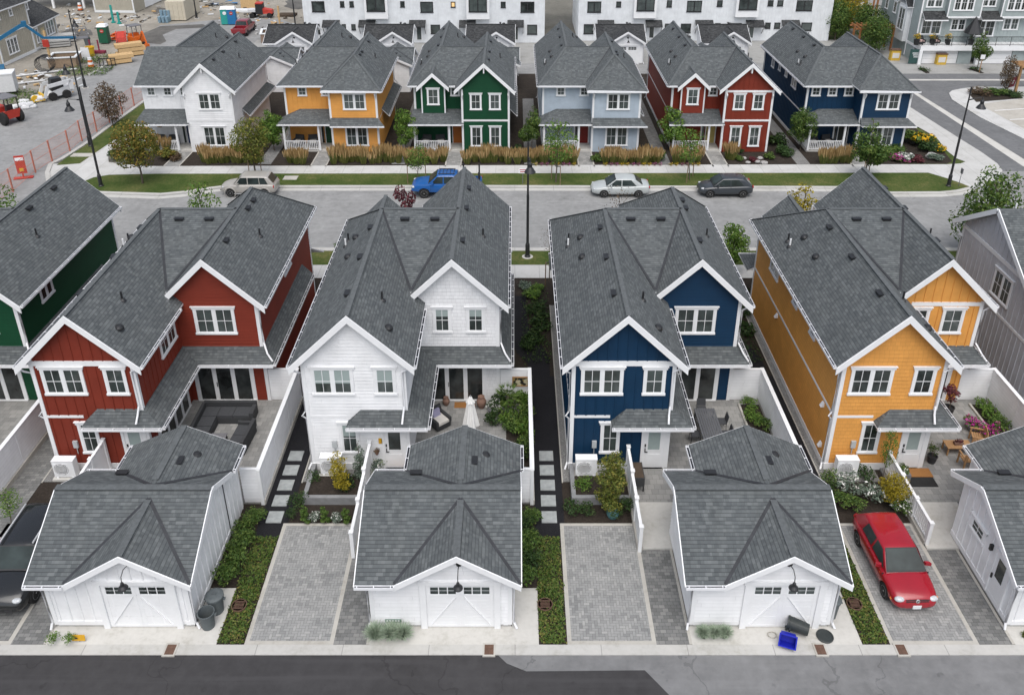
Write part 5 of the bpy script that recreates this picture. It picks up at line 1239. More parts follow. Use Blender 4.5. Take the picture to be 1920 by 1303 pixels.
def car(name, label, paint, st, cabin, wheels, r, W, loc, rot, glass_side, head=None, tail=None, plate=None, bed=None, rimn=5, cat='car', mirror_x=None, rails=False, ext=None, seams=()):
    """st: stations (x, deck height, half width, sill height) from tail to nose; cabin: belt and roof corners"""
    root = thing(name, label, cat, loc, rot); hw = W / 2
    mb = MB(); mb.mat(paint); rings = []
    for x, zt, k, zb in st:
        w_ = hw * k * (1 if bed else 1.03); cr = .03; ring = [(0, zb), (w_ * .8, zb), (w_ * .97, zb + .08), (w_, zb + (zt - zb) * .45), (w_ * .985, zt - .16), (w_ * .93, zt - .045), (w_ * .62, zt), (0, zt + cr)]
        rings.append([(x, y, z) for y, z in ring] + [(x, -y, z) for y, z in ring[-2:0:-1]])
    loft(mb, rings); body = mb.build('body', root, merge=True)
    # wheel arches cut out of the body
    if True:
        mc = MB(); mc.mat(M_PLASTIC)
        for wx in wheels:
            for sg in (-1, 1): mc.lathe((wx, sg * (hw + .05), r), [(r * 1.14, 0), (r * 1.14, .34)], 24, (0, -sg, 0))
        if bed: mc.box(*bed)
        cut = mc.build('cut', merge=True); ms = None if bed else body.modifiers.new('s', 'SUBSURF')
        if ms: ms.levels = 1; ms.render_levels = 1
        md = body.modifiers.new('b', 'BOOLEAN'); md.object = cut; md.operation = 'DIFFERENCE'; md.solver = 'EXACT'
        body.parent = None; bpy.context.view_layer.update(); dg = bpy.context.evaluated_depsgraph_get()
        me = D.meshes.new_from_object(body.evaluated_get(dg)); body.modifiers.clear(); body.data = me; D.objects.remove(cut); body.parent = root
        if M_PLASTIC.name not in [m.name for m in me.materials if m]: me.materials.append(M_PLASTIC)
    smooth(body)
    xa, xb, xc, xd, zb, zr, wb_, wt_ = cabin     # belt front, roof front, roof rear, belt rear
    mb = MB(); mb.mat(paint); hb, ht = hw * wb_, hw * wt_; m_ = (xb + xc) / 2
    rr = [[(xa, 0, zb), (xa, hb * .97, zb), (xa, -hb * .97, zb)]]
    def sect(x, z, w0, w1, zt): return [(x, w0, zb - .04), (x, w1 + (w0 - w1) * .12, zt - (zt - zb) * .12), (x, w1 * .93, zt - .015), (x, w1 * .5, zt + .02), (x, 0, zt + .028), (x, -w1 * .5, zt + .02), (x, -w1 * .93, zt - .015), (x, -w1 - (w0 - w1) * .12, zt - (zt - zb) * .12), (x, -w0, zb - .04)]
    def endp(x, w0): return [(x, w0, zb - .04), (x, w0 * .99, zb - .03), (x, w0 * .9, zb - .005), (x, w0 * .5, zb + .01), (x, 0, zb + .02), (x, -w0 * .5, zb + .01), (x, -w0 * .9, zb - .005), (x, -w0 * .99, zb - .03), (x, -w0, zb - .04)]
    ss = [endp(xa, hb * .95), sect(xb, 0, hb, ht, zr - .01), sect(xb * .6 + xc * .4, 0, hb, ht * 1.01, zr + .015), sect(xb * .3 + xc * .7, 0, hb, ht, zr + .01), sect(xc, 0, hb * .99, ht * .96, zr - .03), endp(xd, hb * .93)]
    for a, b in zip(ss, ss[1:]):
        for k in range(len(a) - 1): mb.face([a[k], b[k], b[k + 1], a[k + 1]])
    cb = mb.build('cabin', root, merge=True); cb.parent = None; ms = cb.modifiers.new('s', 'SUBSURF'); ms.levels = 2; ms.render_levels = 2
    ca = cb.data.attributes.new('crease_edge', 'FLOAT', 'EDGE'); ca.data.foreach_set('value', [.75] * len(cb.data.edges)); bpy.context.view_layer.update(); me_ = D.meshes.new_from_object(cb.evaluated_get(bpy.context.evaluated_depsgraph_get())); cb.modifiers.clear(); cb.data = me_; cb.parent = root; smooth(cb, 50)
    # glass: windscreen, rear window, side windows
    def quad(nm, pts, off, mat=M_CARGLASS):
        mb = MB(); mb.mat(mat); n = (Vector(pts[1]) - Vector(pts[0])).cross(Vector(pts[-1]) - Vector(pts[0])).normalized(); c = sum((Vector(p) for p in pts), Vector()) / len(pts)
        if n.dot(c - Vector((m_, 0, zb - .2))) < 0: n = -n
        mb.prism([Vector(p) + n * off for p in pts], n * .006); return mb.build(nm, root)
    L = lambda a, b, t: tuple(a[i] + (b[i] - a[i]) * t for i in range(3))
    A, B = (xa, hb * .95, zb - .01), (xb, ht * .93, zr - .025)
    q = [L(A, B, .02), L(A, B, .99)]; quad('windscreen_surround', [(q[0][0], q[0][1] * .985, q[0][2] + .01), (q[1][0], q[1][1] * 1.0, q[1][2] + .01), (q[1][0], -q[1][1] * 1.0, q[1][2] + .01), (q[0][0], -q[0][1] * .985, q[0][2] + .01)], .016, M_PLASTIC); q = [L(A, B, .08), L(A, B, .95)]; quad('windscreen', [(q[0][0], q[0][1] * .93, q[0][2] + .01), (q[1][0], q[1][1] * .95, q[1][2] + .01), (q[1][0], -q[1][1] * .95, q[1][2] + .01), (q[0][0], -q[0][1] * .93, q[0][2] + .01)], .022)
    A, B = (xd, hb * .93, zb - .01), (xc, ht * .9, zr - .045)
    q = [L(A, B, .12), L(A, B, .9)]; quad('rear_window', [(q[0][0], q[0][1] * .88, q[0][2] + .01), (q[1][0], q[1][1] * .92, q[1][2] + .01), (q[1][0], -q[1][1] * .92, q[1][2] + .01), (q[0][0], -q[0][1] * .88, q[0][2] + .01)], .022)
    for sg in (-1, 1):
        for (x0, x1, x2, x3) in glass_side:      # belt front, belt rear, top rear, top front
            y0, y1 = hb, ht + (hb - ht) * .12; z0, z1 = zb + .03, zr - (zr - zb) * .15; t0 = (z0 - zb + .04) / ((zr - (zr - zb) * .12) - zb + .04)
            quad('side_window', [(x0, sg * (y0 + (y1 - y0) * t0), z0), (x1, sg * (y0 + (y1 - y0) * t0), z0), (x2, sg * y1, z1), (x3, sg * y1, z1)], .012)
        x = mirror_x if mirror_x is not None else xa - .35
        mb = MB(); mb.mat(paint); mb.obox((x, sg * (hb + .12), zb + .07), (.05, sg * .02, 0), (.02, .1, 0), (0, 0, .065)); mo = mb.build('wing_mirror', root)
    for wx in wheels:
        for sg in (-1, 1):
            mb = MB(); mb.mat(M_RUBBER); c = (wx, sg * (hw - .21), r); mb.lathe(c, [(r * .6, .0), (r * .95, .0), (r, .03), (r, .17), (r * .95, .2), (r * .66, .205)], 24, (0, sg, 0)); wo = mb.build('wheel', root)
            mb = MB(); mb.mat(M_RIM); c = (wx, sg * (hw - .21), r); mb.lathe(c, [(r * .67, .2), (r * .62, .207), (r * .58, .17)], 20, (0, sg, 0)); mb.mat(M_DISC); mb.lathe(c, [(r * .6, .15), (0, .15)], 16, (0, sg, 0)); mb.mat(M_RIM)
            for k in range(rimn):
                a = k * 2 * math.pi / rimn; d = Vector((math.cos(a), 0, math.sin(a))); mb.beam(Vector(c) + Vector((0, sg * .19, 0)), Vector(c) + Vector((0, sg * .19, 0)) + d * r * .62, r * (.26 if rimn < 8 else .16), .02, (0, 1, 0))
            mb.lathe(c, [(.06, .2), (0, .21)], 10, (0, sg, 0)); mb.build('rim', wo)
    xn, xt = st[-1][0], st[0][0]
    def lamp(nm, x, y, z, a, b, c, mat):
        for sg in (-1, 1):
            mb = MB(); mb.mat(mat); bm = bmesh.new(); bmesh.ops.create_icosphere(bm, subdivisions=2, radius=1); me = D.meshes.new(nm)
            for v in bm.verts: v.co = Vector((v.co.x * a, v.co.y * b, v.co.z * c))
            for f in bm.faces: f.smooth = True
            bm.to_mesh(me); bm.free(); me.materials.append(mat); o = D.objects.new(nm, me); COL.objects.link(o); o.parent = root; o.location = (x, sg * y, z)
    if head: lamp('headlight', *head, M_LAMP)
    if tail: lamp('tail_light', *tail, M_TAIL)
    if plate:
        mb = MB(); mb.mat(mottled('plate', (.7, .72, .75), .05, 9, .4)); mb.box(plate[0] - .01, plate[0] + .015, -.155, .155, plate[1] - .075, plate[1] + .075); mb.build('number_plate', root)
    mb = MB(); mb.mat(M_PLASTIC)
    mb.box(xn - .1, xn - .012, -hw * .55, hw * .55, st[-1][3] + .04, st[-1][3] + .16)
    for x in seams:
        for sg in (-1, 1): mb.box(x - .007, x + .007, sg * (hw * .93), sg * (hw + .004), st[3][3] + .12, zb - .05)
    mb.build('grille', root)
    if ext: ext(root, hw, M_PLASTIC)
    return root
red = paintwork('red_paint', (.3, .006, .016)); silver = paintwork('silver_paint', (.42, .45, .45), .35); charcoal = paintwork('charcoal_paint', (.035, .042, .05), .3); bluep = paintwork('blue_paint', (.006, .09, .32), .3); beige = paintwork('champagne_paint', (.34, .325, .3), .35); blackp = paintwork('black_paint', (.012, .013, .014), .2)
def golf_ext(root, hw, m):
    mb = MB(); mb.mat(M_RIM); mb.lathe((2.075, 0, .66), [(.075, 0), (.06, .03), (.0, .03)], 16, (1, 0, .35)); mb.mat(M_PLASTIC); mb.lathe((2.08, 0, .66), [(.055, .025), (0, .032)], 14, (1, 0, .35)); mb.mat(M_RIM)
    for a, b in (((.0, -.035, .03), (0, 0, -.035)), ((0, 0, -.035), (0, .035, .03)), ((0, -.015, .03), (0, 0, .0)), ((0, 0, 0), (0, .015, .03))): mb.beam(Vector((2.118, 0, .668)) + Vector(a), Vector((2.118, 0, .668)) + Vector(b), .01, .008, (1, 0, 0))
    mb.build('emblem', root)
    mb = MB(); mb.mat(m); mb.beam((2.06, -.42, .70), (2.06, .42, .70), .03, .02); mb.beam((2.07, -.42, .63), (2.07, .42, .63), .03, .02); mb.build('grille', root)
    mb = MB(); mb.mat(M_AMBER)
    for s in (-1, 1): mb.box(1.75, 1.84, s * (hw - .02), s * (hw + .004), .52, .56); mb.box(.75, .82, s * (hw - .02), s * (hw + .006), .72, .75)
    mb.build('side_marker', root)
g1, g2 = G(1657.5, 1119.5), G(1607, 1019); gd = (g1 - g2).normalized(); ga = math.atan2(gd.y, gd.x)
gc = (g1 + g2) / 2 + Vector((math.cos(ga + math.pi / 2), math.sin(ga + math.pi / 2), 0)) * .78
if (G(1700, 1060) - gc).length > (G(1700, 1060) - ((g1 + g2) / 2 * 2 - gc)).length: gc = (g1 + g2) - gc
gc.z = .022
car('hatchback', 'bright red three door hatchback on the paved driveway of the orange house', red,
    [(-2.02, .72, .8, .34), (-1.98, .86, .9, .28), (-1.8, .92, .96, .22), (-1.3, .95, 1, .2), (-.6, .96, 1, .2), (.2, .95, 1, .2), (.8, .93, 1, .2), (1.3, .89, .985, .21), (1.7, .83, .95, .22), (1.93, .76, .89, .24), (2.05, .66, .78, .28), (2.1, .54, .66, .32)],
    (1.02, .28, -1.5, -1.96, .92, 1.43, .93, .72), (-1.24, 1.27), .31, 1.735, gc, ga,
    [(.82, -.18, -.16, .3), (-.3, -1.12, -1.0, -.26)], head=(1.93, .6, .64, .13, .2, .1), tail=(-2.0, .66, .76, .06, .13, .12), plate=(2.11, .4), rimn=9, ext=golf_ext, seams=(.95, -.25), mirror_x=.68)
SY = 59.95
car('sedan', 'silver four door sedan parked at the far kerb', silver,
    [(-2.18, .78, .74, .36), (-2.12, .93, .87, .3), (-1.9, .98, .94, .24), (-1.3, .98, 1, .22), (-.5, .94, 1, .2), (.3, .92, 1, .2), (.9, .91, 1, .2), (1.4, .87, .98, .21), (1.85, .79, .93, .23), (2.1, .7, .83, .27), (2.24, .58, .66, .33)],
    (1.13, .4, -1.0, -1.68, .92, 1.44, .93, .74), (-1.3, 1.3), .31, 1.7, (8.04, SY, .012), math.pi, [(.92, .02, .0, .42), (-.06, -1.12, -.72, -.06)], head=(2.03, .6, .66, .1, .15, .06), tail=(-2.12, .66, .82, .06, .15, .09), seams=(1.0, 0, -1.0))
car('hatchback', 'dark charcoal hatchback parked at the far kerb', charcoal,
    [(-1.98, .76, .78, .36), (-1.94, .9, .9, .3), (-1.7, .95, .96, .24), (-1.2, .96, 1, .21), (-.5, .94, 1, .2), (.3, .92, 1, .2), (.9, .9, 1, .2), (1.35, .86, .98, .21), (1.7, .79, .93, .23), (1.95, .69, .82, .27), (2.06, .56, .64, .33)],
    (1.05, .35, -1.25, -1.88, .92, 1.46, .93, .72), (-1.22, 1.28), .31, 1.7, (16.02, SY, .012), math.pi, [(.85, -.2, -.2, .35), (-.28, -1.2, -.85, -.26)], head=(1.8, .6, .68, .14, .13, .07), tail=(-1.93, .68, .86, .06, .1, .14), seams=(.95, -.25), rimn=8)
def pt_ext(root, hw, m):
    mb = MB(); mb.mat(beige)
    for s in (-1, 1):
        for x in (1.3, -1.28): mb.lathe((x, s * (hw - .06), .36), [(.42, 0), (.47, .04), (.44, .09), (.39, .1)], 20, (0, s, 0), cap=False)
    mb.mat(M_RIM); mb.box(-1.0, 1.0, -hw - .012, -hw + .02, .25, .3); mb.box(-1.0, 1.0, hw - .02, hw + .012, .25, .3); mb.build('fender_trim', root)
car('wagon', 'champagne beige retro wagon parked at the far kerb on the left', beige,
    [(-2.12, .8, .78, .36), (-2.08, .96, .88, .3), (-1.85, 1.03, .95, .24), (-1.2, 1.04, .99, .22), (-.5, 1.02, .99, .21), (.3, 1.0, .98, .21), (.95, 1.0, .95, .21), (1.4, .95, .88, .22), (1.8, .88, .76, .24), (2.05, .78, .62, .28), (2.15, .6, .5, .34)],
    (1.0, .42, -1.55, -2.02, .99, 1.58, .9, .74), (-1.28, 1.3), .32, 1.72, (-20.2, SY + .15, .012), math.pi, [(.8, -.05, -.03, .45), (-.12, -.95, -.9, -.1), (-1.0, -1.6, -1.35, -.95)], head=(1.86, .56, .7, .08, .1, .09), tail=(-2.0, .74, .8, .05, .06, .14), ext=pt_ext, rimn=7)
def truck_ext(root, hw, m):
    mb = MB(); mb.mat(m)
    for y in (-.5, .5): mb.beam((.55, y, 1.84), (-.7, y, 1.84), .04, .04)
    for i in range(5): mb.beam((.45 - i * .27, -.5, 1.86), (.45 - i * .27, .5, 1.86), .04, .025)
    mb.build('roof_rack', root)
    for x in (-1.3, -2.5):
        mb = MB(); mb.mat(M_BLACK); mb.beam((x, -.6, .95), (x, -.6, 2.2), .07, .12); mb.beam((x, .6, .95), (x, .6, 2.0), .06, .1); mb.beam((x, -.62, 1.5), (x, .62, 1.5), .06, .08); mb.build('bed_rack', root)
car('pickup_truck', 'bright blue pickup with racks over its bed at the far kerb', bluep,
    [(-2.72, .95, .93, .55), (-2.68, 1.12, .97, .5), (-2.3, 1.14, 1, .45), (-1.2, 1.14, 1, .42), (-.95, 1.14, 1, .42), (0, 1.15, 1, .42), (.9, 1.15, 1, .42), (1.3, 1.14, 1, .43), (1.9, 1.1, .99, .45), (2.35, 1.02, .94, .48), (2.55, .88, .88, .5), (2.62, .6, .8, .52)],
    (1.3, .62, -.85, -1.02, 1.14, 1.76, .92, .76), (-1.62, 1.62), .39, 1.89, (-5.2, SY, .012), math.pi, [(1.05, .2, .18, .62), (.1, -.75, -.72, .12)], head=(2.42, .74, .88, .14, .17, .09), tail=(-2.68, .85, 1.0, .05, .09, .14), bed=(-2.58, -1.12, -.76, .76, .75, 1.4), ext=truck_ext, cat='pickup truck', rimn=6, seams=(1.1, .15, -.85))
def suv_ext(root, hw, m):
    mb = MB(); mb.mat(M_RIM); mb.beam((.4, -.62, 1.76), (-1.6, -.62, 1.76), .05, .05); mb.beam((.4, .62, 1.76), (-1.6, .62, 1.76), .05, .05); mb.build('roof_rail', root)
sp = P0(34, 1150); 
car('suv', 'black estate vehicle cut off by the left edge beside the first garage', blackp,
    [(-2.3, .8, .85, .36), (-2.25, 1.0, .93, .32), (-1.9, 1.08, .97, .27), (-1.2, 1.08, 1, .25), (-.5, 1.06, 1, .25), (.3, 1.05, 1, .25), (.9, 1.04, 1, .25), (1.5, 1.0, .98, .26), (2.0, .93, .93, .27), (2.25, .8, .84, .3), (2.35, .6, .7, .36)],
    (1.05, .4, -1.75, -2.2, 1.05, 1.68, .93, .76), (-1.35, 1.45), .37, 1.86, (-18.55, 24.0, .022), -math.pi / 2 + .02, [(.85, 0, .02, .45), (-.06, -.95, -.92, -.04), (-1.02, -1.75, -1.5, -.98)], head=(2.15, .66, .78, .12, .17, .09), tail=(-2.25, .72, .95, .06, .12, .13), ext=suv_ext, rimn=6)
darkred = paintwork('dark_red_paint', (.2, .012, .02), .3)
car('pickup_truck', 'dark red pickup seen from behind at the cul-de-sac', darkred,
    [(-2.72, .95, .93, .55), (-2.68, 1.12, .97, .5), (-2.3, 1.14, 1, .45), (-1.2, 1.14, 1, .42), (0, 1.15, 1, .42), (1.3, 1.14, 1, .43), (2.35, 1.02, .94, .48), (2.62, .6, .8, .52)],
    (1.3, .62, -.85, -1.02, 1.14, 1.78, .92, .76), (-1.62, 1.62), .38, 1.89, P0(459, 62), math.pi / 2, [(1.05, .2, .18, .62), (.1, -.75, -.72, .12)], tail=(-2.7, .82, 1.0, .05, .1, .14), bed=(-2.58, -1.12, -.76, .76, .75, 1.4), cat='pickup truck')
# one parked car seen between the pale blue and the red house
car('hatchback', 'dark car half hidden in the back lane behind the pale blue house', charcoal,
    [(-1.98, .76, .78, .36), (-1.94, .9, .9, .3), (-1.2, .96, 1, .21), (.3, .92, 1, .2), (1.35, .86, .98, .21), (1.95, .69, .82, .27), (2.06, .56, .64, .33)],
    (1.05, .35, -1.25, -1.88, .92, 1.46, .93, .72), (-1.22, 1.28), .31, 1.7, (12.6, 88.6, .03), -math.pi / 2, [(.85, -.2, -.2, .35), (-.28, -1.2, -.85, -.26)])
# ------------------------------------------------------------------ patios
def PB(name, label, cat, loc, rot=0, group=None): return thing(name, label, cat, loc, rot, group)
M_WICKER = mottled('dark_wicker', (.045, .047, .05), .35, 30, .8); M_CUSH = mottled('charcoal_cushion', (.055, .058, .063), .15, 8, .9); M_WOOD = mottled('teak', (.36, .21, .1), .2, 12, .6); M_CREAM = mottled('cream_cushion', (.62, .6, .56), .08, 6, .9)
M_TERRA = mottled('clay_pot', (.2, .12, .09), .25, 6, .8); M_GREYPOT = mottled('grey_pot', (.16, .16, .17), .2, 6, .7); M_COIR = mottled('coir', (.3, .14, .045), .2, 30, .95); M_DKPOT = mottled('dark_pot', (.03, .03, .032), .2, 6, .6)
# dark wicker corner sofa on the red house patio
r = PB('corner_sofa', 'dark wicker corner sofa set on the patio of the red house', 'sofa', (-13.75, 31.55, .1))
mb = MB(); mb.mat(M_WICKER); mb.box(-1.15, 1.35, 1.0, 1.85, 0, .34); mb.box(-1.15, 1.35, 1.72, 1.88, .34, .72); mb.box(-1.15, -.32, -.5, 1.0, 0, .34); mb.box(-1.2, -1.05, -.5, 1.72, .34, .72); mb.box(1.2, 1.38, 1.0, 1.72, .34, .6); mb.build('frame', r)
for b in ((-1.03, -.34, -.45, .25), (-1.03, -.34, .27, .98), (-1.03, -.34, 1.0, 1.7), (-.32, .4, 1.0, 1.7), (.42, 1.18, 1.0, 1.7)):
    mb = MB(); mb.mat(M_CUSH); mb.box(b[0], b[1], b[2] + .01, b[3] - .01, .34, .47); mb.build('cushion', r)
r = PB('loveseat', 'dark wicker two seater on the right of the corner sofa of the red house', 'sofa', (-12.55, 31.2, .1), 1.5)
mb = MB(); mb.mat(M_WICKER); mb.box(-.85, .85, -.4, .4, 0, .34); mb.box(-.85, -.72, -.4, .4, .34, .6); mb.box(.72, .85, -.4, .4, .34, .6); mb.box(-.85, .85, -.44, -.28, .34, .75); mb.build('frame', r)
for q in (-.71, .01): mb = MB(); mb.mat(M_CUSH); mb.box(q, q + .69, -.27, .38, .34, .46); mb.build('cushion', r)
r = PB('coffee_table', 'low grey table between the corner sofa and the two seater', 'table', (-13.6, 31.1, .1))
mb = MB(); mb.mat(M_GREYPOT); mb.box(-.35, .35, -.35, .35, .3, .36); mb.build('tabletop', r)
for x, y in ((-.3, -.3), (.3, -.3), (.3, .3), (-.3, .3)): mb = MB(); mb.mat(M_BLACK); mb.box(x - .025, x + .025, y - .025, y + .025, 0, .3); mb.build('leg', r)
# red flowers on the green house patio
r = PB('flower_pot', 'clay pot of red geraniums at the left edge by the green house', 'flower pot', (-24.6, 31.3, .1)); mb = MB(); mb.mat(M_TERRA); mb.lathe((0, 0, 0), [(.2, 0), (.3, .45), (.33, .5), (.28, .5)], 16); mb.build('pot', r)
shrub('bush of red geraniums growing in the clay pot at the left edge', (-24.6, 31.3, .55), 1.0, .9, 'green', 'red', 400, .06, name='geranium', cat='flowers', nfl=.5)
# white house patio: folded parasol, chair, table, rug, palm, pots
r = PB('parasol', 'closed white parasol on the patio of the white house', 'parasol', (-2.0, 31.4, .1))
mb = MB(); mb.mat(mottled('canvas', (.78, .78, .76), .06, 5, .9))
rg_ = random.Random(5); prof = [(.05, 2.45), (.1, 2.3), (.17, 2.15), (.14, 2.05), (.2, 1.6), (.27, 1.15), (.31, .85), (.27, .8)]
rings = []
for rr_, z in prof: rings.append([(rr_ * (1 + .28 * math.cos(k * 2 * math.pi * 6 / 36)) * math.cos(k * 2 * math.pi / 36), rr_ * (1 + .28 * math.cos(k * 2 * math.pi * 6 / 36)) * math.sin(k * 2 * math.pi / 36), z) for k in range(36)])
mb.smooth = True
for a, b in zip(rings, rings[1:]):
    for k in range(36): mb.face([a[k], b[k], b[(k + 1) % 36], a[(k + 1) % 36]])
mb.face(rings[0]); mb.build('canopy', r); mb = MB(); mb.mat(M_GREYPOT); mb.tube([(0, 0, 0), (0, 0, 2.55)], .025, 8); mb.build('pole', r); mb = MB(); mb.mat(M_GREYPOT); mb.lathe((0, 0, 0), [(.3, 0), (.3, .05), (.05, .1)], 20); mb.build('base', r)
def lounge(label, loc, rot, cush=M_CREAM, pil=None):
    r = PB('lounge_chair', label, 'armchair', loc, rot); mb = MB(); mb.mat(M_WICKER)
    mb.hexa([(-.38, -.36, .08), (.38, -.36, .08), (.38, .4, .08), (-.38, .4, .08), (-.4, -.4, .34), (.4, -.4, .34), (.4, .4, .34), (-.4, .4, .34)]); mb.box(-.42, -.3, -.4, .38, .34, .58); mb.box(.3, .42, -.4, .38, .34, .58); mb.hexa([(-.42, .3, .3), (.42, .3, .3), (.42, .42, .3), (-.42, .42, .3), (-.38, .42, .88), (.38, .42, .88), (.38, .5, .86), (-.38, .5, .86)]); mb.build('frame', r)
    mb = MB(); mb.mat(cush); mb.box(-.29, .29, -.38, .3, .34, .47); mb.build('cushion', r)
    if pil: mb = MB(); mb.mat(pil); mb.hexa([(-.2, .16, .47), (.2, .16, .47), (.2, .28, .47), (-.2, .28, .47), (-.2, .26, .8), (.2, .26, .8), (.2, .36, .78), (-.2, .36, .78)]); mb.build('pillow', r)
    return r
lounge('wicker armchair with cream cushion and lilac pillow by the glazed doors of the white house', (-3.55, 32.4, .1), .7, pil=mottled('lilac', (.3, .29, .42), .1, 5, .9))
r = PB('striped_chair', 'striped deck seat beside the white side table on the white house patio', 'chair', (-3.45, 30.75, .1), .3); mb = MB(); mb.mat(M_BLACK)
for i in range(7): mb.mat(M_WHITE if i % 2 else M_BLACK); mb.obox((-.24 + i * .08, 0, .3), (.04, 0, 0), (0, .3, .06), (0, -.01, .02))
mb.build('seat', r); mb = MB(); mb.mat(M_BLACK); [mb.tube([(x, y, 0), (x, y, .3)], .015, 6) for x in (-.26, .26) for y in (-.25, .25)]; mb.build('legs', r)
r = PB('side_table', 'white square table with a candle tray on the white house patio', 'table', (-2.85, 31.0, .1)); mb = MB(); mb.mat(M_WHITE); mb.box(-.38, .38, -.3, .3, .4, .45); mb.build('tabletop', r)
for x, y in ((-.34, -.26), (.34, -.26), (.34, .26), (-.34, .26)): mb = MB(); mb.mat(M_WHITE); mb.box(x - .025, x + .025, y - .025, y + .025, 0, .4); mb.build('leg', r)
mb = MB(); mb.mat(M_BLACK); mb.lathe((-2.8, 31.0, .55), [(.16, 0), (.18, .02), (0, .02)], 16); mb.mat(M_CREAM); mb.lathe((-2.8, 31.0, .57), [(.05, 0), (.05, .14), (0, .14)], 10); tag(mb.build('candle_tray'), 'black tray with a pale candle on the white square table', 'tray')
for l, b, m in (('brown coir mat at the glazed doors of the white house', (-2.95, -2.2, 33.75, 34.2), M_COIR), ('brown mat at the back door of the white house', (-5.55, -4.7, 28.9, 29.45), M_COIR), ('rust coloured rug at the end of the skirt roof of the white house', (-4.45, -3.9, 29.6, 30.6), M_COIR), ('orange brown doormat at the back door of the orange house', (17.2, 18.3, 28.95, 29.5), M_COIR), ('black rubber mat below the orange brown doormat', (17.05, 18.25, 28.35, 28.93), M_RUBBER)):
    mb = MB(); mb.mat(m); mb.box(b[0], b[1], b[2], b[3], .1, .118); tag(mb.build('doormat'), l, 'doormat')
def pot(label, x, y, r0, h, m, name='plant_pot', prof=None):
    mb = MB(); mb.mat(m); mb.lathe((x, y, .1), prof or [(r0 * .7, 0), (r0, h), (r0 * 1.05, h + .02), (r0 * .85, h + .02), (r0 * .8, h - .06), (0, h - .06)], 18); return tag(mb.build(name), label, 'pot')
jar = lambda r0, h: [(r0 * .55, 0), (r0 * .95, h * .35), (r0, h * .6), (r0 * .6, h * .92), (r0 * .7, h), (r0 * .5, h), (0, h * .9)]
pot('small brown jar beside the glazed doors of the white house', -2.05, 33.6, .17, .5, M_TERRA, 'clay_jar', jar(.17, .5)); pot('large brown jar right of the glazed doors of the white house', -1.62, 33.8, .24, .65, M_TERRA, 'clay_jar', jar(.24, .65)); pot('round brown jar left of the glazed doors of the white house', -3.35, 34.0, .18, .45, M_TERRA, 'clay_jar', jar(.18, .45))
pot('grey bowl planter of white flowers on the white house patio', -1.0, 33.2, .3, .42, M_GREYPOT); shrub('white flowers growing in the grey bowl planter', (-1.0, 33.2, .42), .85, .55, 'dark', 'white', 350, .05, name='potted_flowers', cat='flowers', nfl=.35)
pot('tall grey pot holding the palm', -.35, 33.2, .26, .5, M_GREYPOT)
r = PB('palm', 'small fan palm in a grey pot beside the glazed doors of the white house', 'palm', (-.35, 33.2, .5)); mb = MB(); mb.mat(M_BARK); mb.tube([(0, 0, 0), (.03, 0, .75)], .07, 8); mb.build('trunk', r)
rg_ = random.Random(3); mb = MB(); mb.mat(LEAF['green'])
for i in range(22):
    a = i * 2.4; el = rg_.uniform(-.2, 1.1); d = Vector((math.cos(a) * math.cos(el), math.sin(a) * math.cos(el), math.sin(el))); c = Vector((.03, 0, .75)) + d * .42; s0 = d.cross(Vector((0, 0, 1))).normalized()
    mb.tube([(0.03, 0, .75), c], .008, 4, cap=False)
    for k in range(-5, 6): e = (d + s0 * k * .19 - Vector((0, 0, .15 + abs(k) * .02))).normalized(); w_ = e.cross(d + Vector((0, 0, .3))).normalized() * .016; mb.face([c - w_, c + w_, c + e * .36])
mb.build('fronds', r)
r = PB('wall_picture', 'framed gold and black picture on the white fence by the palm', 'picture', (.28, 34.38, .95)); mb = MB(); mb.mat(M_WOOD); mb.box(-.4, .4, -.05, 0, 0, .05); mb.box(-.4, .4, -.05, 0, .5, .55); mb.box(-.4, -.35, -.05, 0, .05, .5); mb.box(.35, .4, -.05, 0, .05, .5); mb.build('frame', r)
m = NT('picture_blocks', .6); v_ = m.n('ShaderNodeTexVoronoi'); m.set(v_.inputs['Vector'], m.pos()); v_.inputs['Scale'].default_value = 7; m.color(m.ramp(m.xyz(v_.outputs['Color'])[0], [(.3, (.02, .02, .018)), (.55, (.3, .22, .08)), (.8, (.5, .45, .3))], 'CONSTANT')); mb = MB(); mb.mat(m.m); mb.box(-.35, .35, -.03, -.01, .05, .5); mb.build('canvas', r)
# small things on the white house wall
mb = MB(); mb.mat(mottled('yellow_plate', (.6, .33, .02), .1, 5, .6)); mb.box(-5.93, -5.77, 29.54, 29.57, 1.45, 1.72); tag(mb.build('wall_sign'), 'small yellow sign on the wall left of the white house back door', 'sign')
mb = MB(); mb.mat(M_TERRA); mb.lathe((-6.02, 29.42, .95), [(.05, 0), (.11, .16), (.12, .18), (.0, .16)], 12); mb.mat(LEAF['bronze']); leaves(mb, 80, [(-6.02, 29.42, 1.18, .14, .12, .1)], .04, random.Random(2)); tag(mb.build('hanging_pot'), 'little hanging flower pot below the yellow sign', 'hanging pot')
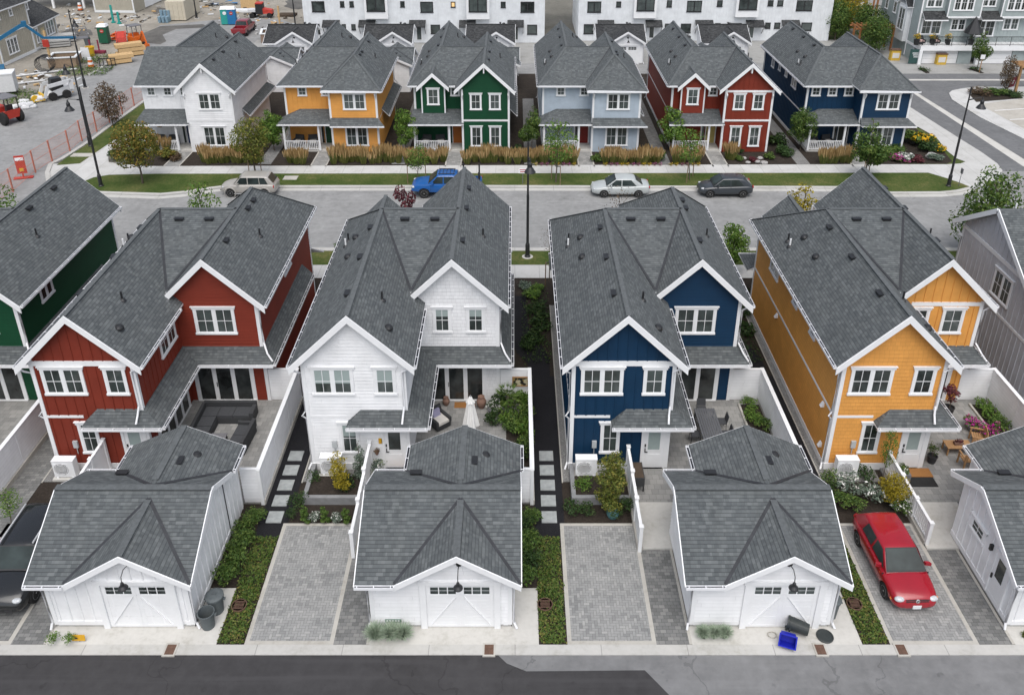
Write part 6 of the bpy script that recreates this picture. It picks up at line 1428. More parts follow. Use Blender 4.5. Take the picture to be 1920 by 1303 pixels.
# navy house patio: long slatted table with chairs
r = PB('dining_table', 'long grey slatted dining table on the patio of the navy house', 'table', (8.98, 31.7, .1))
mb = MB(); mb.mat(mottled('grey_slats', (.11, .115, .125), .12, 9, .7))
for i in range(9): mb.box(-.48 + i * .108, -.39 + i * .108, -1.1, 1.1, .71, .735)
mb.box(-.48, .48, -1.05, -.98, .67, .71); mb.box(-.48, .48, .98, 1.05, .67, .71); mb.build('tabletop', r)
for x, y in ((-.43, -1.0), (.43, -1.0), (.43, 1.0), (-.43, 1.0)): mb = MB(); mb.mat(M_BLACK); mb.box(x - .03, x + .03, y - .03, y + .03, 0, .67); mb.build('leg', r)
def dchair(label, x, y, rot):
    r = PB('dining_chair', label, 'chair', (x, y, .1), rot, 'chairs around the long grey table'); mb = MB(); mb.mat(M_CUSH); mb.box(-.22, .22, -.22, .22, .43, .47); mb.build('seat', r); mb = MB(); mb.mat(M_CUSH); mb.hexa([(-.22, .2, .5), (.22, .2, .5), (.22, .23, .5), (-.22, .23, .5), (-.21, .27, .86), (.21, .27, .86), (.21, .3, .85), (-.21, .3, .85)]); mb.build('backrest', r)
    for a, b in ((-.2, -.2), (.2, -.2), (.2, .2), (-.2, .2)): mb = MB(); mb.mat(M_BLACK); mb.tube([(a * 1.1, b * 1.1, 0), (a, b, .43)], .014, 6); mb.build('leg', r)
dchair('dark chair at the far end of the long grey table', 8.95, 33.1, 0); dchair('dark chair on the left of the long grey table, far one', 8.3, 32.2, 1.57); dchair('dark chair on the left of the long grey table, near one', 8.3, 31.3, 1.57); dchair('dark chair on the right of the long grey table, far one', 9.68, 32.2, -1.57); dchair('dark chair on the right of the long grey table, near one', 9.68, 31.3, -1.57)
for k, (x0, lab) in dict(blue=(2.42, 'navy'), orange=(13.72, 'orange')).items(): rect('patio_bed', x0 + 8.6, x0 + 9.55, 30.2 if k == 'blue' else 29.3, 34.0, .112, M_MULCH, .01); rect('bed_edging', x0 + 8.5, x0 + 8.6, 30.2 if k == 'blue' else 29.3, 34.0, .2, M_CONCB, .1)
rect('patio_bed', -8.9 + 8.5, -8.9 + 9.55, 27.6, 33.2, .112, M_MULCH, .01)
r = PB('planter_box', 'dark wicker planter box beside the back door of the navy house', 'planter', (5.27, 28.55, .1)); mb = MB(); mb.mat(M_WICKER); mb.box(-.25, .25, -.5, .5, .3, .75); mb.build('box', r); mb = MB(); mb.mat(M_DIRTD); mb.box(-.22, .22, -.47, .47, .75, .76); mb.build('soil', r)
for x, y in ((-.22, -.46), (.22, -.46), (.22, .46), (-.22, .46)): mb = MB(); mb.mat(M_BLACK); mb.box(x - .025, x + .025, y - .025, y + .025, 0, .3); mb.build('leg', r)
mb = MB(); mb.mat(mottled('teal_wrap', (.06, .14, .15), .25, 7, .6)); mb.lathe((4.05, 26.75, 0), [(.2, 0), (.27, .18), (.24, .36), (.12, .44), (0, .44)], 14); tag(mb.build('wrapped_root_ball'), 'teal fabric wrapped tree base below the columnar tree', 'watering bag')
# orange house patio furniture
r = PB('garden_table', 'low wooden table with a flower box on the orange house patio', 'table', (20.05, 30.6, .1)); mb = MB(); mb.mat(M_WOOD)
for i in range(6): mb.box(-.58, .58, -.29 + i * .098, -.2 + i * .098, .4, .43)
mb.build('tabletop', r)
for x, y in ((-.53, -.24), (.53, -.24), (.53, .24), (-.53, .24)): mb = MB(); mb.mat(M_WOOD); mb.box(x - .03, x + .03, y - .03, y + .03, 0, .4); mb.build('leg', r)
r = PB('flower_box', 'wooden flower box with plum flowers on the low wooden table', 'flower box', (20.05, 30.6, .53)); mb = MB(); mb.mat(M_TERRA); mb.box(-.2, .2, -.1, .1, 0, .12); mb.build('box', r); mb = MB(); mb.mat(LEAF['plum']); leaves(mb, 150, [(0, 0, .18, .2, .1, .1)], .035, random.Random(1)); mb.build('flowers', r)
def bench(label, x, y, rot, wd=1.15):
    r = PB('wooden_bench', label, 'bench', (x, y, .1), rot); h = wd / 2; mb = MB(); mb.mat(M_WOOD)
    for i in range(5): mb.box(-h, h, -.25 + i * .1, -.17 + i * .1, .38, .41)
    mb.build('seat', r); mb = MB(); mb.mat(M_WOOD); mb.beam((-h, .3, .82), (h, .3, .82), .03, .07); mb.beam((-h, .27, .48), (h, .27, .48), .03, .05)
    for i in range(9): mb.beam((-h + .08 + i * (wd - .16) / 8, .27, .48), (-h + .08 + i * (wd - .16) / 8, .3, .8), .02, .03)
    mb.build('backrest', r)
    for x_ in (-h, h):
        mb = MB(); mb.mat(M_WOOD); mb.box(x_ - .03, x_ + .03, -.3, -.24, 0, .6); mb.box(x_ - .03, x_ + .03, .25, .31, 0, .84); mb.box(x_ - .035, x_ + .035, -.32, .27, .6, .64); mb.build('arm_frame', r)
bench('wooden bench with its back to the alley on the orange house patio', 20.35, 29.65, math.pi); bench('wooden armchair at the right end of the low wooden table', 21.2, 31.1, -1.9, .7)
pot('black pot with a plum maple at the far corner of the orange patio', 20.9, 33.3, .25, .4, M_DKPOT); tree('plum', 'small dark plum maple in a black pot on the orange house patio', (20.9, 33.3, .4), 1.35, 1, name='potted_maple', cat='plant', wx=1.5)
pot('wide planter of magenta and yellow flowers beside the orange patio bed', 21.55, 32.0, .35, .3, M_GREYPOT); shrub('magenta flowers in the wide planter beside the orange patio bed', (21.5, 32.05, .32), 1.1, .6, 'green', 'pink', 350, .06, name='potted_flowers', cat='flowers', nfl=.6); shrub('yellow flowers in front of the magenta planter on the orange patio', (21.65, 31.65, .1), .6, .6, 'green', 'gold', 200, .05, name='potted_flowers', cat='flowers', nfl=.7)
shrub('large magenta flowering pot plant by the wooden armchair', (22.0, 31.2, .1), 1.2, 1.0, 'green', 'pink', 400, .06, name='potted_flowers', cat='flowers', nfl=.5)
pot('black square pot right of the orange house back door', 18.6, 29.9, .22, .35, M_DKPOT); shrub('leafy plant in the black pot right of the orange house back door', (18.6, 29.9, .4), .6, .95, 'green', None, 250, .05, name='potted_plant', cat='plant')
r = PB('planter_box', 'dark planter box with violets beside the doormats of the orange house', 'planter', (16.85, 28.85, .1)); mb = MB(); mb.mat(M_GREYPOT); mb.box(-.2, .2, -.35, .35, 0, .5); mb.build('box', r); mb = MB(); mb.mat(LEAF['green']); leaves(mb, 260, [(0, 0, .58, .22, .36, .12)], .045, random.Random(8)); mb.mat(LEAF['white']); leaves(mb, 30, [(0, 0, .66, .2, .34, .08)], .04, random.Random(9)); mb.build('flowers', r)
# air conditioners, meters
def ac(label, x, y, z=.12):
    r = PB('air_conditioner', label, 'air conditioner', (x, y, z)); mb = MB(); mb.mat(M_WHITE); mb.box(-.46, .46, -.18, .18, .06, .9); mb.box(-.47, .47, -.19, .19, .9, .93); mb.box(-.38, -.3, -.2, .2, 0, .06); mb.box(.3, .38, -.2, .2, 0, .06); mb.build('body', r)
    mb = MB(); mb.mat(M_PLASTIC); mb.lathe((-.1, -.18, .48), [(.31, 0), (.31, .006), (0, .006)], 28, (0, -1, 0)); mb.mat(M_WHITE)
    for i in range(3): mb.lathe((-.1, -.19, .48), [(.08 + i * .09, 0), (.1 + i * .09, .006), (.105 + i * .09, 0)], 26, (0, -1, 0))
    for i in range(10): mb.box(-.41, .21, -.2, -.19, .18 + i * .065, .195 + i * .065)
    mb.build('fan_grille', r); mb = MB(); mb.mat(M_CONC); mb.box(-.55, .55, -.28, .28, -.12, 0); mb.build('plinth', r)
ac('white air conditioner at the corner of the red house', -19.55, 29.05); ac('white air conditioner at the corner of the white house behind the golden shrub', -7.95, 29.05, .3); ac('white air conditioner at the corner of the navy house', 3.1, 29.0, .25); ac('white air conditioner at the corner of the orange house', 14.45, 29.1)
for k, l in (('red', 'red'), ('white', 'white'), ('blue', 'navy'), ('orange', 'orange')):
    x = LOTS[k] + 1.05; mb = MB(); mb.mat(mottled('meter_grey', (.4, .42, .43), .1, 6, .5)); mb.box(x - .1, x + .1, 29.48, 29.575, 1.25, 1.6); mb.tube([(x, 29.54, .9), (x, 29.54, 1.25)], .02, 6); tag(mb.build('electric_meter'), 'grey electric meter box on the alley wall of the %s house' % l, 'meter box')
# bins, drains and small things by the alley
M_BIN = mottled('bin_grey', (.1, .115, .12), .15, 6, .6); M_BIND = mottled('bin_dark', (.028, .034, .034), .2, 6, .5)
def bin_(label, loc, h=.72, r0=.27, mat=None, lid=None, tilt=None, dir_=0):
    r = PB('bin', label, 'bin', loc); mb = MB(); mb.mat(mat or M_BIN); mb.lathe((0, 0, 0), [(r0 * .8, 0), (r0 * .97, h * .9), (r0 * 1.08, h * .92), (r0 * 1.08, h), (r0 * .98, h), (r0 * .76, .03), (0, .03)], 22); mb.build('body', r)
    if lid: mb = MB(); mb.mat(mat or M_BIN); mb.lathe((0, 0, h), [(r0 * 1.12, -.02), (r0 * 1.12, .04), (r0 * .8, .09), (.0, .1)], 22); mb.box(-.09, .09, -.02, .02, h + .1, h + .13); mb.build('lid', r)
    for s in (-1, 1): mb = MB(); mb.mat(mat or M_BIN); mb.box(s * r0 * .98, s * (r0 + .08), -.06, .06, h * .8, h * .86); mb.build('handle', r)
    if tilt: r.rotation_euler = tilt
    return r
bin_('grey bin with its lid on at the corner of the board and batten garage', (-10.85, 22.1, .03), .74, .3, lid=True); bin_('open grey bin in front of the lidded one by the board and batten garage', (-10.95, 21.45, .03), .7, .28)
bin_('tall grey bin standing at the right corner of the garage of the navy house', (11.42, 21.9, .03), .8, .27, lid=True)
bin_('black bin lying on its side before the garage of the navy house', (10.35, 21.05, .3), .75, .26, M_BIND, tilt=(R(-84), 0, R(68)))
mb = MB(); mb.mat(M_BIND); mb.lathe((10.95, 21.0, .04), [(.29, 0), (.3, .03), (.26, .05), (.24, .03), (.1, .04), (0, .04)], 24); tag(mb.build('fallen_lid'), 'round black bin lid lying right of the tipped bin', 'bin lid')
r = PB('recycling_box', 'tipped blue recycling box in front of the garage of the navy house', 'recycling box', (9.58, 20.85, .05), .35); M_BLUEB = mottled('box_blue', (.012, .02, .38), .12, 5, .45)
mb = MB(); mb.mat(M_BLUEB)
for q in (((-.24, -.17, .02), (.24, -.17, .02), (.27, -.2, .4), (-.27, -.2, .4)), ((.24, -.17, .02), (.24, .17, .02), (.27, .2, .4), (.27, -.2, .4)), ((.24, .17, .02), (-.24, .17, .02), (-.27, .2, .4), (.27, .2, .4)), ((-.24, .17, .02), (-.24, -.17, .02), (-.27, -.2, .4), (-.27, .2, .4))): mb.prism(q, (Vector(q[1]) - Vector(q[0])).cross(Vector(q[3]) - Vector(q[0])).normalized() * -.012)
mb.box(-.24, .24, -.17, .17, 0, .02); mb.build('body', r); mb = MB(); mb.mat(M_BLUEB); mb.box(-.3, .3, -.23, -.19, .36, .4); mb.box(-.3, .3, .19, .23, .36, .4); mb.box(.26, .3, -.19, .19, .36, .4); mb.box(-.3, -.26, -.19, .19, .36, .4); mb.build('rim', r)
mb = MB(); mb.mat(M_WHITE); mb.box(-.1, .1, -.2, -.188, .2, .23); mb.box(-.06, .06, -.2, -.187, .14, .17); mb.build('marking', r); r.rotation_euler = (R(62), 0, R(-20)); r.location.z = .2
mb = MB(); mb.mat(mottled('hose', (.45, .43, .38), .2, 6, .8)); mb.tube([Vector((9.1 + .16 * math.cos(a * .7), 21.05 + .13 * math.sin(a * .7), .04 + a * .003)) for a in range(20)], .014, 6); tag(mb.build('hose'), 'small coil of pale rope behind the blue recycling box', 'rope')
M_RUST = mottled('rust_iron', (.12, .07, .05), .3, 10, .8)
for i, (u, l) in enumerate(((320, 'in front of the board and batten garage'), (917, 'in front of the garage of the white house'), (1538, 'right of the blue recycling box'), (1690, 'in front of the red hatchback driveway'))):
    p = G(u, 1219); r = PB('drain', 'rusty rectangular kerb drain %s' % l, 'drain', (p.x, p.y, 0), 0, 'kerb drains'); mb = MB(); mb.mat(M_CONCB); mb.box(-.22, .22, -.26, -.2, 0, .055); mb.box(-.22, .22, .2, .26, 0, .055); mb.box(-.22, -.16, -.2, .2, 0, .055); mb.box(.16, .22, -.2, .2, 0, .055); mb.build('frame', r); mb = MB(); mb.mat(M_RUST); mb.box(-.16, .16, -.2, .2, 0, .046)
    for j in range(7): mb.box(-.13, .13, -.17 + j * .055, -.14 + j * .055, .046, .052)
    mb.build('grate', r)
for u, v, l in ((449, 1138, 'round iron cover in the planting strip right of the board and batten garage'), (1022, 1136, 'round cover half hidden by ground cover left of the middle driveway'), (1601, 1135, 'round iron grate in the planting strip left of the red hatchback')):
    p = G(u, v); mb = MB(); mb.mat(M_RUST); mb.lathe((p.x, p.y, 0), [(.28, 0), (.28, .125), (.25, .125), (.25, .1)], 24, cap=False); mb.mat(M_RUST); mb.lathe((p.x, p.y, 0), [(.26, .12), (0, .12)], 24)
    for j in range(6): mb.box(p.x - .18, p.x + .18, p.y - .17 + j * .062, p.y - .14 + j * .062, .12, .13)
    tag(mb.build('drain_cover'), l, 'drain cover')
mb = MB(); mb.mat(mottled('yellow_plate', (.6, .33, .02), .1, 5, .6)); p = G(147, 1208); mb.obox((p.x, p.y + .1, .22), (.23, 0, 0), (0, .02, .12), (0, .01, -.002)); mb.mat(M_BLACK); mb.box(p.x - .12, p.x - .02, p.y + .068, p.y + .075, .2, .26); mb.tube([(p.x, p.y + .12, 0), (p.x, p.y + .12, .2)], .012, 6); tag(mb.build('ground_sign'), 'small yellow sign on the ground left of the board and batten garage door', 'sign')
mb = MB(); mb.mat(M_WHITE); mb.box(-4.62, -4.0, 21.36, 21.375, .3, .5); mb.mat(mottled('sign_green', (.2, .3, .24), .1, 5, .6)); mb.box(-4.6, -4.02, 21.352, 21.36, .32, .48); mb.mat(M_WHITE); [mb.box(-4.55 + i * .1, -4.49 + i * .1, 21.348, 21.352, .36, .44) for i in range(5)]; tag(mb.build('house_number_sign'), 'small lettered sign low on the garage of the white house', 'sign')

# ------------------------------------------------------------------ street lamps
def lamp(label, loc, arm=1, h=8.0, side=(1, 0)):
    r = PB('street_lamp', label, 'street lamp', loc, 0, 'black street lamps'); mb = MB(); mb.mat(M_BLACK); mb.lathe((0, 0, 0), [(.2, 0), (.2, .1), (.15, .16), (.14, .95), (.09, 1.05), (.085, h * .55), (.065, h * .56), (.05, h)], 14); mb.build('pole', r)
    mb = MB(); mb.mat(M_CONC); mb.lathe((0, 0, -.02), [(.36, 0), (.36, .06), (0, .06)], 20); mb.build('base', r)
    sx, sy = side; z = h - 1.0; mb = MB(); mb.mat(M_BLACK); mb.tube([(0, 0, z), (sx * .9 * arm, sy * .9 * arm, z + .25), (sx * 1.0 * arm, sy * 1.0 * arm, z + .18)], .025, 6); mb.beam((0, 0, z + .0), (sx * .35 * arm, sy * .35 * arm, z + .09), .03, .1); mb.build('arm', r)
    mb = MB(); mb.mat(M_BLACK); c = (sx * 1.0 * arm, sy * 1.0 * arm, z - .62); mb.lathe(c, [(.36, 0), (.34, .04), (.2, .26), (.14, .34), (.14, .55), (.07, .68), (.03, .84)], 18); mb.mat(M_WHITE); mb.lathe((c[0], c[1], c[2] + .02), [(.2, 0), (0, -.02)], 12); mb.build('lamp_shade', r); return r
lamp('tall black street lamp on the lawn in front of the white corner house', G(190, 350), 1, 8.0, (-.75, -.65)); lamp('black street lamp on the verge beside the orange mesh fence', G(170, 275), 1, 8.0, (-.85, .3)); lamp('black street lamp farther up the side street by the container', G(160, 165), 1, 8.2, (.6, -.5))
lamp('black street lamp between the white and navy houses at the near kerb', G(989, 482), 1, 8.0, (.1, -.95)); lamp('black street lamp at the lawn tip in front of the navy corner house', G(1778, 350), 1, 8.0, (1, -.1))
lamp('distant black lamp beside the cream container', G(369, 35), 1, 7.0, (1, 0)); lamp('distant black lamp beside the white townhouses', G(556, 68), 1, 7.5, (-1, 0))
r = PB('sign_post', 'small white and red sign on a post between the trees on the far lawn', 'sign', G(980, 346)); mb = MB(); mb.mat(M_GREYPOT); mb.tube([(0, 0, 0), (0, 0, 1.3)], .025, 6); mb.build('post', r); mb = MB(); mb.mat(M_WHITE); mb.box(-.32, .32, -.045, -.03, .95, 1.35); mb.mat(mottled('sign_red', (.4, .03, .05), .1, 5, .6)); mb.box(-.24, .24, -.05, -.045, 1.22, 1.28); mb.box(-.2, .2, -.05, -.045, 1.05, 1.12); mb.build('panel', r)
r = PB('sign_post', 'small grey sign on a post right of the lamp at the navy corner house', 'sign', G(1797, 350)); mb = MB(); mb.mat(M_GREYPOT); mb.tube([(0, 0, 0), (0, 0, 1.5)], .025, 6); mb.build('post', r); mb = MB(); mb.mat(M_GREYPOT); mb.box(-.03, .03, -.15, .15, 1.1, 1.5); mb.build('panel', r)
for u, v, w_, l in ((545, 335, .55, 'square utility slab in the far lawn behind the beige wagon'), (155, 292, .9, 'square utility slab in the verge beside the mesh fence')):
    p = G(u, v); mb = MB(); mb.mat(M_CONCB); mb.box(p.x - w_, p.x + w_, p.y - .4, p.y + .4, 0, .07); tag(mb.build('utility_cover'), l, 'utility cover')
# porch things across the street
for k, c in (('white', M_WICKER), ('orange', M_WOOD), ('green', M_CREAM), ('blue', M_WICKER)):
    for i, dx in enumerate((.9, 2.2)):
        o = lounge('%s chair on the porch of the %s house across the street' % (('left', 'right')[i], ROWN[k]), (FR[k] + dx, 70.0, .16), math.pi * 0 + (.2 if i else -.2), M_CREAM)
mb = MB(); mb.mat(LEAF['reed']); mb.lathe((FR['white'] + .95, 70.55, 1.9), [(.16, 0), (.24, .05), (.3, 0), (.24, -.03), (.16, 0)], 16, (0, -1, 0), cap=False); tag(mb.build('wreath'), 'dry wreath on the porch wall of the white corner house', 'wreath')
# ------------------------------------------------------------------ far buildings
def W2(u, v, Y):
    a = (u - CX) / FP; b = (v - CY) / FP; t = Y / (_c - b * _s); return t * a, CH - t * (_s + b * _c)
M_TRIMG = mottled('pale_trim', (.72, .74, .75), .05, 3, .6)
def townhouse(label, x0, x1, Y, H, wins, bays, awns, doors):
    r = thing('townhouse_row', label, 'townhouses', (0, Y, 0)); s = siding('town', 'batten')
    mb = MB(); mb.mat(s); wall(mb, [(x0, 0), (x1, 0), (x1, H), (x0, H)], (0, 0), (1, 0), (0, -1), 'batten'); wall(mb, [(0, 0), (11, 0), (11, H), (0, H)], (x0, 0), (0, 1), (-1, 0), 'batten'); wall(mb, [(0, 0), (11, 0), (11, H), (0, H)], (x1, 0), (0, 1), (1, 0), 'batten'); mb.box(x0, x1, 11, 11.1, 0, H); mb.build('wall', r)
    mb = MB(); mb.mat(M_ROOFD); mb.slab([(x0 - .4, -.5, H), (x1 + .4, -.5, H), (x1 + .4, 5.5, H + 2.4), (x0 - .4, 5.5, H + 2.4)], .2, M_WHITE); mb.slab([(x0 - .4, 5.5, H + 2.4), (x1 + .4, 5.5, H + 2.4), (x1 + .4, 11.5, H), (x0 - .4, 11.5, H)], .2, M_WHITE); mb.build('roof', r)
    pl = ((0, 0), (1, 0), (0, -1))
    def WX(u): return W2(u, 30, Y)[0]
    for u0, u1, v0, v1, lit in wins:
        a, z1 = W2(u0, v0, Y); b, z0 = W2(u1, v1, Y)
        window(r, None, pl, a, b, z0, z1, 2 if b - a > 1.6 else 1, trim=.06, head=False, black=True, grid=b - a > 1.6, glass=LITG if lit else None)
    for u0, u1, v1 in bays:
        a = WX(u0); b = WX(u1); z0 = W2(u0, v1, Y - .7)[1]; mb = MB(); mb.mat(M_WHITE); mb.box(a, b, -.7, 0, z0, H - .2); f = mb.build('bay', r)
        window(r, None, ((0, -.7), (1, 0), (0, -1)), a + .3, b - .3, z0 + .9, z0 + 2.7, 2, trim=.06, head=False, black=True)
    for u0, u1 in awns:
        a, b = WX(u0), WX(u1); z = W2(u0, 38, Y)[1]; mb = MB(); mb.mat(M_ROOFD); mb.slab([(a, -1.0, z - .65), (b, -1.0, z - .65), (b, 0, z), (a, 0, z)], .1, M_BLACK); mb.mat(M_BLACK); mb.beam((a + .1, -.9, z - .75), (a + .1, -.05, z - 1.7), .06, .06); mb.beam((b - .1, -.9, z - .75), (b - .1, -.05, z - 1.7), .06, .06); mb.build('awning', r)
    for u0, u1 in doors:
        a, b = WX(u0), WX(u1); mb = MB(); mb.mat(M_WHITE); pbox(mb, *pl, a - .1, b + .1, .3, 2.5, 0, .05); d = mb.build('door', r); mb = MB(); mb.mat(M_GLASS); pbox(mb, *pl, a, b, .4, 2.4, .05, .07); mb.build('pane', d)
    return r
mm = NT('lit_glass', .3); mm.color((.5, .35, .18)); mm.b.inputs['Emission Color'].default_value = (1, .6, .25, 1); mm.b.inputs['Emission Strength'].default_value = .5; LITG = mm.m
def zz2(ox, s, L): return [(ox + a / s, ox + b / s) + tuple(c) for a, b, *c in L]
lo, hi, sm = (45.5, 64.5), (3, 24), (3.5, 14.5)
T1 = [(62, 115, 45.5, 64, 0), (228, 252, 46, 57, 0), (278, 303, 46, 57, 0), (433, 485, 46, 64, 0), (540, 567, 46, 57, 0), (698, 750, 47, 64, 0), (962, 1012, 47, 64, 0), (1070, 1095, 47, 58, 0), (1210, 1262, 47, 65, 0), (67, 140, 3, 23, 0), (218, 243, 3, 14, 0), (268, 293, 3, 14, 0), (537, 562, 3, 14, 0), (643, 713, 4, 24, 0), (805, 830, 4, 14.5, 1), (1070, 1096, 4, 15, 0), (1175, 1247, 4, 24, 0)]
townhouse('long white townhouse row with black windows at the top centre', -26.4, 3.75, 107.5, 10.2, zz2(560, 2.8235, T1), zz2(560, 2.8235, [(355, 477, 36), (890, 1011, 37)]), zz2(560, 2.8235, [(125, 216), (317, 406), (584, 672), (849, 937), (1105, 1192)]), zz2(560, 2.8235, [(358, 382), (622, 645), (886, 908), (1140, 1160)]))
T2 = [(1530, 1600, 3.5, 24, 0), (1682, 1706, 3.5, 14, 0), (1510, 1560, 46, 64, 0), (1678, 1700, 46, 57, 0), (1760, 1810, 46, 60, 0)]
T3 = [(135, 158, 1, 14, 0), (237, 306, 2, 23, 0), (387, 411, 1, 13, 0), (641, 665, 1, 12, 0), (689, 714, 1, 12, 0), (786, 858, 1, 21, 0), (125, 149, 45, 56, 0), (205, 252, 45, 62, 0), (376, 400, 44, 55, 0), (456, 504, 44, 60, 0), (627, 650, 43, 54, 0), (673, 698, 43, 54, 0), (808, 855, 43, 58, 0)]
townhouse('long white townhouse row with black windows right of the gap at the top', 8.05, 40.0, 108.5, 10.0, zz2(560, 2.8235, T2) + zz2(1200, 2.6667, T3), zz2(560, 2.8235, [(1770, 1888, 35)]) + zz2(1200, 2.6667, [(470, 584, 33)]), zz2(560, 2.8235, [(1583, 1671), (1838, 1925)]) + zz2(1200, 2.6667, [(278, 368), (532, 621), (711, 801)]), zz2(560, 2.8235, [(1612, 1634), (1863, 1885)]) + zz2(1200, 2.6667, [(305, 325), (555, 576)]))
for i, x in enumerate((-32.2, -20.84, -9.05, 5.95, 17.95)):
    garage('white garage with a black roof in front of the townhouses, %s from the left' % ('first', 'second', 'third', 'fourth', 'fifth')[i], x, 97.2, style='lap', roofm=M_ROOFD, group=None, wing=False)
mb = MB(); mb.mat(M_WHITE)
for i in range(9): mb.box(4.2 + i * .28, 4.4 + i * .28, 99.98, 100.02, 0, 1.6)
mb.box(4.15, 6.7, 99.95, 99.98, .3, .4); mb.box(4.15, 6.7, 99.95, 99.98, 1.3, 1.4); tag(mb.build('picket_gate'), 'white picket gate beside the townhouses behind the green house', 'gate')

# sage grey townhouses on the right
p0 = G(1725, 122); Y0 = p0.y; r = thing('townhouse_row', 'sage grey townhouses with a long balcony over white garage doors, top right', 'townhouses', (0, Y0, 0)); s = siding('sage', 'batten'); X0_, X1_ = p0.x, p0.x + 34; bw = 1.9
mb = MB(); mb.mat(s); H = 10.5
wall(mb, [(X0_ - .2, 0), (X1_, 0), (X1_, H), (X0_ - .2, H)], (0, bw), (1, 0), (0, -1), 'batten'); wall(mb, [(bw, 0), (13, 0), (13, H), (bw, H)], (X0_ - .2, 0), (0, 1), (-1, 0), 'batten'); mb.build('wall', r)
mb = MB(); mb.mat(M_ROOFD); mb.slab([(X0_ - .7, bw - .6, H), (X1_, bw - .6, H), (X1_, 7, H + 3), (X0_ - .7, 7, H + 3)], .2, M_WHITE); mb.build('roof', r)
zd = W2(1729, 91, Y0)[1]; mb = MB(); mb.mat(M_WHITE); mb.box(X0_ - .3, X1_, 0, bw, zd - .3, zd + .25); mb.build('balcony', r)
mb = MB(); mb.mat(M_BLACK); mb.box(X0_ - .25, X1_, .05, .1, zd + 1.25, zd + 1.31); mb.box(X0_ - .25, X1_, .05, .1, zd + .35, zd + .39); mb.box(X0_ - .28, X0_ - .23, .05, bw, zd + 1.25, zd + 1.31)
i = 0; x = X0_ - .25
while x < X1_:
    mb.box(x, x + (.07 if i % 12 == 0 else .02), .06, .09, zd + (0 if i % 12 == 0 else .39), zd + 1.25); x += .14; i += 1
mb.build('railing', r)
def WS(u, v, dy=0.0): return W2(u, v, Y0 + dy)
Z3 = lambda x, y: (1560 + x / 5.333, y / 5.333)
for a, b in ((1275, 0), (1810, 0)):
    pass
for q0, q1 in ((905, 1270), (1480, 1810), (2010, 2330)):
    x0, x1 = WS(Z3(q0, 0)[0], 110)[0], WS(Z3(q1, 0)[0], 110)[0]; mb = MB(); mb.mat(M_WHITE)
    for j in range(4): mb.box(x0, x1, .5, .54, .03 + j * .58, .59 + j * .58)
    mb.build('garage_door', r); mb = MB(); mb.mat(M_WHITE); mb.box(x0 - .45, x0 - .1, -.02, .4, 0, zd - .3); mb.build('pier', r)
    mb = MB(); mb.mat(s); mb.box(x1 + .05, x1 + 1.6, .45, .6, 0, zd - .3); mb.build('wall', r)
pls = ((0, bw), (1, 0), (0, -1))
def sw(a, b, c, d, n=2, off=0, name='window'):
    u0, v0 = Z3(a, c); u1, v1 = Z3(b, d); x0, z1 = W2(u0, v0, Y0 + bw - off); x1, z0 = W2(u1, v1, Y0 + bw - off); window(r, None, ((0, bw - off), (1, 0), (0, -1)), x0, x1, z0, z1, n, trim=.12, name=name)
sw(905, 1078, 190, 345, 2, name='balcony_door'); sw(1200, 1322, 185, 305, 2); sw(1450, 1607, 190, 365, 2, name='balcony_door'); sw(1725, 1852, 180, 300, 2); sw(965, 1102, -60, 75, 2); sw(1505, 1637, -60, 68, 2)
for a, b in ((1148, 1482), (1685, 2020)):
    x0, z0 = W2(*Z3(a, 168), Y0 + bw - .7); x1 = W2(*Z3(b, 168), Y0 + bw - .7)[0]; mb = MB(); mb.mat(s); mb.box(x0, x1, bw - .7, bw, z0, H); mb.mat(M_WHITE); mb.box(x0 - .03, x1 + .03, bw - .73, bw, z0 - .2, z0); mb.box(x0 - .03, x0 + .12, bw - .73, bw - .7, z0, H); mb.box(x1 - .12, x1 + .03, bw - .73, bw - .7, z0, H); mb.build('bay', r)
    sw(a + 95, b - 70, -60, 108, 3, .7)
for a, b in ((905, 1140), (1475, 1682)):
    x0, z1 = W2(*Z3(a, 112), Y0 + bw); x1, _z = W2(*Z3(b, 112), Y0 + bw); mb = MB(); mb.mat(M_ROOFD); mb.slab([(x0, bw - 1.1, z1 - .8), (x1, bw - 1.1, z1 - .8), (x1, bw, z1), (x0, bw, z1)], .15, M_WHITE); mb.build('awning', r)
# box bay with its own little gable on the side wall
xs = X0_ - .2; mb = MB(); mb.mat(M_TRIMG); z0, z1 = zd + 1.0, zd + 4.0; mb.box(xs - .6, xs, bw + 2.2, bw + 4.6, z0 - 1.2, z1); mb.mat(M_ROOFD); c = bw + 3.4; mb.slab([(xs - .8, c, z1 + 1.2), (xs, c, z1 + 1.2), (xs, c - 1.5, z1 - .1), (xs - .8, c - 1.5, z1 - .1)], .12, M_WHITE); mb.slab([(xs - .8, c, z1 + 1.2), (xs - .8, c + 1.5, z1 - .1), (xs, c + 1.5, z1 - .1), (xs, c, z1 + 1.2)], .12, M_WHITE); mb.build('side_bay', r)
window(r, None, ((xs - .6, 0), (0, 1), (-1, 0)), c - .8, c + .8, z0, z1 - .4, 2)
for y, z in ((bw + 6.5, zd + 2.2), (bw + 9, zd + 2.2), (bw + 7, .9)): window(r, None, ((xs, 0), (0, 1), (-1, 0)), y, y + .9, z, z + 1.4, 1)
mb = MB(); mb.mat(M_WHITE); mb.box(xs - .05, xs, bw, 13, zd - .3, zd); mb.box(xs - .05, xs + .12, bw - .05, bw, 0, H); spout(mb, [(xs - .1, bw + 2, 8), (xs - .1, bw + 2, .2)], .06); mb.build('trim', r)
